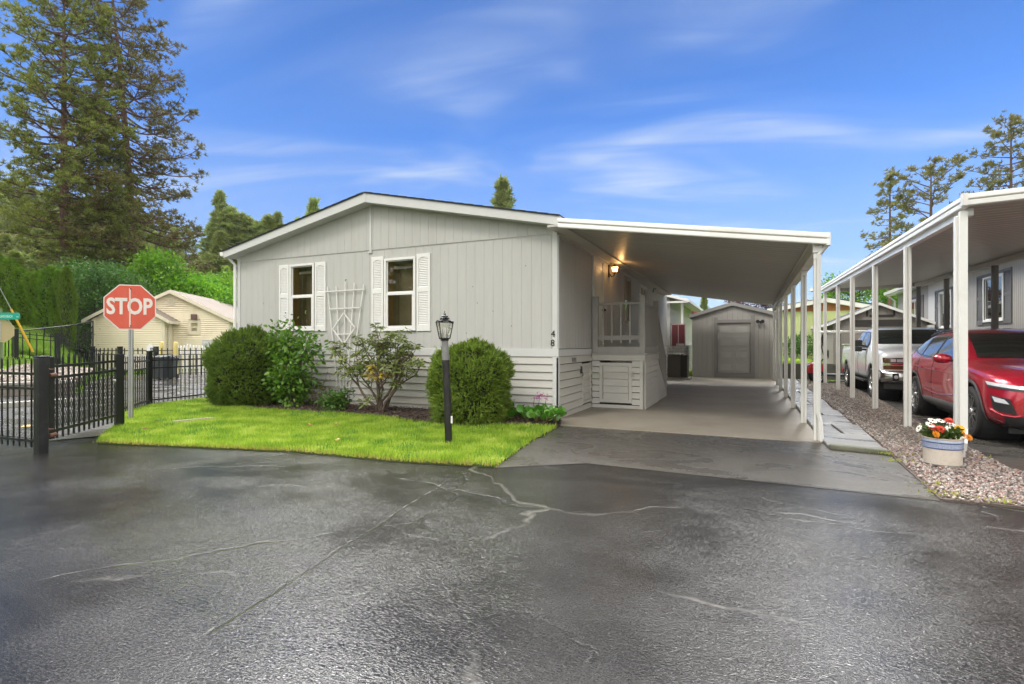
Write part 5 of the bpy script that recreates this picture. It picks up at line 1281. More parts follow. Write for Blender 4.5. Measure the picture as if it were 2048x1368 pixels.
for i, (u, v, d) in enumerate([(324, 683, 25), (351.5, 683, 21.6)]):
    p = at(u, v, d); b = MB(); b.lathe([(.0, p.z), (.05, p.z - .01), (.085, p.z - .05), (.09, p.z - .3), (.09, 0), (.1, -.05)], 14, (p.x, p.y, 0))
    b.lathe([(.091, p.z - .35), (.093, p.z - .35), (.093, p.z - .28), (.091, p.z - .28)], 14, (p.x, p.y, 0))
    tag(b.build('bollard', YB, smooth=50), 'pale yellow bollard ' + ('at the corner of the beige wing' if i == 0 else 'in front of the white picket fence'), 'bollard', 'yellow bollards by the beige house')
wp0, wp1 = at(356, 688, 24.2), at(470, 688, 25)
wf = thing('picket_fence', 'white board fence in front of the beige house beside the bollards', 'fence', (wp0.x, wp0.y, 0))
n = 19
for k in range(n + 1):
    p = wp0.lerp(wp1, k / n); zt3 = 1.28 + (.06 if k in (3, 4) else 0)
    b = MB(); b.box(p.x - .045, p.y - .02, .0, p.x + .045, p.y + .01, zt3); b.prism([(p.x - .045, p.y - .02, zt3), (p.x + .045, p.y - .02, zt3), (p.x, p.y - .02, zt3 + .06)], (0, .03, 0)); b.build('picket', WHITE, wf)
b = MB()
for z in (.35, 1.0): b.bar((wp0.x, wp0.y + .04, z), (wp1.x, wp1.y + .04, z), .04, .08)
b.build('rail', WHITE, wf)
# low block wall and rubble bank left of the gate
BLK = stonewall_mat('retaining_block', (.24, .21, .18), (.17, .15, .13), (.05, .045, .04), sx=2.2)
a_, c_ = at(-60, 688, 13.6), at(150, 688, 14.8); dv = (c_ - a_).normalized(); nv = Vector((-dv.y, dv.x, 0))
rw_ = thing('retaining_wall', 'low grey block retaining wall with a pale cap left of the gate', 'retaining wall', (a_.x, a_.y, 0))
b = MB(); b.prism([a_ + Vector((0, 0, -CAMH)), c_ + Vector((0, 0, -CAMH)), c_ + nv * .3 + Vector((0, 0, -CAMH)), a_ + nv * .3 + Vector((0, 0, -CAMH))], (0, 0, .30)); b.build('blocks', BLK, rw_, bevel=.01)
b = MB(); e_ = Vector((0, 0, -CAMH + .302)); b.prism([a_ - nv * .03 + e_, c_ - nv * .03 + e_, c_ + nv * .34 + e_, a_ + nv * .34 + e_], (0, 0, .07)); b.build('cap', CONCRETE, rw_, bevel=.01)
a2, c2 = at(-60, 688, 11.0), at(160, 688, 12.4); d2 = (c2 - a2).normalized(); n2 = Vector((-d2.y, d2.x, 0)); e_ = Vector((0, 0, -CAMH))
b = MB(); b.prism([a2 + e_, c2 + e_, c2 + n2 * .18 + e_, a2 + n2 * .18 + e_], (0, 0, .13)); tag(b.build('kerb', CONCRETE, bevel=.02), kind='structure')
# rubble between the wall and the iron fence
bank = MB(); rows = []
for i in range(7):
    f = i / 6; rows.append([tuple(((a_ + nv * .3).lerp(c_ + nv * .3, j / 10) + nv * (f * 7.5)).xy) + (.33 + f * .35 * (1 - j / 14),) for j in range(11)])
bank.grid(rows); tag(bank.build('bank', mat('bank_soil', (.16, .12, .09), .9, var=.4, vs=6, bump=.8, bs=30, dirt=(.10, .13, .03), dirts=1.5)), kind='structure')
poly = [tuple((a_ + nv * .4).xy), tuple((c_ + nv * .4).xy), tuple((c_ + nv * 6.0).xy), tuple((a_ + nv * 6.0).xy)]
g = np.random.default_rng(31); p = pts_in(poly, 5200, g); k = len(p)
fz = ((p - np.array(a_.xy)) @ np.array(nv.xy)); fj = ((p - np.array(a_.xy)) @ np.array(dv.xy)) / (c_ - a_).length
zz = .33 + np.clip((fz - .3) / 7.5, 0, 1) * .35 * (1 - fj * .7)
R = frames(g.normal(size=(k, 3)), g) * np.array([1, .75, .55])[None, None, :]
V, F = scatter(*ico(), np.c_[p, zz + .02], R, .03 + .11 * g.random(k) ** 3)
tag(np_mesh('rubble', V, F, stonemat('bank_rubble', [(0, (.30, .25, .2)), (.4, (.15, .12, .10)), (.7, (.42, .37, .31)), (1, (.22, .17, .14))], .8), smooth=True), kind='stuff')
# long grass on the bank behind the fence
def grass3(name, poly, n, h0, h1, w_, m, seed):
    g = np.random.default_rng(seed); p = pts_in(poly, n, g); k = len(p)
    z = np.array([terrain(x, y) for x, y in p])
    az = g.random(k) * 6.28; h = h0 + (h1 - h0) * g.random(k); ww = w_ / h; tl = g.normal(0, .35, k); ca, sa_ = np.cos(az), np.sin(az)
    R = np.zeros((k, 3, 3)); R[:, 0, 0] = ca * ww; R[:, 1, 0] = sa_ * ww; R[:, 0, 1] = -sa_; R[:, 1, 1] = ca; R[:, 0, 2] = -sa_ * tl; R[:, 1, 2] = ca * tl; R[:, 2, 2] = 1
    V, F = scatter(*BLADE, np.c_[p, z], R, h); return tag(np_mesh(name, V, F, m), kind='stuff')
BG = leafmat('bank_grass', (.11, .20, .02), (.22, .36, .04), (.34, .40, .10), trans=.4)
poly = [tuple(at(u, 688, d).xy) for u, d in ((35, 22.3), (190, 23.5), (190, 26), (40, 26))]
grass3('bank_grass', poly, 40000, .08, .40, .03, BG, 41)
poly = [tuple(at(u, 688, d).xy) for u, d in ((-20, 19.8), (200, 20.5), (190, 22.5), (-20, 21.5))]
grass3('bank_grass', poly, 5000, .05, .25, .025, BG, 42)
# far lawns around the carport gaps get real blades too
grass('far_lawn_grass', [(-2.9, 24.9), (-2.25, 24.9), (-2.25, 38), (-4.5, 38), (-4.5, 36.2), (-2.9, 36.2)], 26000, .04, .09, .03, -.03, GRASSM, 43)
grass('far_lawn_grass', [(1.1, 24.75), (3.0, 24.75), (3.0, 35), (1.1, 35)], 40000, .05, .10, .03, .50, GRASSM, 44)
# sprinkler drain and cut strip in the lawn
p = gnd(345, 846, .05); q_ = gnd(424, 840, .05)
b = MB(); b.bar((p.x, p.y, .07), (q_.x, q_.y, .085), .035, .03); b.bar((p.x, p.y + .05, .065), (q_.x, q_.y + .05, .08), .02, .03); tag(b.build('garden_edging', mat('pale_bleached_wood', (.45, .40, .28), .8, var=.2, vs=10)), 'pale bleached strip of edging lying in the lawn right of the stop sign', 'edging strip')
# ---------------------------------------------------------------- vehicles: one lofted shell each, details draped on to it
def carpaint(name, col, rough=.28, metal=.55):
    m, t = nt(name); tc = N(t, 'ShaderNodeTexCoord')
    fl = noise(t, tc.outputs['Object'], 900, 2); wet = noise(t, tc.outputs['Object'], 130, 3, .6)
    c = mixc(t, mrange(t, fl, .3, .7, 0, 1), tuple(x * .85 for x in col), tuple(min(1, x * 1.2) for x in col))
    p = N(t, 'ShaderNodeBsdfPrincipled', Metallic=metal, Roughness=rough); L(t, c, p.inputs['Base Color'])
    p.inputs['Coat Weight'].default_value = 1; p.inputs['Coat Roughness'].default_value = .04
    L(t, bumpn(t, mrange(t, wet, .62, .72, 0, 1), .12, .003), p.inputs['Coat Normal']); out(t, p.outputs[0]); return m
def shell(stations, half, wells, name, m, root, pos, level=2, crease=None):
    """stations: (y, [(x,z)...]) half sections from under the floor round to the roof centre line"""
    vs, fs = [], []
    k = len(stations[0][1])
    for y, sec in stations:
        row = [(-x, y, z) for x, z in sec] + [(x, y, z) for x, z in sec[::-1][1:]]
        vs += row
    w_ = 2 * k - 1
    for i in range(len(stations) - 1):
        for j in range(w_):
            jn = (j + 1) % w_
            if j == w_ - 1: fs.append((i*w_+j, i*w_, (i+1)*w_, (i+1)*w_+j))
            else: fs.append((i*w_+j, i*w_+jn, (i+1)*w_+jn, (i+1)*w_+j))
    fs.append(tuple(range(w_))[::-1]); n = len(stations); fs.append(tuple(range((n-1)*w_, n*w_)))
    me = bpy.data.meshes.new(name); me.from_pydata(vs, [], fs)
    bm = bmesh.new(); bm.from_mesh(me); bmesh.ops.recalc_face_normals(bm, faces=bm.faces); bm.to_mesh(me); bm.free()
    o = bpy.data.objects.new(name, me); COL.objects.link(o)
    s = o.modifiers.new('s', 'SUBSURF'); s.levels = level; s.render_levels = level
    cut = []
    for (x, y, z, r, dep) in wells:
        b = MB(); b.lathe([(0, -dep/2), (r, -dep/2), (r, dep/2), (0, dep/2)], 36, (x, y, z), 'x')
        c = b.build('well', None, fix=True); cut.append(c)
        md = o.modifiers.new('b', 'BOOLEAN'); md.operation = 'DIFFERENCE'; md.object = c; md.solver = 'EXACT'
    bpy.context.view_layer.update()
    dg = bpy.context.evaluated_depsgraph_get(); me2 = bpy.data.meshes.new_from_object(o.evaluated_get(dg))
    for c in cut: bpy.data.objects.remove(c)
    bpy.data.objects.remove(o); me2.name = name
    me2.polygons.foreach_set('use_smooth', [True] * len(me2.polygons)); me2.set_sharp_from_angle(angle=R_(38))
    me2.materials.clear()
    bm = bmesh.new(); bm.from_mesh(me2); bvh = BVHTree.FromBMesh(bm); bm.free()
    o = link_mesh(name, me2, m, root)
    return o, bvh
class Drape:
    def __init__(s, bvh): s.b = bvh
    def side(s, y, z, sg=-1, off=.004):
        h = s.b.ray_cast(Vector((sg * 3, y, z)), Vector((-sg, 0, 0)))
        if h[0] is None: return None
        return h[0] + h[1] * off if h[1].dot(Vector((sg, 0, 0))) > 0 else h[0] - h[1] * off
    def front(s, x, z, off=.004, dx=0.0):
        d = Vector((dx, 1, 0)).normalized(); h = s.b.ray_cast(Vector((x, 0, z)) - d * 3, d)
        if h[0] is None: return None
        n = h[1] if h[1].dot(d) < 0 else -h[1]
        return h[0] + n * off
    def rear(s, x, z, off=.004):
        h = s.b.ray_cast(Vector((x, 9, z)), Vector((0, -1, 0))); n = h[1] if h[1].y > 0 else -h[1]
        return h[0] + n * off
    def top(s, x, y, off=.004):
        h = s.b.ray_cast(Vector((x, y, 5)), Vector((0, 0, -1))); n = h[1] if h[1].z > 0 else -h[1]
        return h[0] + n * off
def lerp(a, b, f): return a + (b - a) * f
def curve(pts, x):
    if x <= pts[0][0]: return pts[0][1]
    for (a, p), (b, q) in zip(pts, pts[1:]):
        if x <= b: return lerp(p, q, (x - a) / (b - a))
    return pts[-1][1]
def side_patch(dr, sg, y0, y1, top, bot, n=14, m=8, off=.005):
    rows = []
    for j in range(m + 1):
        r = []
        for i in range(n + 1):
            y = lerp(y0, y1, i / n); a, b_ = curve(bot, y), curve(top, y)
            p = dr.side(y, lerp(a, b_, j / m), sg, off); r.append(p if p is not None else Vector((sg * .8, y, lerp(a, b_, j / m))))
        rows.append(r)
    b = MB(); b.grid(rows if sg < 0 else [r[::-1] for r in rows]); return b
def front_patch(dr, quad, n=12, m=6, off=.005, dx=0.0):
    (a, b_, c, d) = quad; rows = []
    for j in range(m + 1):
        r = []
        for i in range(n + 1):
            f, g_ = i / n, j / m
            x = lerp(lerp(a[0], b_[0], f), lerp(d[0], c[0], f), g_); z = lerp(lerp(a[1], b_[1], f), lerp(d[1], c[1], f), g_)
            p = dr.front(x, z, off, dx); r.append(p)
        rows.append(r)
    last = None
    for r in rows:
        for i, p in enumerate(r):
            if p is None: r[i] = last if last is not None else Vector((0, 0, .6))
            last = r[i]
    b = MB(); b.grid(rows); return b
def seam(dr, sg, pts, r=.0045, n=10):
    path = []
    for (ya, za_), (yb, zb_) in zip(pts, pts[1:]):
        for i in range(n):
            p = dr.side(lerp(ya, yb, i / n), lerp(za_, zb_, i / n), sg, .0)
            if p is not None: path.append(p)
    return path
def wheel(root, x, y, r, w_, sg, spokes, rim_m, rr=.70, style='split'):
    b = MB(); b.lathe([(r*rr, -w_*.46), (r*.90, -w_*.5), (r*.965, -w_*.44), (r, -w_*.30), (r, w_*.30), (r*.965, w_*.44), (r*.90, w_*.5), (r*rr, w_*.46), (r*rr, -w_*.46)], 40, (x, y, r), 'x')
    for k in range(48):
        a = k * 2 * math.pi / 48; 
        for dx in (-.22, .0, .22): 
            aa = a + dx * .2; c = Vector((x + dx * w_, y + math.cos(aa) * r * 1.0, r + math.sin(aa) * r * 1.0))
            if c.z > .02: b.bar(c - Vector((w_ * .09, 0, 0)), c + Vector((w_ * .09, 0, 0)), .018, .012, (0, math.cos(aa), math.sin(aa)))
    wh = b.build('wheel', RUBBER, root, smooth=35, local=True)
    xo = x + sg * w_ * .44
    b = MB(); R1 = r * rr
    b.lathe([(R1, -w_*.45), (R1*1.03, w_*.44*sg if sg > 0 else -w_*.44), (R1*.95, sg*w_*.44), (R1*.90, sg*w_*.30), (R1*.90, -sg*w_*.2), (0, -sg*w_*.2)], 36, (x, y, r), 'x')
    for k in range(spokes):
        a = k * 2 * math.pi / spokes + .3
        for da in ((-.16, .16) if style == 'split' else (0,)):
            p = Vector((xo - sg * .02, y + math.cos(a) * R1 * .18, r + math.sin(a) * R1 * .18)); q = Vector((xo - sg * .005, y + math.cos(a + da) * R1 * .95, r + math.sin(a + da) * R1 * .95))
            b.bar(p, q, .024 if style == 'split' else .055, .022, (sg, 0, 0))
    b.lathe([(0, sg*.016), (R1*.14, sg*.012), (R1*.22, -sg*.01), (R1*.24, -sg*.05)], 20, (xo, y, r), 'x')
    b.build('rim', rim_m, wh, smooth=40, local=True)
    b = MB(); b.lathe([(R1*.88, 0), (0, 0)], 24, (x + sg * w_ * .02, y, r), 'x'); b.build('brake_disc', DARKPL, wh, local=True)
LEDM = mat('clear_lamp', (.62, .64, .66), .08, var=.1, vs=20, coat=1, spec=.9); AMBER = mat('amber_lamp', (.12, .045, .015), .15, coat=1)
# ================================================= red crossover
RED = carpaint('deep_red_paint', (.40, .009, .028), .26, .35)
car = thing('parked_car', 'deep red crossover parked under the neighbouring carport at the right picture edge', 'car', (3.985, 9.06, 0))
def sec(zb, wb, w, zl, zc, ws, zs, wt, zt, cr): return [(0, zb), (wb, zb), (w * .985, zl), (w, lerp(zl, zc, .55)), (w * .985, zc), (ws, zs), (lerp(ws, wt, .93), lerp(zs, zt, .9)), (wt * .9, zt + cr * .35), (wt * .45, zt + cr * .85), (0, zt + cr)]
stt = [(0.00, sec(.30, .45, .60, .38, .60, .56, .70, .50, .74, .0)), (0.03, sec(.27, .62, .78, .36, .62, .72, .78, .62, .84, .01)), (0.16, sec(.24, .74, .90, .36, .68, .85, .86, .72, .93, .02)),
       (0.42, sec(.22, .82, .965, .38, .76, .92, .95, .76, 1.01, .035)), (0.95, sec(.22, .86, .985, .40, .84, .955, 1.02, .80, 1.075, .045)), (1.35, sec(.22, .86, .98, .40, .88, .955, 1.06, .82, 1.125, .045)),
       (1.50, sec(.22, .86, .975, .40, .89, .955, 1.075, .82, 1.16, .045)), (1.95, sec(.22, .86, .97, .40, .90, .945, 1.09, .74, 1.42, .05)), (2.34, sec(.22, .86, .97, .40, .91, .94, 1.10, .67, 1.595, .045)), (2.75, sec(.22, .86, .97, .40, .92, .94, 1.11, .655, 1.64, .05)),
       (3.5, sec(.22, .86, .975, .40, .93, .945, 1.13, .65, 1.625, .05)), (4.05, sec(.22, .86, .985, .42, .95, .95, 1.16, .64, 1.57, .045)), (4.38, sec(.24, .84, .975, .44, .95, .93, 1.17, .63, 1.46, .04)), (4.66, sec(.28, .80, .94, .46, .94, .90, 1.13, .70, 1.22, .03)), (4.82, sec(.32, .7, .88, .48, .88, .84, 1.04, .68, 1.10, .02)), (4.86, sec(.40, .5, .74, .52, .80, .72, .94, .58, 1.0, .0))]
wells = [(sg * .86, y, .385, .445, .62) for sg in (-1, 1) for y in (.95, 3.81)]
body, bvh = shell(stt, .985, wells, 'body', RED, car, None)
D_ = Drape(bvh)
for sg in (-1, 1):
    for y in (.95, 3.81): wheel(car, sg * .855, y, .385, .245, sg, 7, ALLOY)
b = MB()
for sg in (-1, 1):
    for y in (.95, 3.81): b.lathe([(.44, -.24), (.44, .20)], 30, (sg * .70, y, .385), 'x'); b.lathe([(0, 0), (.44, 0)], 30, (sg * .50, y, .385), 'x')
b.box(-.72, .35, .17, .72, 4.5, .28); b.build('wheel_well', DARKPL, car, local=True)
TOPC = [(1.62, 1.155), (1.85, 1.27), (2.3, 1.475), (2.75, 1.545), (3.3, 1.55), (3.8, 1.515), (4.15, 1.44), (4.32, 1.37)]
BOTC = [(1.62, 1.13), (2.3, 1.135), (3.0, 1.15), (3.6, 1.175), (3.95, 1.22), (4.15, 1.29), (4.32, 1.355)]
b = MB()
for sg in (-1, 1):
    q = side_patch(D_, sg, 1.66, 4.30, TOPC, BOTC, 28, 6, .003); b.add(q.v, q.f)
b.build('window_surround', DARKPL, car, smooth=180, local=True)
for sg in (-1, 1):
    for y0, y1 in ((1.86, 2.72), (2.82, 3.52), (3.58, 4.16)):
        T = [(y, z - .018) for y, z in TOPC]; B_ = [(y, z + .016) for y, z in BOTC]
        side_patch(D_, sg, y0, y1, T, B_, 14, 6, .009).build('side_window', CARGLASS, car, smooth=180, local=True)
    path = [D_.side(y, curve(BOTC, y) - .004, sg, .006) for y in [1.7 + i * .09 for i in range(29)]]
    b = MB(); b.tube([p for p in path if p], .008, 6); b.build('belt_trim', CHROME, car, local=True)
front_patch(D_, [(-.70, 1.185), (.70, 1.185), (.585, 1.575), (-.585, 1.575)], 18, 8, .006).build('windshield', CARGLASS, car, smooth=180, local=True)
b = MB()
for x0, x1 in ((-.55, .05), (.0, .58)): b.tube([Vector((x0, 1.50, 1.19)), Vector((lerp(x0, x1, .5), 1.54, 1.20)), Vector((x1, 1.56, 1.205))], .009, 6)
b.build('wiper', DARKPL, car, local=True)
dp = MB()
for sg in (-1, 1):
    for pts in ([(1.52, .36), (1.50, .75), (1.60, 1.08)], [(2.76, .36), (2.78, .8), (2.77, 1.12)], [(3.42, .40), (3.44, .62), (3.60, .85), (3.64, 1.15)], [(1.53, .38), (2.2, .37), (3.40, .39)]):
        pa = seam(D_, sg, pts)
        if len(pa) > 2: dp.tube(pa, .0045, 5)
dp.build('door_gap', mat('panel_gap', (.01, .003, .004), .6), car, local=True)
dp = MB()
for sg in (-1, 1):          # shoulder crease highlights as real pressed ridges
    pa = seam(D_, sg, [(1.2, .90), (2.4, .93), (3.3, .955), (4.2, .99)], n=14); dp.tube(pa, .011, 6)
    pa = seam(D_, sg, [(1.6, .58), (2.4, .52), (3.3, .56)], n=14); dp.tube(pa, .012, 6)
dp.build('crease', RED, car, smooth=60, local=True)
for sg in (-1, 1):
    for y in (2.55, 3.38):
        p = D_.side(y, .965, sg, .018); b = MB(); b.tube([p + Vector((0, -.09, -.004)), p + Vector((sg * .012, -.03, 0)), p + Vector((sg * .012, .03, 0)), p + Vector((0, .09, .008))], .013, 8); b.build('handle', RED, car, smooth=60, local=True)
CLAD = mat('satin_grey_cladding', (.10, .10, .10), .42, var=.15)
for sg in (-1, 1):
    b = MB(); rows = []
    for z, o in ((.21, .008), (.27, .02), (.36, .022), (.43, .010), (.44, .0)):
        rows.append([D_.side(y, max(.245, z), sg, o) or Vector((sg * .9, y, z)) for y in [1.42 + i * .1 for i in range(20)]])
    b.grid(rows if sg < 0 else [r[::-1] for r in rows])
    b.build('lower_cladding', CLAD, car, smooth=50, local=True)
    for y0 in (.95, 3.81):
        ri, ro = [], []
        for k in range(25):
            a = math.pi * (k / 24) * 1.16 - .25
            for r_, L_ in ((.452, ri), (.50, ro)):
                yy, zz = y0 + math.cos(a) * r_, .385 + math.sin(a) * r_
                p = D_.side(yy, zz, sg, .012); L_.append(p if p is not None else Vector((sg * .93, yy, zz)))
        b = MB(); b.grid([ri, ro]); b.build('wheel_arch_trim', CLAD, car, smooth=50, local=True)

q = front_patch(D_, [(-.80, .245), (.80, .245), (.84, .43), (-.84, .43)], 20, 5, .014); q.build('front_valance', DARKPL, car, smooth=180, local=True)
front_patch(D_, [(-.50, .47), (.50, .47), (.60, .68), (-.60, .68)], 14, 6, .008).build('grille', mat('black_grille', (.008, .008, .008), .35, bump=.9, bs=60), car, smooth=180, local=True)
for sg in (-1, 1):
    side_dir = .55 * -sg
    b = front_patch(D_, [(sg * .45, .765), (sg * 1.15, .83), (sg * 1.19, .875), (sg * .45, .805)], 18, 4, .010, side_dir); b.build('headlight', LEDM, car, smooth=180, local=True)
    b = front_patch(D_, [(sg * .42, .735), (sg * 1.15, .80), (sg * 1.17, .83), (sg * .42, .765)], 18, 3, .007, side_dir); b.build('lamp_trim', DARKPL, car, smooth=180, local=True)
    b = front_patch(D_, [(sg * .76, .46), (sg * 1.04, .50), (sg * 1.10, .70), (sg * .84, .66)], 10, 8, .012, side_dir); fh = b.build('fog_lamp_housing', DARKPL, car, smooth=180, local=True)
    b = front_patch(D_, [(sg * .84, .59), (sg * 1.02, .61), (sg * 1.06, .68), (sg * .90, .65)], 6, 4, .020, side_dir); b.build('fog_lamp', LEDM, fh, smooth=180, local=True)
    b = MB(); path = []
    for x, z in ((.72, .45), (.78, .43), (.92, .44), (1.10, .50)):
        p = D_.front(sg * x, z, .012, side_dir)
        if p: path.append(p)
    b.tube(path, .012, 6); b.build('bumper_trim', RED, car, local=True)
    mz = 1.16; mx_ = sg * 1.06
    b = MB(); b.lathe([(.0, -.085), (.06, -.08), (.10, -.03), (.105, .03), (.09, .07), (.0, .075)], 14, (0, 0, 0), 'y')
    b.v = [(mx_ + x * 1.25, 1.80 + y, mz + z * .78) for x, y, z in b.v]; mr = b.build('mirror', RED, car, smooth=50, local=True)
    b = MB(); b.bar((sg * .93, 1.80, 1.12), (sg * 1.0, 1.80, 1.14), .06, .04); b.build('mirror_arm', DARKPL, mr, local=True)
    b = MB(); b.tube([D_.top(sg * .60, y, .03) for y in (2.5, 2.9, 3.4, 3.9, 4.1)], .016, 6); b.build('roof_rail', DARKPL, car, local=True)
    b = side_patch(D_, sg, 4.42, 4.74, [(4.42, 1.10), (4.74, 1.05)], [(4.42, 1.02), (4.74, .98)], 6, 3, .008); b.build('taillight', mat('red_taillight', (.25, .01, .01), .2, coat=1), car, smooth=180, local=True)
b = MB(); p = D_.top(.05, 4.0); b.prism([p + Vector((0, -.06, 0)), p + Vector((0, .08, 0)), p + Vector((0, .09, .06))], (.012, 0, 0)); b.build('antenna', DARKPL, car, local=True)
tx = text_mesh('badge', 'BLAZER', .05, (0, 0, 0), Matrix.Identity(3), CHROME, None, .001)
for v_ in tx.data.vertices:
    y = 1.86 - v_.co.x; z = .80 + v_.co.y; p = D_.side(y, z, -1, .006 + v_.co.z); v_.co = p if p else v_.co
tx.parent = car
# ================================================= silver pickup
SIL = carpaint('silver_paint', (.80, .81, .82), .30, .0)
trk = thing('pickup_truck', 'silver pickup truck parked behind the red crossover', 'pickup truck', (3.84, 14.92, 0))
def ts(zb, wb, w, zl, zc, ws, zs, wt, zt, cr): return [(0, zb), (wb, zb), (w * .985, zl), (w, lerp(zl, zc, .5)), (w, zc), (ws, zs), (lerp(ws, wt, .94), lerp(zs, zt, .92)), (wt * .92, zt + cr * .25), (wt * .5, zt + cr * .8), (0, zt + cr)]
st2 = [(0.00, ts(.52, .70, .86, .58, .85, .84, 1.06, .80, 1.10, .0)), (0.05, ts(.46, .80, .96, .56, .88, .94, 1.10, .88, 1.16, .01)), (.14, ts(.44, .84, .99, .56, .9, .975, 1.13, .90, 1.20, .02)), (0.55, ts(.42, .88, 1.01, .56, .95, .985, 1.17, .90, 1.245, .035)), (1.42, ts(.42, .9, 1.015, .56, .98, .985, 1.21, .88, 1.30, .04)),
       (1.54, ts(.42, .9, 1.015, .56, .99, .985, 1.23, .87, 1.35, .04)), (1.95, ts(.42, .9, 1.01, .56, 1.0, .98, 1.25, .79, 1.66, .05)), (2.28, ts(.42, .9, 1.01, .56, 1.0, .98, 1.26, .745, 1.81, .05)), (2.9, ts(.42, .9, 1.01, .56, 1.0, .98, 1.27, .74, 1.83, .05)), (3.55, ts(.42, .9, 1.01, .56, 1.0, .98, 1.28, .74, 1.81, .05)),
       (3.72, ts(.42, .9, 1.01, .56, 1.0, .98, 1.29, .77, 1.70, .04)), (3.82, ts(.42, .9, 1.01, .56, 1.0, .985, 1.30, .88, 1.40, .01)), (3.90, ts(.42, .9, 1.01, .56, 1.0, .985, 1.30, .90, 1.36, .0)), (4.6, ts(.42, .9, 1.02, .56, 1.0, .99, 1.31, .91, 1.37, .0)), (5.70, ts(.45, .9, 1.01, .58, 1.0, .98, 1.31, .91, 1.38, .0)), (5.80, ts(.5, .85, .98, .62, 1.0, .95, 1.3, .88, 1.37, .0))]
wells = [(sg * .9, y, .42, .50, .66) for sg in (-1, 1) for y in (1.0, 4.65)]
body, bvh = shell(st2, 1.02, wells, 'body', SIL, trk, None); D_ = Drape(bvh)
for sg in (-1, 1):
    for y in (1.0, 4.65): wheel(trk, sg * .88, y, .40, .275, sg, 6, ALLOY, .62, 'solid')
b = MB()
for sg in (-1, 1):
    for y in (1.0, 4.65): b.lathe([(.495, -.26), (.495, .22)], 30, (sg * .72, y, .42), 'x'); b.lathe([(0, 0), (.495, 0)], 30, (sg * .50, y, .42), 'x')
b.box(-.75, .5, .34, .75, 5.4, .48); b.build('wheel_well', DARKPL, trk, local=True)
TOPT = [(1.7, 1.36), (2.0, 1.57), (2.3, 1.72), (2.7, 1.755), (3.5, 1.745), (3.66, 1.70)]; BOTT = [(1.7, 1.30), (2.1, 1.29), (3.66, 1.32)]
for sg in (-1, 1):
    side_patch(D_, sg, 1.72, 3.68, TOPT, BOTT, 20, 5, .003).build('window_surround', DARKPL, trk, smooth=180, local=True)
    for y0, y1 in ((1.92, 2.72), (2.82, 3.58)): side_patch(D_, sg, y0, y1, [(y, z - .025) for y, z in TOPT], [(y, z + .02) for y, z in BOTT], 12, 5, .009).build('side_window', CARGLASS, trk, smooth=180, local=True)
front_patch(D_, [(-.80, 1.40), (.80, 1.40), (.68, 1.775), (-.68, 1.775)], 16, 7, .006).build('windshield', CARGLASS, trk, smooth=180, local=True)
dp = MB()
for sg in (-1, 1):
    for pts in ([(1.62, .55), (1.60, 1.0), (1.70, 1.24)], [(2.76, .55), (2.78, 1.28)], [(3.70, .55), (3.72, 1.28)], [(3.86, .5), (3.86, 1.32)], [(1.62, .56), (3.7, .56)]):
        pa = seam(D_, sg, pts)
        if len(pa) > 2: dp.tube(pa, .006, 5)
dp.build('door_gap', DARKPL, trk, local=True)
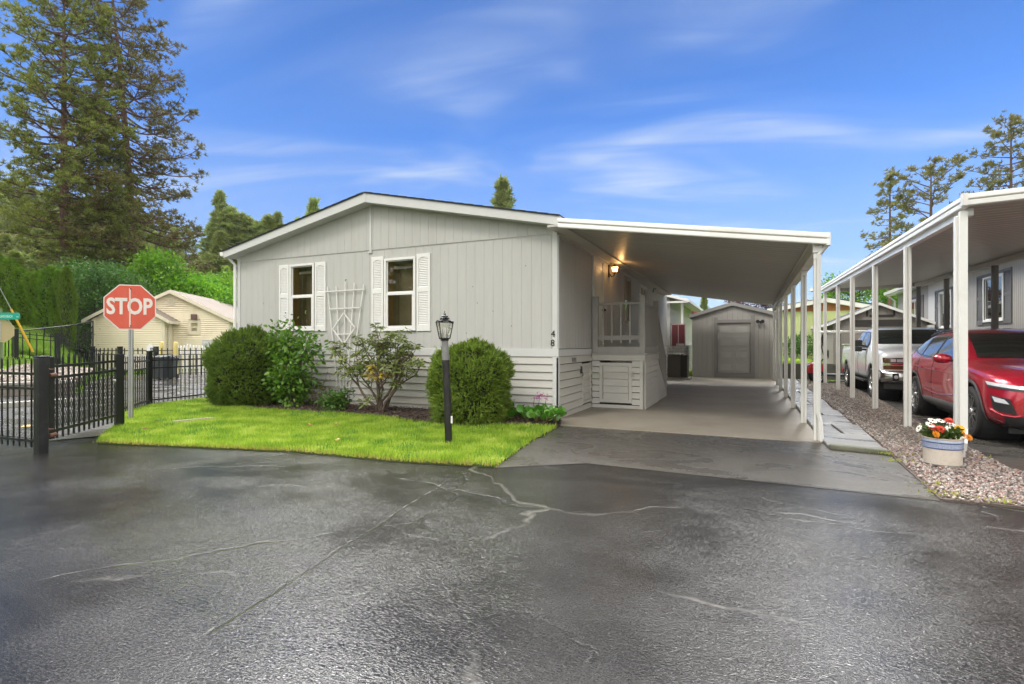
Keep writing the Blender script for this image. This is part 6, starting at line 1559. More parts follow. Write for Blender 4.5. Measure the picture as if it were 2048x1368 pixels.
for sg in (-1, 1):
    for y in (2.55, 3.5):
        p = D_.side(y, 1.12, sg, .018); b = MB(); b.tube([p + Vector((0, -.10, 0)), p + Vector((sg * .014, -.03, 0)), p + Vector((sg * .014, .03, 0)), p + Vector((0, .10, 0))], .016, 8); b.build('handle', CHROME, trk, local=True)
    b = MB(); p = Vector((sg * 1.16, 1.86, 1.36)); b.box(p.x - .10, p.y - .06, p.z - .02, p.x + .10, p.y + .06, p.z + .15); b.box(p.x - .11, p.y - .05, p.z - .16, p.x + .10, p.y + .06, p.z - .04)
    b.bar((sg * .95, 1.86, 1.34), (p.x, p.y, 1.38), .06, .05); b.bar((sg * .95, 1.86, 1.25), (p.x, p.y, 1.26), .05, .05); b.build('mirror', DARKPL, trk, bevel=.02, local=True)
    b = MB(); b.box(sg * .93, 1.65, .40, sg * 1.06, 3.7, .455); b.build('running_board', DARKPL, trk, bevel=.015, local=True)
    b = MB(); b.tube([Vector((sg * 1.055, 1.68, .462)), Vector((sg * 1.055, 3.68, .462))], .016, 6); b.build('step_trim', CHROME, trk, local=True)
    for y0 in (1.0, 4.65):
        ri, ro = [], []; b = MB()
        for k in range(25):
            a = math.pi * k / 24
            for r_, L_ in ((.506, ri), (.56, ro)):
                yy, zz = y0 + math.cos(a) * r_, .42 + math.sin(a) * r_; p = D_.side(yy, max(zz, .46), sg, .014); L_.append(p if p else Vector((sg * .99, yy, zz)))
        b.grid([ri, ro]); b.build('wheel_arch_trim', SIL, trk, smooth=50, local=True)
    b = front_patch(D_, [(sg * .52, .945), (sg * .92, .945), (sg * .945, 1.075), (sg * .52, 1.075)], 12, 5, .010, .25 * -sg); hl = b.build('headlight', mat('smoked_lamp', (.10, .095, .09), .12, coat=1), trk, smooth=180, local=True)
    b = MB()
    for x0, x1 in ((.55, .68), (.70, .80)):
        q = front_patch(D_, [(sg * x0, .975), (sg * x1, .975), (sg * x1, 1.04), (sg * x0, 1.04)], 4, 3, .018, .25 * -sg); b.add(q.v, q.f)
    b.build('lamp_lens', LEDM, hl, smooth=180, local=True)
    front_patch(D_, [(sg * .84, .95), (sg * .945, .96), (sg * .95, 1.07), (sg * .84, 1.07)], 4, 4, .020, .25 * -sg).build('turn_signal', AMBER, trk, smooth=180, local=True)
    front_patch(D_, [(sg * .52, .905), (sg * .94, .905), (sg * .94, .94), (sg * .52, .94)], 8, 2, .016, .25 * -sg).build('lamp_trim', CHROME, trk, smooth=180, local=True)
    front_patch(D_, [(sg * .52, .80), (sg * .94, .80), (sg * .945, .89), (sg * .52, .89)], 8, 3, .012, .25 * -sg).build('turn_signal', AMBER, trk, smooth=180, local=True)
front_patch(D_, [(-.50, .72), (.50, .72), (.51, 1.08), (-.51, 1.08)], 16, 8, .010).build('grille', mat('black_mesh_grille', (.01, .01, .01), .4, bump=.8, bs=50), trk, smooth=180, local=True)
for z in (.90, 1.075):
    b = front_patch(D_, [(-.52, z - .03), (.52, z - .03), (.52, z + .03), (-.52, z + .03)], 14, 2, .03); b.build('grille_bar', CHROME, trk, smooth=180, local=True)
BUMP = mat('satin_chrome', (.62, .62, .61), .22, metal=1, var=.08)
b = MB(); pr = [(-.16, .50), (-.20, .58), (-.20, .70), (-.15, .77), (-.05, .78), (.1, .76)]
rows = []
for y_o, z in pr:
    r = []
    for i in range(21):
        x = lerp(-1.0, 1.0, i / 20); back = .20 * abs(x) ** 3.2 ; zz = z - (.0 if abs(x) > .5 else .03 if z > .7 else 0); r.append((x, y_o + back, zz))
    rows.append(r)
b.grid(rows); bp = b.build('bumper', BUMP, trk, smooth=60, local=True, solidify=.02)
for sg in (-1, 1):
    b = MB(); x = sg * .72; y_ = -.215 + .20 * .72 ** 3.2; b.box(x - .07, y_, .54, x + .07, y_ + .04, .72); fg = b.build('fog_lamp_housing', DARKPL, trk, bevel=.02, local=True)
    b = MB(); b.lathe([(0, -.012), (.04, -.008), (.045, .01)], 14, (x, y_, .63), 'y'); b.build('fog_lamp', LEDM, fg, local=True)
b = MB(); b.grid([[(lerp(-.92, .92, i / 16), -.12 + .18 * abs(lerp(-1, 1, i / 16)) ** 3, z) for i in range(17)] for z in (.34, .49)]); b.build('front_valance', DARKPL, trk, solidify=.02, local=True)
b = MB(); b.box(-.5, -.17, .40, .5, -.15, .44); b.build('valance_trim', BUMP, trk, local=True)
b = MB(); b.bar((-.95, 3.95, 1.385), (-.95, 5.75, 1.39), .09, .03); b.bar((.95, 3.95, 1.385), (.95, 5.75, 1.39), .09, .03); b.build('bed_rail', SIL, trk, bevel=.01, local=True)
b = MB(); p = D_.top(.1, 3.3); b.prism([p + Vector((0, -.06, 0)), p + Vector((0, .08, 0)), p + Vector((0, .10, .07))], (.012, 0, 0)); b.build('antenna', DARKPL, trk, local=True)
# ================================================= red golf cart, nose to the left
cart = thing('golf_cart', 'red golf cart with a white roof behind the carport posts', 'golf cart', (3.05, 21.75, 0), R_(-90))
# local frame: nose at -y ... built with y from nose(-) to tail(+); turned so the nose looks to the left
CRED = mat('golf_cart_red', (.36, .012, .014), .3, var=.08, coat=.8); TAN = mat('tan_seat_vinyl', (.36, .19, .09), .5, var=.08)
b = MB(); pf = [(-1.15, .34), (-1.2, .45), (-1.05, .72), (-.82, .80), (-.72, .78), (-.62, .42), (-.62, .34)]
b.prism([(-.52, y, z) for y, z in pf], (1.04, 0, 0)); b.build('cowl', CRED, cart, bevel=.04, local=True)
b = MB(); pf = [(.0, .40), (.02, .66), (.5, .70), (.95, .66), (1.12, .50), (1.1, .36), (.9, .34), (.2, .34)]
b.prism([(-.54, y, z) for y, z in pf], (1.08, 0, 0)); b.build('body', CRED, cart, bevel=.05, local=True)
b = MB(); b.box(-.5, -.7, .27, .5, 1.0, .34); b.box(-.45, -1.12, .27, .45, -.65, .35); b.prism([(-.46, -1.19, .48), (.46, -1.19, .48), (.40, -1.09, .66), (-.40, -1.09, .66)], (0, -.012, 0)); b.build('floor', DARKPL, cart, local=True)
b = MB(); b.box(-.5, .05, .70, .5, .55, .82); st_ = b.build('seat', TAN, cart, bevel=.04, local=True)
b = MB(); b.prism([(-.5, .52, .90), (-.5, .60, .88), (-.5, .72, 1.25), (-.5, .65, 1.28)], (1.0, 0, 0)); b.build('backrest', TAN, cart, bevel=.03, local=True)
b = MB(); b.prism([(-.51, .605, .84), (-.51, .64, .84), (-.51, .77, 1.24), (-.51, .73, 1.25)], (1.02, 0, 0)); b.build('backrest_shell', DARKPL, cart, local=True)
b = MB(); b.prism([(-.55, -.85, 1.80), (-.55, -.80, 1.86), (-.55, .98, 1.86), (-.55, 1.05, 1.80), (-.55, .9, 1.775), (-.55, -.75, 1.775)], (1.1, 0, 0)); b.build('roof', WHITEMETAL, cart, bevel=.03, local=True)
for x in (-.48, .48):
    b = MB(); b.tube([(x, -.90, .74), (x, -.72, 1.3), (x, -.55, 1.78)], .022, 8); b.tube([(x, -.55, 1.0), (x, -.62, 1.30), (x, -.80, 1.78)], .016, 8); b.build('windshield_frame', BLACK, cart, local=True)
    b = MB(); b.tube([(x, .95, .62), (x, .92, 1.3), (x, .80, 1.78)], .022, 8); b.build('roof_strut', BLACK, cart, local=True)
b = MB(); b.add([(-.47, -.905, .78), (.47, -.905, .78), (.47, -.56, 1.77), (-.47, -.56, 1.77)], [(0, 1, 2, 3)]); b.build('windshield', GLASS, cart, local=True)
b = MB(); b.tube([(-.22, -.72, .70), (-.22, -.45, 1.02)], .022, 8); b.lathe([(.15, -.014), (.17, 0), (.15, .014), (.135, 0), (.15, -.014)], 18, (-.22, -.44, 1.03), 'y'); b.build('steering_wheel', DARKPL, cart, smooth=50, local=True)
for x in (-.46, .46):
    for y in (-.80, .72): wheel(cart, x, y, .235, .17, (1 if x > 0 else -1), 5, ALLOY, .56, 'solid')
b = MB()
for x in (-.3, .3): b.lathe([(0, -.02), (.06, -.015), (.065, .02)], 12, (x, -1.12, .58), 'y')
b.build('headlight', LEDM, cart, local=True)
# ---------------------------------------------------------------- lamp post
lp = gnd(898, 888, .03); post = thing('lamp_post', 'black lamp post with a four-sided glass lantern in the front lawn', 'lamp post', (lp.x, lp.y, .0), YAW)
LPM = mat('weathered_black_post', (.012, .011, .011), .5, var=.5, vs=6, bump=.4, bs=40, dirt=(.06, .055, .05), dirts=4)
LPG = mat('weathered_grey_paint', (.20, .195, .185), .6, var=.3, vs=6, bump=.4, bs=50, dirt=(.03, .03, .03), dirts=9)
b = MB(); b.tube([(0, 0, -.1), (-.02, 0, .6), (-.045, 0, 1.18)], .050, 12); b.build('pole', LPM, post, smooth=40, local=True)
b = MB(); b.tube([(-.045, 0, 1.18), (-.058, 0, 1.47)], [.048, .046], 12); b.build('upper_pole', LPG, post, smooth=40, local=True)
b = MB(); b.prism([(.03, -.047, .32), (.055, -.047, .32), (.055, -.047, .42), (.03, -.047, .42)], (0, -.006, 0)); b.build('tag', WHITE, post, local=True)
cx = -.06; z0, z1, z2 = 1.475, 1.70, 1.72
b = MB(); rb, rt = .085, .140
rot = R_(45 + 20)
def cr(r, k, z): return (cx + r * math.cos(rot + k * math.pi / 2), r * math.sin(rot + k * math.pi / 2), z)
for k in range(4):
    b.tube([cr(rb, k, z0), cr(rt, k, z1)], .007, 5); b.tube([cr(rb, k, z0), cr(rb, k + 1, z0)], .008, 5)
    m_ = [cr(rt, k, z1), tuple((Vector(cr(rt, k, z1)) + Vector(cr(rt, k + 1, z1))) / 2 + Vector((0, 0, .022))), cr(rt, k + 1, z1)]
    b.tube(m_, .008, 5)
b.lathe([(.0, z0 - .03), (.055, z0 - .03), (.06, z0), (.05, z0 + .01), (.0, z0 + .01)], 10, (cx, 0, 0))
b.build('lantern_frame', BLACK, post, local=True)
b = MB(); b.add([cr(rt, k, z1) for k in range(4)] + [cr(.062, k, z1 + .045) for k in range(4)], [(k, (k + 1) % 4, 4 + (k + 1) % 4, 4 + k) for k in range(4)])
b.lathe([(.062, z1 + .03), (.068, z1 + .055), (.05, z1 + .062), (.045, z1 + .085), (.022, z1 + .095), (.012, z1 + .12), (.006, z1 + .125), (.005, z1 + .15), (.0, z1 + .155)], 12, (cx, 0, 0)); b.build('lantern_cap', BLACK, post, local=True, solidify=.004)
b = MB(); b.add([cr(rb - .004, k, z0 + .004) for k in range(4)] + [cr(rt - .006, k, z1 + .002) for k in range(4)], [(k, (k + 1) % 4, 4 + (k + 1) % 4, 4 + k) for k in range(4)]); b.build('lantern_glass', glassmat('lantern_glass', (.92, .92, .88), .8), post, local=True)
b = MB()
for dx in (-.03, .03): b.tube([(cx + dx, 0, z0 + .01), (cx + dx, 0, z0 + .06)], .014, 8); b.tube([(cx + dx, 0, z0 + .06), (cx + dx, 0, z0 + .14)], [.011, .004], 8)
b.build('candle_bulb', WHITE, post, local=True)

# ---------------------------------------------------------------- flower pot
fp = gnd(1885, 928, .03); pot = thing('flower_pot', 'cream flower pot with a blue patterned band holding white, red and orange flowers', 'flower pot', (fp.x, fp.y, .03))
m, t = nt('blue_key_band'); tc_ = N(t, 'ShaderNodeTexCoord'); sp_ = N(t, 'ShaderNodeSeparateXYZ'); L(t, tc_.outputs['Object'], sp_.inputs[0])
an = mathn(t, 'MULTIPLY', mathn(t, 'ARCTAN2', sp_.outputs[1], sp_.outputs[0]), 9.0)
cmb_ = N(t, 'ShaderNodeCombineXYZ'); L(t, an, cmb_.inputs[0]); L(t, mathn(t, 'MULTIPLY', sp_.outputs[2], 60), cmb_.inputs[1])
wv_ = N(t, 'ShaderNodeTexWave'); wv_.inputs['Scale'].default_value = .9; wv_.inputs['Distortion'].default_value = 7; wv_.inputs['Detail Scale'].default_value = 1.6; L(t, cmb_.outputs[0], wv_.inputs[0])
c = mixc(t, mrange(t, wv_.outputs['Fac'], .42, .55, 0, 1), (.10, .14, .30), (.52, .56, .66)); p_ = N(t, 'ShaderNodeBsdfPrincipled', Roughness=.25); L(t, c, p_.inputs[0]); out(t, p_.outputs[0]); BLUEB = m
CREAM = mat('cream_glaze', (.60, .53, .45), .3, var=.07, vs=8, coat=.4, dirt=(.42, .34, .26), dirts=4); BLUEG = mat('pale_blue_glaze', (.42, .49, .62), .3, coat=.4); NAVY = mat('navy_line', (.06, .09, .22), .3)
TERR = mat('glazed_rim', (.52, .40, .30), .35)
b = MB(); b.lathe([(0, .012), (.165, .012), (.178, .02), (.182, .19)], 36); b.build('pot_body', CREAM, pot, smooth=40, local=True)
b = MB(); b.lathe([(.184, .200), (.186, .255)], 36); b.build('pattern_band', BLUEB, pot, smooth=60, local=True)
b = MB(); b.lathe([(.182, .188), (.187, .190), (.187, .199), (.184, .2)], 36); b.lathe([(.186, .255), (.190, .257), (.190, .265), (.187, .266)], 36); b.build('band_line', NAVY, pot, smooth=60, local=True)
b = MB(); b.lathe([(.187, .266), (.190, .285), (.186, .295)], 36); b.build('upper_band', BLUEG, pot, smooth=60, local=True)
b = MB(); b.lathe([(.186, .295), (.194, .300), (.194, .309), (.180, .312), (.170, .305), (.168, .28), (0, .28)], 36); b.build('rim', TERR, pot, smooth=50, local=True)
b = MB(); b.lathe([(0, .0), (.19, .0), (.205, .012), (.208, .024), (.198, .024), (.19, .012), (0, .011)], 36); b.build('saucer', CONCRETE, pot, smooth=50, local=True)
g = np.random.default_rng(77); n = 520
a_ = g.random(n) * 6.28; r_ = .16 * np.sqrt(g.random(n))
P = np.c_[r_ * np.cos(a_), r_ * np.sin(a_), .29 + .12 * g.random(n)]; dr = np.c_[np.cos(a_) * .6, np.sin(a_) * .6, .4 + .6 * g.random(n)] + g.normal(0, .4, (n, 3))
V, F = scatter(*LEAF6, P, frames(dr, g), .03 + .04 * g.random(n)); np_mesh('foliage', V, F, leafmat('pot_foliage', (.03, .07, .012), (.07, .13, .02), (.16, .20, .04)), pot)
def flowers(name, spec, pm_, cm, petals, r, layers=1, cup=.2):
    """spec: (u, v, d) places; each flower is its own part"""
    for (dx, dy, dz, tilt, az) in spec:
        b = MB(); nrm = Vector((math.sin(tilt) * math.cos(az), math.sin(tilt) * math.sin(az), math.cos(tilt))); q = nrm.to_track_quat('Z', 'Y').to_matrix(); c0 = Vector((dx, dy, dz))
        for ly_ in range(layers):
            rr = r * (1 - .24 * ly_); cz = cup + .35 * ly_
            for k in range(petals):
                a = 2 * math.pi * (k + .5 * ly_) / petals + rnd.uniform(-.12, .12); w2 = math.pi / petals * 1.05
                def pt(rad, da, h): return c0 + q @ Vector((rad * math.cos(a + da), rad * math.sin(a + da), h + .006 * ly_))
                b.add([pt(rr * .16, 0, .002), pt(rr * .6, -w2, rr * cz * .5), pt(rr, -w2 * .45, rr * cz), pt(rr * 1.04, 0, rr * cz * .9), pt(rr, w2 * .45, rr * cz), pt(rr * .6, w2, rr * cz * .5)], [(0, 1, 2, 3), (0, 3, 4, 5)])
        fo = b.build('flower', pm_, pot, local=True)
        b = MB(); b.lathe([(0, .010), (r * .16, .008), (r * .22, .0)], 8); b.v = [tuple(c0 + q @ Vector(v_) + nrm * .004 * layers) for v_ in b.v]; b.build('flower_centre', cm, fo, local=True)
        b = MB(); b.tube([(dx * .5, dy * .5, .28), (dx * .85, dy * .85, lerp(.28, dz, .6)), tuple(c0)], .003, 5); b.build('stem', bpy.data.materials['pot_foliage'], pot, local=True)
WP = mat('white_petal', (.78, .76, .68), .5, var=.08); CPK = mat('dark_flower_eye', (.16, .11, .05), .7); RP = mat('scarlet_petal', (.62, .06, .03), .5, var=.2, vs=30); OP = mat('orange_petal', (.72, .27, .01), .5, var=.15, vs=30); YP = mat('golden_petal', (.75, .42, .02), .5, var=.15, vs=30); YE = mat('yellow_flower_eye', (.6, .38, .05), .6)
sx, sy = CS, SN          # picture right, on the ground
def fl_(u, v, dep, tilt=.9, az=None):
    X = (u - 1885) / FPX * 6.1; Z = (928 - v) / FPX * 6.1
    return (X * CS + SN * dep, X * SN - CS * dep, Z, tilt, (math.atan2(-CS, SN) if az is None else az))
flowers('f', [fl_(1861, 842, .03, .5), fl_(1881, 843, .0, .4), fl_(1836, 857, .02, 1.1, 3.4), fl_(1884, 857, .10), fl_(1905, 851, -.02, .5), fl_(1897, 871, .13, 1.0), fl_(1852, 849, .06, .6), fl_(1916, 866, .06, .8)], WP, CPK, 12, .046, 1, .05)
flowers('f', [fl_(1867, 857, .10, .8), fl_(1895, 843, .02, .5), fl_(1856, 854, .06, .8)], RP, RP, 11, .048, 3, .1)
flowers('f', [fl_(1855, 866, .12, 1.1), fl_(1921, 873, .10, 1.0), fl_(1911, 868, .08, .9)], OP, OP, 13, .040, 4, .15)
flowers('f', [fl_(1907, 857, .08, .7)], YP, OP, 14, .058, 3, .1)

# ---------------------------------------------------------------- clipped round shrubs
def blob_pts(n, rx, ry, rz, zc_, g, sq=2.6, wob=.075):
    d = unit(g.normal(size=(n, 3)))
    k = (np.abs(d[:, 0]) ** sq + np.abs(d[:, 1]) ** sq + np.abs(d[:, 2]) ** sq) ** (-1 / sq)
    w_ = 1 + wob * (np.sin(d[:, 0] * 5 + 1) * np.sin(d[:, 2] * 6 + 2) + .7 * np.sin(d[:, 1] * 9 + d[:, 2] * 7) + .5 * np.sin(d[:, 0] * 14) * np.sin(d[:, 2] * 13 + 1))
    p = d * (k * w_)[:, None] * np.array([rx, ry, rz]); p[:, 2] += zc_
    return p, d
SPRIG = None
def sprig(g, n=7):
    T, F = [], []
    for i in range(n):
        f = i / (n - 1); s = (-1) ** i * (1 - .5 * f) * .30; b_ = len(T)
        o = np.array([0, 0, f * .65]); tip = o + np.array([s, .05 * (-1) ** (i // 2), .32]); w_ = np.array([.0, .09, .0]) if i % 2 else np.array([.05, .06, .03])
        T += [o - w_, o + w_, tip + np.array([.03, 0, .02]), tip]; F.append((b_, b_ + 1, b_ + 2, b_ + 3))
    return np.array(T), np.array(F)
def clipped(name, label, loc, rx, ry, rz, zc_, n, size, lm, seed, sq=2.6, group=None, bare=None):
    root = thing(name, label, 'shrub', loc, 0, group); g = np.random.default_rng(seed)
    p, d = blob_pts(n, rx, ry, rz, zc_, g, sq)
    if bare is not None:
        keep = np.linalg.norm(p - np.array(bare[:3]), axis=1) > bare[3] * (.8 + .4 * g.random(n)); p, d = p[keep], d[keep]
    keep = p[:, 2] > .0; p, d = p[keep], d[keep]; k = len(p)
    p -= d * (g.random((k, 1)) ** 2 * .10); p += d * (np.where(g.random((k, 1)) < .05, g.random((k, 1)) * .09, 0)); hol = np.sin(p[:, 0] * 9 + seed) * np.sin(p[:, 2] * 10 + 2) * np.sin(p[:, 1] * 8 + 1) > .62; p -= d * np.where(hol, .13, 0)[:, None]
    dr = d + g.normal(0, .55, (k, 3)) + np.array([0, 0, .45])
    V, F = scatter(*sprig(g), p, frames(dr, g), size * (.6 + .8 * g.random(k)))
    np_mesh('foliage', V, F, lm, root)
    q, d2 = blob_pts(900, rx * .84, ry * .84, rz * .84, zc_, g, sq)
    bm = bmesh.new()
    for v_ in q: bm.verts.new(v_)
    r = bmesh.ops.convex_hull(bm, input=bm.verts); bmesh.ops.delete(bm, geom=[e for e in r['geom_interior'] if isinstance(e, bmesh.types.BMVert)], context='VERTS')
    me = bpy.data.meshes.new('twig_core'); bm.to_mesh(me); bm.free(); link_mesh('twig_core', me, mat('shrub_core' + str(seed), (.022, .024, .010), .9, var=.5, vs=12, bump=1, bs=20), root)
    b = MB()
    for i in range(6):
        a = i * 1.05; b.tube([(.06 * math.cos(a), .06 * math.sin(a), -.1), (rx * .3 * math.cos(a), ry * .3 * math.sin(a), zc_ * .6)], [.025, .015], 6)
    b.build('stem', TWIG, root, local=True)
    return root
BOX1 = leafmat('clipped_shrub_green', (.08, .14, .02), (.15, .24, .03), (.28, .37, .055), trans=.36, clump=3.0)
BOX2 = leafmat('clipped_shrub_light', (.10, .17, .022), (.22, .33, .04), (.38, .47, .08), trans=.38, clump=3.0)
clipped('round_shrub', 'large round clipped green shrub at the left corner of the grey home', (-10.36, 8.40, 0), .75, .72, .85, .79, 12500, .100, BOX1, 101, 2.35, bare=(-.62, -.5, .72, .17))
clipped('clipped_shrub', 'boxy clipped light-green shrub behind the lamp post', (-4.50, 8.22, 0), .63, .60, .72, .62, 12500, .090, BOX2, 102, 2.9)
# ---------------------------------------------------------------- leafy shrub, upright and loose
def bez(a, b_, c, n=6):
    a, b_, c = Vector(a), Vector(b_), Vector(c)
    return [a * (1 - f) ** 2 + b_ * 2 * f * (1 - f) + c * f * f for f in [i / (n - 1) for i in range(n)]]
def leafy(name, label, loc, stems, lm, seed, leaf, nper, spread, sm=TWIG, tmpl=LEAF6, droop=.3, cat='shrub'):
    root = thing(name, label, cat, loc); g = np.random.default_rng(seed); rr = random.Random(seed)
    b = MB(); P, Dr = [], []
    for (tip, mid, r0, f0) in stems:
        path = bez((rr.uniform(-.08, .08), rr.uniform(-.06, .06), -.05), mid, tip, 9); b.tube(path, [r0 * (1 - .75 * i / 8) for i in range(9)], 6)
        for k in range(nper):
            f = f0 + (1 - f0) * rr.random() ** .8; i = min(7, int(f * 8)); c = path[i].lerp(path[i + 1], f * 8 - i)
            o = Vector((rr.gauss(0, spread), rr.gauss(0, spread * .8), rr.gauss(0, spread * .7)))
            P.append(c + o); Dr.append(o.normalized() + Vector((0, 0, .1 - droop)) + Vector((rr.gauss(0, .4), rr.gauss(0, .4), rr.gauss(0, .3))))
            if k % 9 == 0: b.tube([c, c + o * .9], [.005, .002], 4)
    b.build('stem', sm, root, local=True)
    P = np.array(P); k = len(P); V, F = scatter(*tmpl, P, frames(np.array(Dr), g), leaf * (.6 + .7 * g.random(k))); np_mesh('foliage', V, F, lm, root)
    return root
VIB = leafmat('fresh_green_leaf', (.06, .18, .015), (.13, .31, .028), (.28, .48, .065), trans=.4, rough=.35, clump=2.5, spec=.5)
rr = random.Random(9); stems = []
for i in range(11): a = i * 2.4; stems.append(((.5 * math.cos(a) * rr.uniform(.5, 1), .35 * math.sin(a), rr.uniform(.45, 1.15)), (.25 * math.cos(a), .2 * math.sin(a), .6), .014, .12))
for i in range(8): stems.append(((rr.uniform(-.30, .30), rr.uniform(-.2, .2), rr.uniform(1.25, 2.02)), (rr.uniform(-.25, .2), 0, .9), .013, .35))
for tip in ((.62, -.1, 1.40), (.68, .1, 1.22), (.52, 0, 1.62), (-.42, -.1, 1.55), (-.45, 0, 1.75)): stems.append((tip, (tip[0] * .3, 0, 1.0), .012, .6))
leafy('leafy_shrub', 'tall loose bright-green leafy shrub between the round shrub and the trellis', (-9.12, 8.52, .04), stems, VIB, 14, .105, 115, .13)
SMB = leafmat('low_bush_leaf', (.04, .11, .014), (.08, .19, .022), (.18, .30, .05), trans=.35)
stems = [((.42 * math.cos(i * 1.7) * rr.uniform(.4, 1), .22 * math.sin(i * 1.7), rr.uniform(.12, .42)), (.15 * math.cos(i * 1.7), 0, .25), .006, .1) for i in range(14)]
leafy('low_bush', 'small low green bush at the foot of the trellis', (-7.72, 8.35, .05), stems, SMB, 15, .065, 80, .06)
BAR = leafmat('reddish_bare_leaf', (.12, .05, .03), (.16, .07, .04), (.10, .12, .03))
stems = [((.40 * math.cos(i * 1.3) * rr.uniform(.6, 1), .16 * math.sin(i * 1.3), rr.uniform(.3, .95)), (.1 * math.cos(i * 1.3), 0, .3), .006, .3) for i in range(9)]
leafy('bare_twig_bush', 'thin brown-twigged bush with few leaves right of the leafy shrub', (-8.45, 8.62, .05), stems, BAR, 16, .04, 9, .05)
# ---------------------------------------------------------------- rhododendron
rh = thing('rhododendron', 'open leggy rhododendron with whorled leaves and bare crooked branches below the right window', 'shrub', (-6.78, 8.58, .04)); g = np.random.default_rng(19); rr = random.Random(19)
b = MB(); tips = []
mains = [(-.55, .05, .75), (-.95, -.05, .95), (-.25, .1, 1.0), (.05, -.1, 1.1), (.45, .05, .95), (.85, 0, .75), (-.05, .15, .8), (.3, -.15, .7), (.65, .1, 1.05)]
for i, mp_ in enumerate(mains):
    mv = Vector(mp_); path = bez((rr.uniform(-.08, .08), rr.uniform(-.05, .05), -.05), (mv.x * .35 + rr.uniform(-.1, .1), mv.y, .40), mv, 8)
    path = [p + Vector((rr.gauss(0, .02), rr.gauss(0, .02), 0)) * (j > 0) for j, p in enumerate(path)]
    b.tube(path, [.032 * (1 - .6 * j / 7) for j in range(8)], 7)
    for k in range(5):
        s_ = path[rr.choice([4, 5, 6, 7])]; e = s_ + Vector((rr.uniform(-.38, .38) + mv.x * .22, rr.uniform(-.25, .25), rr.uniform(.18, .75))); e.z = min(e.z, 1.86 - .25 * abs(e.x) ** 2); e.x = max(-1.12, min(1.12, e.x))
        pa = bez(s_, (s_ + e) / 2 + Vector((rr.uniform(-.1, .1), rr.uniform(-.08, .08), -.06)), e, 6); b.tube(pa, [.012 * (1 - .6 * j / 5) for j in range(6)], 5); tips.append((e, (pa[-1] - pa[-2]).normalized()))
        for q_ in range(3):
            e2 = pa[rr.choice([2, 3, 4])] + Vector((rr.uniform(-.22, .22), rr.uniform(-.18, .18), rr.uniform(.02, .26))); b.tube([pa[3], (pa[3] + e2) / 2 + Vector((0, 0, -.03)), e2], [.006, .005, .004], 4); tips.append((e2, (e2 - pa[3]).normalized()))
for e in ((-.35, -.1, .22), (-.10, -.15, .30), (.12, -.1, .38), (-.22, -.2, .16)): tips.append((Vector(e), Vector((0, -.5, .6))))
b.build('branch', mat('rhododendron_branch', (.10, .07, .05), .8, var=.3, vs=10, bump=.4, bs=40), rh, smooth=60, local=True)
P, Dr = [], []; PY, DY = [], []
for i, (e, d) in enumerate(tips):
    up = (d + Vector((0, 0, .6))).normalized(); ref = up.cross(Vector((1, .3, 0))).normalized(); r2 = up.cross(ref)
    yel = (Vector((e.x - .0, 0, e.z - .75))).length < .20
    for k in range(11):
        a = k * 2 * math.pi / 11 + rr.uniform(-.2, .2); out_ = ref * math.cos(a) + r2 * math.sin(a)
        dd = out_ * 1.0 + up * rr.uniform(-.25, .55) + Vector((0, 0, -.25))
        (PY if yel else P).append(e + up * rr.uniform(-.05, .03) + out_ * .01); (DY if yel else Dr).append(dd)
e = Vector((.0, -.12, .74))
for k in range(40):
    o = Vector((rr.gauss(0, .07), rr.gauss(0, .05), rr.gauss(0, .06))); PY.append(e + o); DY.append(o.normalized() + Vector((0, -.4, 0)))
RHL = (np.array([(0,0,0),(.11,.03,.25),(.13,.02,.6),(0,-.10,1.0),(-.13,.02,.6),(-.11,.03,.25),(0,-.02,.5)]), LEAF6[1])
P = np.array(P); V, F = scatter(*RHL, P, frames(np.array(Dr), g), .125 * (.65 + .6 * g.random(len(P)))); np_mesh('foliage', V, F, leafmat('rhododendron_leaf', (.08, .12, .028), (.17, .215, .048), (.36, .36, .12), trans=.25, rough=.35, spec=.5, clump=2.5), rh)
PY = np.array(PY); V, F = scatter(*RHL, PY, frames(np.array(DY), g), .10 * (.65 + .6 * g.random(len(PY)))); np_mesh('yellowing_foliage', V, F, leafmat('yellowing_leaf', (.36, .26, .03), (.50, .38, .05), (.40, .22, .04), trans=.35), rh)
# ---------------------------------------------------------------- bergenia along the corner
bg_ = thing('bergenia', 'low bergenia with broad shiny leaves and pink flower stalks at the house corner', 'plant', (-3.65, 8.62, .04)); g = np.random.default_rng(23); rr = random.Random(23)
ROUND = (np.array([(0,0,0),(.12,.02,.14),(.34,.08,.42),(.36,.10,.68),(.2,.06,.92),(0,.0,1.0),(-.2,.06,.92),(-.36,.10,.68),(-.34,.08,.42),(-.12,.02,.14),(0,-.06,.5)]), np.array([(0,1,2,10),(10,2,3,4),(10,4,5,6),(10,6,7,8),(0,10,8,9)]))
P, Dr = [], []; b = MB()
for i in range(34):
    c = Vector((rr.uniform(-.78, .66), rr.uniform(-.32, .22), .02))
    for k in range(6):
        a = rr.uniform(0, 6.28); o = Vector((math.cos(a), math.sin(a), 0)); h = rr.uniform(.05, .16)
        s_ = c + o * .06 + Vector((0, 0, h)); P.append(s_); Dr.append(o * rr.uniform(.5, 1.1) + Vector((0, 0, rr.uniform(.15, 1.1)))); b.tube([c, s_], .006, 5)
P = np.array(P); V, F = scatter(*ROUND, P, frames(np.array(Dr), g) , .105 + .075 * g.random(len(P)))
np_mesh('foliage', V, F, leafmat('bergenia_leaf', (.06, .17, .02), (.11, .27, .03), (.26, .40, .07), trans=.3, rough=.25, spec=.6, clump=4), bg_, smooth=True)
b.build('leaf_stalk', leafmat('bergenia_stalk', (.15, .16, .05), (.2, .14, .08)), bg_, local=True)
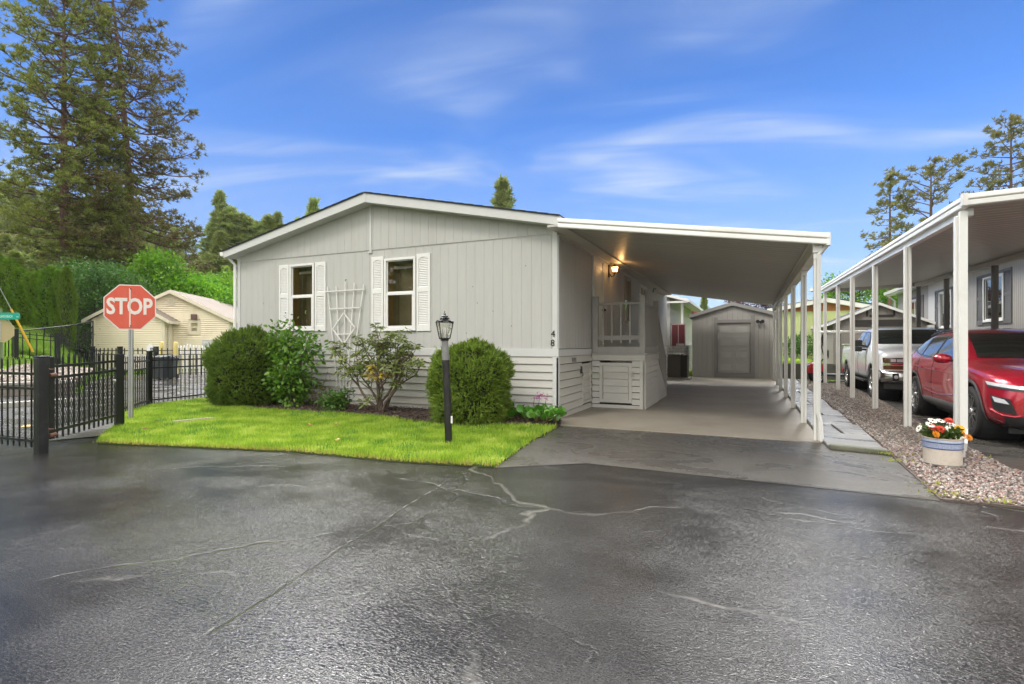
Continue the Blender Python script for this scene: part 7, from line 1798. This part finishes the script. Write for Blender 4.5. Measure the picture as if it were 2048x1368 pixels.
PINK = leafmat('pink_petal', (.45, .10, .32), (.58, .18, .42), (.30, .07, .22), trans=.4); STK = mat('purple_stalk', (.10, .04, .05), .6)
for (x, z, n_) in ((-.60, .46, 18), (-.38, .38, 22), (-.30, .20, 60), (.20, .42, 10), (.30, .46, 50), (.42, .42, 14), (-.50, .40, 8)):
    b = MB(); b.tube([(x - .05, .05, .05), (x - .03, .04, z * .6), (x, .03, z)], [.007, .006, .004], 5); s_ = b.build('flower_stalk', STK, bg_, local=True)
    P = np.array([(x + rr.gauss(0, .035), .03 + rr.gauss(0, .03), z - .02 + rr.gauss(0, .03)) for _ in range(n_)]); V, F = scatter(*LEAF, P, frames(g.normal(size=(n_, 3)) + np.array([0, 0, .4]), g), .028 + .015 * g.random(n_)); np_mesh('blossom', V, F, PINK, s_)
# small dark path light at the bush foot
b = MB(); b.tube([(-4.95, 7.75, 0), (-4.95, 7.75, .10)], .012, 6); tag(b.build('garden_stake', GALV), 'short metal stake at the foot of the clipped shrub', 'stake')
# ---------------------------------------------------------------- trees
PINEN = leafmat('pine_needles', (.105, .13, .032), (.22, .245, .052), (.39, .39, .10), trans=.35, rough=.6, clump=.5, spec=.2)
PINEN2 = leafmat('pine_needles_sparse', (.10, .10, .034), (.20, .19, .056), (.35, .31, .10), trans=.35, rough=.6, clump=.5, spec=.2)
FIRN = leafmat('fir_needles', (.135, .18, .05), (.27, .33, .085), (.44, .48, .15), trans=.38, rough=.6, clump=.4, spec=.2)
MAPLE = leafmat('maple_leaves', (.07, .22, .012), (.16, .38, .02), (.34, .54, .05), trans=.45, rough=.45, clump=.5)
DKLEAF = leafmat('dark_broad_leaves', (.035, .085, .018), (.075, .16, .026), (.16, .25, .045), trans=.35, clump=.7)
ARB = leafmat('arborvitae_sprays', (.06, .13, .012), (.17, .29, .022), (.34, .45, .05), trans=.3, clump=1.6)
PURP = leafmat('purple_leaves', (.05, .02, .025), (.10, .045, .05), (.14, .08, .06), trans=.3)
def pine_mesh(h, cb, prof, nlimb, ntuft, tl, seed, droop=-.1, lift=.45, r0=.28, lean=(0, 0), needles=9, tw=.05, gap=0.0, spread=1.35, jit=.17):
    """returns (trunk MB, V, F) of a pine standing at the origin"""
    rr = random.Random(seed); g = np.random.default_rng(seed)
    def tp(f): return Vector((lean[0] * f * f * h, lean[1] * f * f * h, f * h))
    b = MB(); b.tube([tp(i / 12) for i in range(13)], [r0 * (1 - .93 * (i / 12) ** 1.1) + .01 for i in range(13)], 9)
    P, Dr = [], []
    for i in range(nlimb):
        f = cb + (1 - cb) * ((i + rr.random()) / nlimb); rad = curve(prof, (f - cb) / (1 - cb)); az = i * 2.399 + rr.uniform(-.5, .5)
        if rr.random() < gap: continue
        Ln = rad * rr.uniform(.6, 1.12); s = tp(f); o = Vector((math.cos(az), math.sin(az), 0)); fl = (f - cb) / (1 - cb)
        e = s + o * Ln + Vector((0, 0, Ln * (droop + lift * fl + rr.uniform(-.12, .15)))); m_ = s + o * Ln * .55 + Vector((0, 0, Ln * (droop * 1.5 + .1 * fl)))
        path = bez(s, m_, e, 7); rb = max(.012, min(.085, .018 * Ln + .01)); b.tube(path, [rb * (1 - .8 * j / 6) for j in range(7)], 5, cap=False)
        nb = max(2, int(Ln * 2.1))
        for k in range(nb):
            ff = .25 + .75 * (k + rr.random()) / nb; j = min(5, int(ff * 6)); c = path[j].lerp(path[j + 1], ff * 6 - j)
            sd = rr.choice((-1, 1)); side = Vector((-o.y, o.x, 0)) * sd
            ln2 = Ln * .32 * (1.15 - .6 * ff) * rr.uniform(.5, 1.2) + .12; e2 = c + (o * .65 + side * rr.uniform(.3, 1.0) + Vector((0, 0, rr.uniform(.0, .6)))).normalized() * ln2
            b.tube([c, (c + e2) / 2 + Vector((0, 0, -.04)), e2], [rb * .35 + .004, rb * .25 + .004, .004], 4, cap=False)
            nt_ = max(1, int(ntuft * rr.uniform(.5, 1.5)))
            for q in range(nt_):
                w_ = rr.uniform(.45, 1.05); pt = c.lerp(e2, w_) + Vector((rr.gauss(0, jit), rr.gauss(0, jit), rr.gauss(.03, jit * .9)))
                P.append(pt); Dr.append((e2 - c).normalized() * .6 + Vector((rr.gauss(0, .35), rr.gauss(0, .35), .7)))
        for q in range(ntuft): P.append(e + Vector((rr.gauss(0, .1), rr.gauss(0, .1), rr.gauss(.03, .07)))); Dr.append(o * .7 + Vector((rr.gauss(0, .2), rr.gauss(0, .2), .7)))
    for q in range(ntuft * 4): f = rr.uniform(.94, 1.0); P.append(tp(f) + Vector((rr.gauss(0, .10), rr.gauss(0, .10), rr.gauss(0, .1)))); Dr.append(Vector((rr.gauss(0, .5), rr.gauss(0, .5), 1)))
    T, F0 = tuft(needles, spread, tw / tl, g)
    P = np.array(P); V, F = scatter(T, F0, P, frames(np.array(Dr), g), tl * (.7 + .6 * g.random(len(P))))
    return b, V, F
def pine(name, label, loc, group=None, nm=PINEN, bark=BARK, cat='tree', **kw):
    root = thing(name, label, cat, loc, 0, group); b, V, F = pine_mesh(**kw)
    b.build('trunk', bark, root, smooth=60, local=True); np_mesh('crown', V, F, nm, root); return root
def gz(p): return (p.x, p.y, terrain(p.x, p.y) - .05)
p = at(128, 688, 36); z_ = gz(p)
pine('pine_tree', 'tall bushy ponderosa pine with visible lower trunk, left of the pair', z_, 'tall ponderosa pines by the left road', h=24.5, cb=.17, prof=[(0, 1.6), (.12, 3.2), (.35, 4.0), (.6, 3.6), (.8, 2.6), (.93, 1.5), (1, .4)], nlimb=150, ntuft=7, tl=.27, seed=3, r0=.30, needles=10, tw=.065)
p = at(268, 688, 40)
pine('pine_tree', 'tallest open-branched ponderosa pine reaching out of the top of the picture', gz(p), 'tall ponderosa pines by the left road', h=30.5, cb=.24, prof=[(0, 4.6), (.12, 5.6), (.3, 5.2), (.55, 4.7), (.8, 3.7), (.94, 2.2), (1, .5)], nlimb=150, ntuft=6, tl=.30, seed=5, r0=.40, lean=(-.07, -.02), needles=10, tw=.065, droop=-.25, nm=PINEN2)
p = at(195, 688, 38)
pine('pine_tree', 'dense ponderosa pine standing between and in front of the two tall ones', gz(p), 'tall ponderosa pines by the left road', h=19.0, cb=.10, prof=[(0, 2.4), (.2, 3.3), (.5, 3.0), (.8, 1.9), (1, .3)], nlimb=130, ntuft=7, tl=.27, seed=7, r0=.26, needles=10, tw=.065)
# ---- broad-leaved trees
def broad_mesh(h, rx, rz, zc_, nclump, nleaf, leaf, seed, cr=.55, r0=.16, low=-.9, sq=2.0):
    rr = random.Random(seed); g = np.random.default_rng(seed); b = MB()
    top = Vector((rr.uniform(-.2, .2), rr.uniform(-.2, .2), zc_ + rz * .3)); b.tube(bez((0, 0, -.2), (.1, 0, zc_ * .5), top, 8), [r0 * (1 - .75 * i / 7) for i in range(8)], 8)
    C = []
    while len(C) < nclump:
        d = unit(g.normal(size=3)); 
        if d[2] < low: continue
        k = (np.abs(d) ** sq).sum() ** (-1 / sq); r = (.50 + .5 * g.random() ** .5) * (1 + .12 * math.sin(d[0] * 4 + seed) * math.sin(d[2] * 5 + seed))
        C.append(np.array([d[0] * rx * r * k, d[1] * rx * r * k, zc_ + d[2] * rz * r * k]))
    for c in C[::2]:
        cv = Vector(c); s_ = Vector((0, 0, max(zc_ * .35, min(c[2] - .3, zc_ + rz * .2)))) * 1.0; b.tube(bez(s_, (s_ + cv) / 2 + Vector((0, 0, -.2)), cv, 5), [r0 * .28, r0 * .22, r0 * .16, r0 * .1, .008], 5, cap=False)
    C = np.array(C); n = nclump * nleaf; idx = np.repeat(np.arange(nclump), nleaf); o = g.normal(size=(n, 3)) * cr * .5 * np.array([1, 1, .62]); P = C[idx] + o
    out_ = unit(P - np.array([0, 0, zc_ * .7])); Dr = out_ * .6 + g.normal(0, .5, (n, 3)) + np.array([0, 0, -.15])
    V, F = scatter(*LEAF, P, frames(Dr, g), leaf * (.6 + .8 * g.random(n))); return b, V, F
def broad(name, label, loc, lm, group=None, bark=TWIG, **kw):
    root = thing(name, label, 'tree', loc, 0, group); b, V, F = broad_mesh(**kw)
    b.build('trunk', bark, root, smooth=60, local=True); np_mesh('crown', V, F, lm, root); return root
p = at(312, 688, 37); broad('maple_tree', 'bright green maple rising behind the stop sign, tallest of the three maples', gz(p), MAPLE, 'bright maples behind the beige house', h=9, rx=2.3, rz=3.7, zc_=4.3, nclump=170, nleaf=95, leaf=.21, seed=51, cr=.85)
p = at(388, 688, 38); broad('maple_tree', 'bright green maple above the roof of the beige house', gz(p), MAPLE, 'bright maples behind the beige house', h=7, rx=2.6, rz=2.3, zc_=4.0, nclump=150, nleaf=95, leaf=.20, seed=52, cr=.8)
p = at(452, 688, 41); broad('maple_tree', 'smaller green maple half hidden by the left wall of the grey home', gz(p), MAPLE, 'bright maples behind the beige house', h=6, rx=2.2, rz=2.1, zc_=4.7, nclump=110, nleaf=90, leaf=.20, seed=53, cr=.75)
p = at(192, 688, 32); broad('dark_tree', 'dark green spreading tree between the tall hedge and the stop sign', gz(p), DKLEAF, None, h=7, rx=2.8, rz=2.4, zc_=4.0, nclump=190, nleaf=100, leaf=.15, seed=54, cr=.75)
p = at(258, 688, 34.5); broad('dark_tree', 'lower dark green bush tree directly behind the stop sign', gz(p), DKLEAF, None, h=6, rx=2.3, rz=2.1, zc_=3.6, nclump=130, nleaf=95, leaf=.15, seed=55, cr=.7)
p = at(160, 688, 29.5); broad('dark_tree', 'shadowy undergrowth shrub beneath the dark tree beside the beige wall', gz(p), DKLEAF, None, h=3, rx=1.6, rz=1.0, zc_=1.0, nclump=70, nleaf=80, leaf=.14, seed=56, cr=.6)
p = at(1716, 688, 52); broad('maple_tree', 'light green tree showing over the lime house roof', (p.x, p.y, .4), MAPLE, None, h=8, rx=3.4, rz=2.6, zc_=5.2, nclump=120, nleaf=80, leaf=.24, seed=57, cr=.9)
p = at(1525, 688, 42); broad('purple_tree', 'small purple-leaved tree peeping over the grey shed', (p.x, p.y, 0), PURP, None, h=5, rx=1.6, rz=1.3, zc_=3.6, nclump=70, nleaf=60, leaf=.15, seed=58, cr=.5)
p = at(1468, 688, 40); broad('purple_tree', 'slighter purple-leaved tree behind the shed ridge', (p.x, p.y, 0), PURP, None, h=5, rx=.8, rz=.9, zc_=4.0, nclump=30, nleaf=50, leaf=.15, seed=59, cr=.4)
p = at(1612, 688, 30); broad('shrub', 'round green shrub in front of the lime house wall', (p.x, p.y, .5), DKLEAF, None, h=1.6, rx=.75, rz=.62, zc_=.85, nclump=40, nleaf=60, leaf=.10, seed=60, cr=.4, r0=.05)
p = at(1584, 688, 31); broad('shrub', 'smaller dull shrub left of the round shrub by the lime house', (p.x, p.y, .5), DKLEAF, None, h=1.2, rx=.5, rz=.45, zc_=.6, nclump=26, nleaf=50, leaf=.09, seed=61, cr=.3, r0=.04)
# ---- tall arborvitae hedge, each column a plant
def column_mesh(h, r, n, seed, size=.13):
    g = np.random.default_rng(seed); f = g.random(n); az = g.random(n) * 6.283
    pr = r * np.clip(np.minimum(1, (1 - f) * 2.6) ** .55, 0, 1) * (.86 + .14 * np.minimum(1, f * 6)); pr *= 1 + .12 * np.sin(az * 3 + f * 9) + .08 * np.sin(az * 7 + f * 23)
    P = np.c_[np.cos(az) * pr, np.sin(az) * pr, f * h + .25]; P[:, :2] *= (1 - .25 * g.random(n)[:, None] ** 3)
    Dr = np.c_[np.cos(az) * .45, np.sin(az) * .45, np.full(n, .9)] + g.normal(0, .3, (n, 3)); T, F0 = sprig(g, 9)
    V, F = scatter(T, F0, P, frames(Dr, g), size * (.6 + .9 * g.random(n))); b = MB(); b.tube([(0, 0, -.6), (0, 0, h * .5), (0, 0, h * .9)], [.09, .06, .02], 7)
    c = MB(); c.lathe([(.02, .5)] + [(max(.02, r * .66 * min(1, (1 - f_) * 2.6) ** .55), .5 + f_ * (h - .5)) for f_ in (.02, .2, .4, .6, .8, .95)], 10)
    return b, V, F, c
arb0 = None; HG = 'arborvitae columns of the tall left hedge'
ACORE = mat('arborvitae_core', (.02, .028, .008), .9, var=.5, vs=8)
cols = [(-28, 505), (-2, 512), (20, 518), (42, 538), (64, 545), (84, 542), (101, 535), (118, 542), (133, 536)]
labs = ['arborvitae column cut by the left edge of the picture', 'tall arborvitae column second from the left edge', 'arborvitae column above the street-name blade', 'arborvitae column right of the street-name blade tip', 'arborvitae column in the middle of the hedge', 'arborvitae column right of the hedge middle', 'pointed arborvitae column with the sharpest tip', 'arborvitae column next to last on the right', 'last arborvitae column of the hedge, beside the dark tree']
proto = []
for k in range(2):
    b, V, F, c = column_mesh(4.2, .52, 5200, 70 + k)
    proto.append((b, V, F, c))
objs = []
for i, (u, vt) in enumerate(cols):
    d = 27.5 - .1 * i; p = at(u, vt, d); z0_ = terrain(p.x, p.y) - .1; hh = (p.z - z0_) / 4.45; wd = 1.15 if i < 7 else .72
    if i in (0, 7):
        r0_ = thing('arborvitae', labs[i], 'hedge plant', (p.x, p.y, z0_), i * .8, HG); b, V, F, c = proto[0 if i == 0 else 1]
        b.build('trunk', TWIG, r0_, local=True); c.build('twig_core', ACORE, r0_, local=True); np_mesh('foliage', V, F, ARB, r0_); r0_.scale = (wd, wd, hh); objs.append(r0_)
    else: dup(objs[-1], (p.x, p.y, z0_), i * .8, labs[i], (wd, wd, hh))
# clipped hedge behind the stone skirting, and slim conifer
def hedge(name, label, x0, x1, y0, y1, z1, n, seed, lm, z0=0):
    root = thing(name, label, 'hedge', ((x0 + x1) / 2, (y0 + y1) / 2, z0)); g = np.random.default_rng(seed); hx, hy = (x1 - x0) / 2, (y1 - y0) / 2
    f = g.random((n, 3)) * 2 - 1; ax = g.integers(0, 3, n); 
    for a in range(3): f[ax == a, a] = np.where(g.random((ax == a).sum()) < .5, -1, 1)
    f[(ax == 2), 2] = 1
    P = f * np.array([hx, hy, z1 / 2]) * (1 + g.normal(0, .025, (n, 1))) + np.array([0, 0, z1 / 2]); Dr = np.where(np.abs(f) > .99, f, 0) + g.normal(0, .5, (n, 3)) + np.array([0, 0, .3])
    V, F = scatter(*LEAF, P, frames(Dr, g), .09 + .08 * g.random(n)); np_mesh('foliage', V, F, lm, root)
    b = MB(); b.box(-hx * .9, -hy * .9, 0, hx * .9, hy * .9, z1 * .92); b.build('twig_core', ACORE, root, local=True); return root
hedge('hedge', 'clipped yellow-green hedge behind the red deck panels', -4.6, -3.05, 38.5, 40.5, 2.75, 5200, 81, leafmat('hedge_leaf', (.06, .10, .015), (.14, .18, .025), (.24, .26, .05), trans=.3))
p = at(1408, 597, 55); b_, V, F, c = column_mesh(p.z - .2, .42, 1500, 83, .3); sc_ = thing('slim_conifer', 'slim pointed conifer behind the left slope of the shed roof', 'tree', (p.x, p.y, 0)); b_.build('trunk', TWIG, sc_, local=True); np_mesh('crown', V, F, FIRN, sc_)
# ---- open pines at the right
p = at(1780, 688, 46); pine('pine_tree', 'slender sparse pine left of the forked one over the neighbouring carport roof', (p.x, p.y, .4), 'sparse pines behind the neighbouring carport', nm=PINEN2, h=15.8, cb=.48, prof=[(0, 2.7), (.3, 2.0), (.65, 1.3), (1, .3)], nlimb=38, ntuft=5, tl=.32, seed=91, r0=.20, needles=10, tw=.075, droop=-.15, lift=.5)
p = at(1862, 688, 46); pine('pine_tree', 'forked-top sparse pine with a bare thick trunk right of the slender pine', (p.x, p.y, .4), 'sparse pines behind the neighbouring carport', nm=PINEN2, h=16.6, cb=.50, prof=[(0, 2.6), (.3, 3.0), (.65, 2.8), (.9, 2.0), (1, .8)], nlimb=30, ntuft=5, tl=.35, seed=92, r0=.30, needles=11, tw=.075, droop=.15, lift=.6)
p = at(2022, 688, 46); pine('pine_tree', 'sparse pine cut by the right picture edge', (p.x, p.y, .4), 'sparse pines behind the neighbouring carport', nm=PINEN2, h=20.5, cb=.55, prof=[(0, 2.4), (.3, 2.9), (.65, 2.6), (.9, 1.8), (1, .5)], nlimb=46, ntuft=5, tl=.35, seed=93, r0=.28, needles=11, tw=.075, droop=.0, lift=.5)
p = at(1792, 688, 60); pine('pine_tree', 'low-branched pine glimpsed under the neighbouring carport roof', (p.x, p.y, .4), 'sparse pines behind the neighbouring carport', nm=PINEN2, h=12, cb=.35, prof=[(0, 3.0), (.4, 2.6), (1, .5)], nlimb=30, ntuft=2, tl=.45, seed=94, r0=.32, needles=9, tw=.05)
# ---- forest on the hill: four kinds of conifer, each copy a tree of its own
kinds = []
for k, (pf, nl, cb_, dp_) in enumerate([([(0, 2.2), (.3, 2.1), (.7, 1.2), (1, .15)], 80, .10, -.2), ([(0, 2.6), (.25, 2.5), (.6, 1.7), (.85, .9), (1, .2)], 70, .14, -.1), ([(0, 1.7), (.4, 1.5), (.8, .8), (1, .1)], 80, .08, -.25), ([(0, 2.3), (.3, 2.8), (.7, 2.2), (1, .5)], 60, .22, .0)]):
    kinds.append((pine_mesh(h=14, cb=cb_, prof=pf, nlimb=nl, ntuft=5, tl=.55, seed=120 + k, droop=dp_, lift=.4, r0=.2, needles=8, tw=.14), k))
FK = ['narrow conifer', 'broad conifer', 'slim spire-topped conifer', 'round-crowned pine']
line = [(-60, 345), (20, 352), (60, 350), (150, 380), (250, 410), (300, 425), (340, 425), (380, 445), (405, 478), (440, 396), (470, 425), (500, 440), (530, 442), (556, 432), (580, 446), (625, 412), (660, 470), (720, 480)]
protos = {}; rr = random.Random(44); cnt = 0
FG = 'conifers of the hillside forest on the left'
def put(u, vt, d, kind, label):
    p = at(u, vt, d); z0_ = terrain(p.x, p.y) - .3; h = max(3.0, p.z - z0_); s = h / 14; ws = (s * rr.uniform(1.15, 1.55) if s < 1.2 else s * 1.05) if kind != 2 else s * .95
    rz = rr.uniform(0, 6.28)
    if kind not in protos:
        (b, V, F), k = kinds[kind]; r0_ = thing('conifer', label, 'tree', (p.x, p.y, z0_), rz, FG); b.build('trunk', BARK, r0_, smooth=60, local=True); np_mesh('crown', V, F, FIRN, r0_); r0_.scale = (ws, ws, s); protos[kind] = r0_
    else: dup(protos[kind], (p.x, p.y, z0_), rz, label, (ws, ws, s))
WH = {5: 'standing behind the left end of the tall hedge', 6: 'close above the left end of the tall hedge', 4: 'low on the slope just above the tall hedge', 0: 'on the skyline of the forested hill', 1: 'in the middle of the forested hill slope', 2: 'on the lower slope of the forested hill', 3: 'at the foot of the forested hill'}
for row, (d, dv, step, u0, u1) in enumerate([(98, 0, 22, -60, 640), (84, 34, 25, -50, 600), (70, 72, 28, -60, 560), (57, 118, 34, -40, 500), (47, 158, 30, -80, 420), (52, 128, 24, -90, 130), (41, 150, 26, -110, 120)]):
    u = u0
    while u < u1:
        vt = curve(line, u) + dv + rr.uniform(-10, 24) + (14 if row == 0 else 0); kind = rr.choice([0, 1, 1, 2, 3])
        if 392 < u < 422 and row < 2: u += step; continue
        put(u, vt, d + rr.uniform(-4, 4), kind, FK[kind] + ' ' + WH[row]); u += step * rr.uniform(.75, 1.25)
for u, vt, kind, lb in ((500, 440, 1, 'broad conifer in the notch between hill and left roof end'), (518, 447, 3, 'round-crowned conifer just over the lower left roof slope'), (536, 436, 0, 'narrow conifer over the lower left roof slope'), (426, 452, 1, 'conifer at the left side of the tall spire beyond the maples'), (459, 418, 1, 'broad conifer right beside the tall spire'), (470, 436, 3, 'short round-crowned conifer right of the tall spire'), (440, 388, 2, 'tallest spire-topped conifer left of the gable end, against the sky'), (480, 432, 1, 'conifer just left of the grey roof corner'), (555, 430, 2, 'small conifer tip above the left roof slope'), (1005, 369, 2, 'lone conifer tip rising above the right roof slope'), (627, 404, 2, 'tiny conifer tip above the middle of the left roof slope')): put(u, vt, 72, kind, lb)
# trees across the street, behind the viewer: the windows and wet paint mirror them
for i, (x, y, h) in enumerate([(-27, -23, 14), (-31, -26, 15), (-35, -24, 14), (-40, -27, 16), (-45, -24, 15), (-50, -26, 15)]):
    s_ = h / 14; kd = i % 4
    bk = dup(protos[kd], (x, y, -.1), i * 1.3, 'conifer across the street behind the viewer, mirrored in the front windows', (s_ * 1.5, s_ * 1.5, s_)); bk['group'] = 'conifers across the street'
# nothing countable: far wooded ridge closing the view on the right
ridge = MB(); rows = []
for f in (0, .35, .7, 1.0):
    r = []
    for k in range(41):
        a = R_(-12 + 62 * k / 40); d = 640 + f * 160; hgt = (26 + 14 * math.sin(k * .33) + 8 * math.sin(k * .9 + 1) + 3 * math.sin(k * 2.3)) * f
        r.append((math.sin(a) * d, math.cos(a) * d, hgt))
    rows.append(r)
ridge.grid(rows); tag(ridge.build('hills', mat('far_woods', (.045, .060, .035), .95, var=.4, vs=.05, bump=1, bs=.2), smooth=180), kind='structure')
# ---------------------------------------------------------------- damp air: the far wooded ridge fades
m, t = nt('damp_air'); vp = N(t, 'ShaderNodeVolumePrincipled'); vp.inputs['Color'].default_value = (.86, .90, .95, 1); vp.inputs['Density'].default_value = .00022; vp.inputs['Anisotropy'].default_value = .2
o_ = t.nodes.new('ShaderNodeOutputMaterial'); L(t, vp.outputs[0], o_.inputs['Volume'])
b = MB(); b.box(-1020, -520, -1.6, 1020, 1120, 85); tag(b.build('haze', m), kind='stuff')
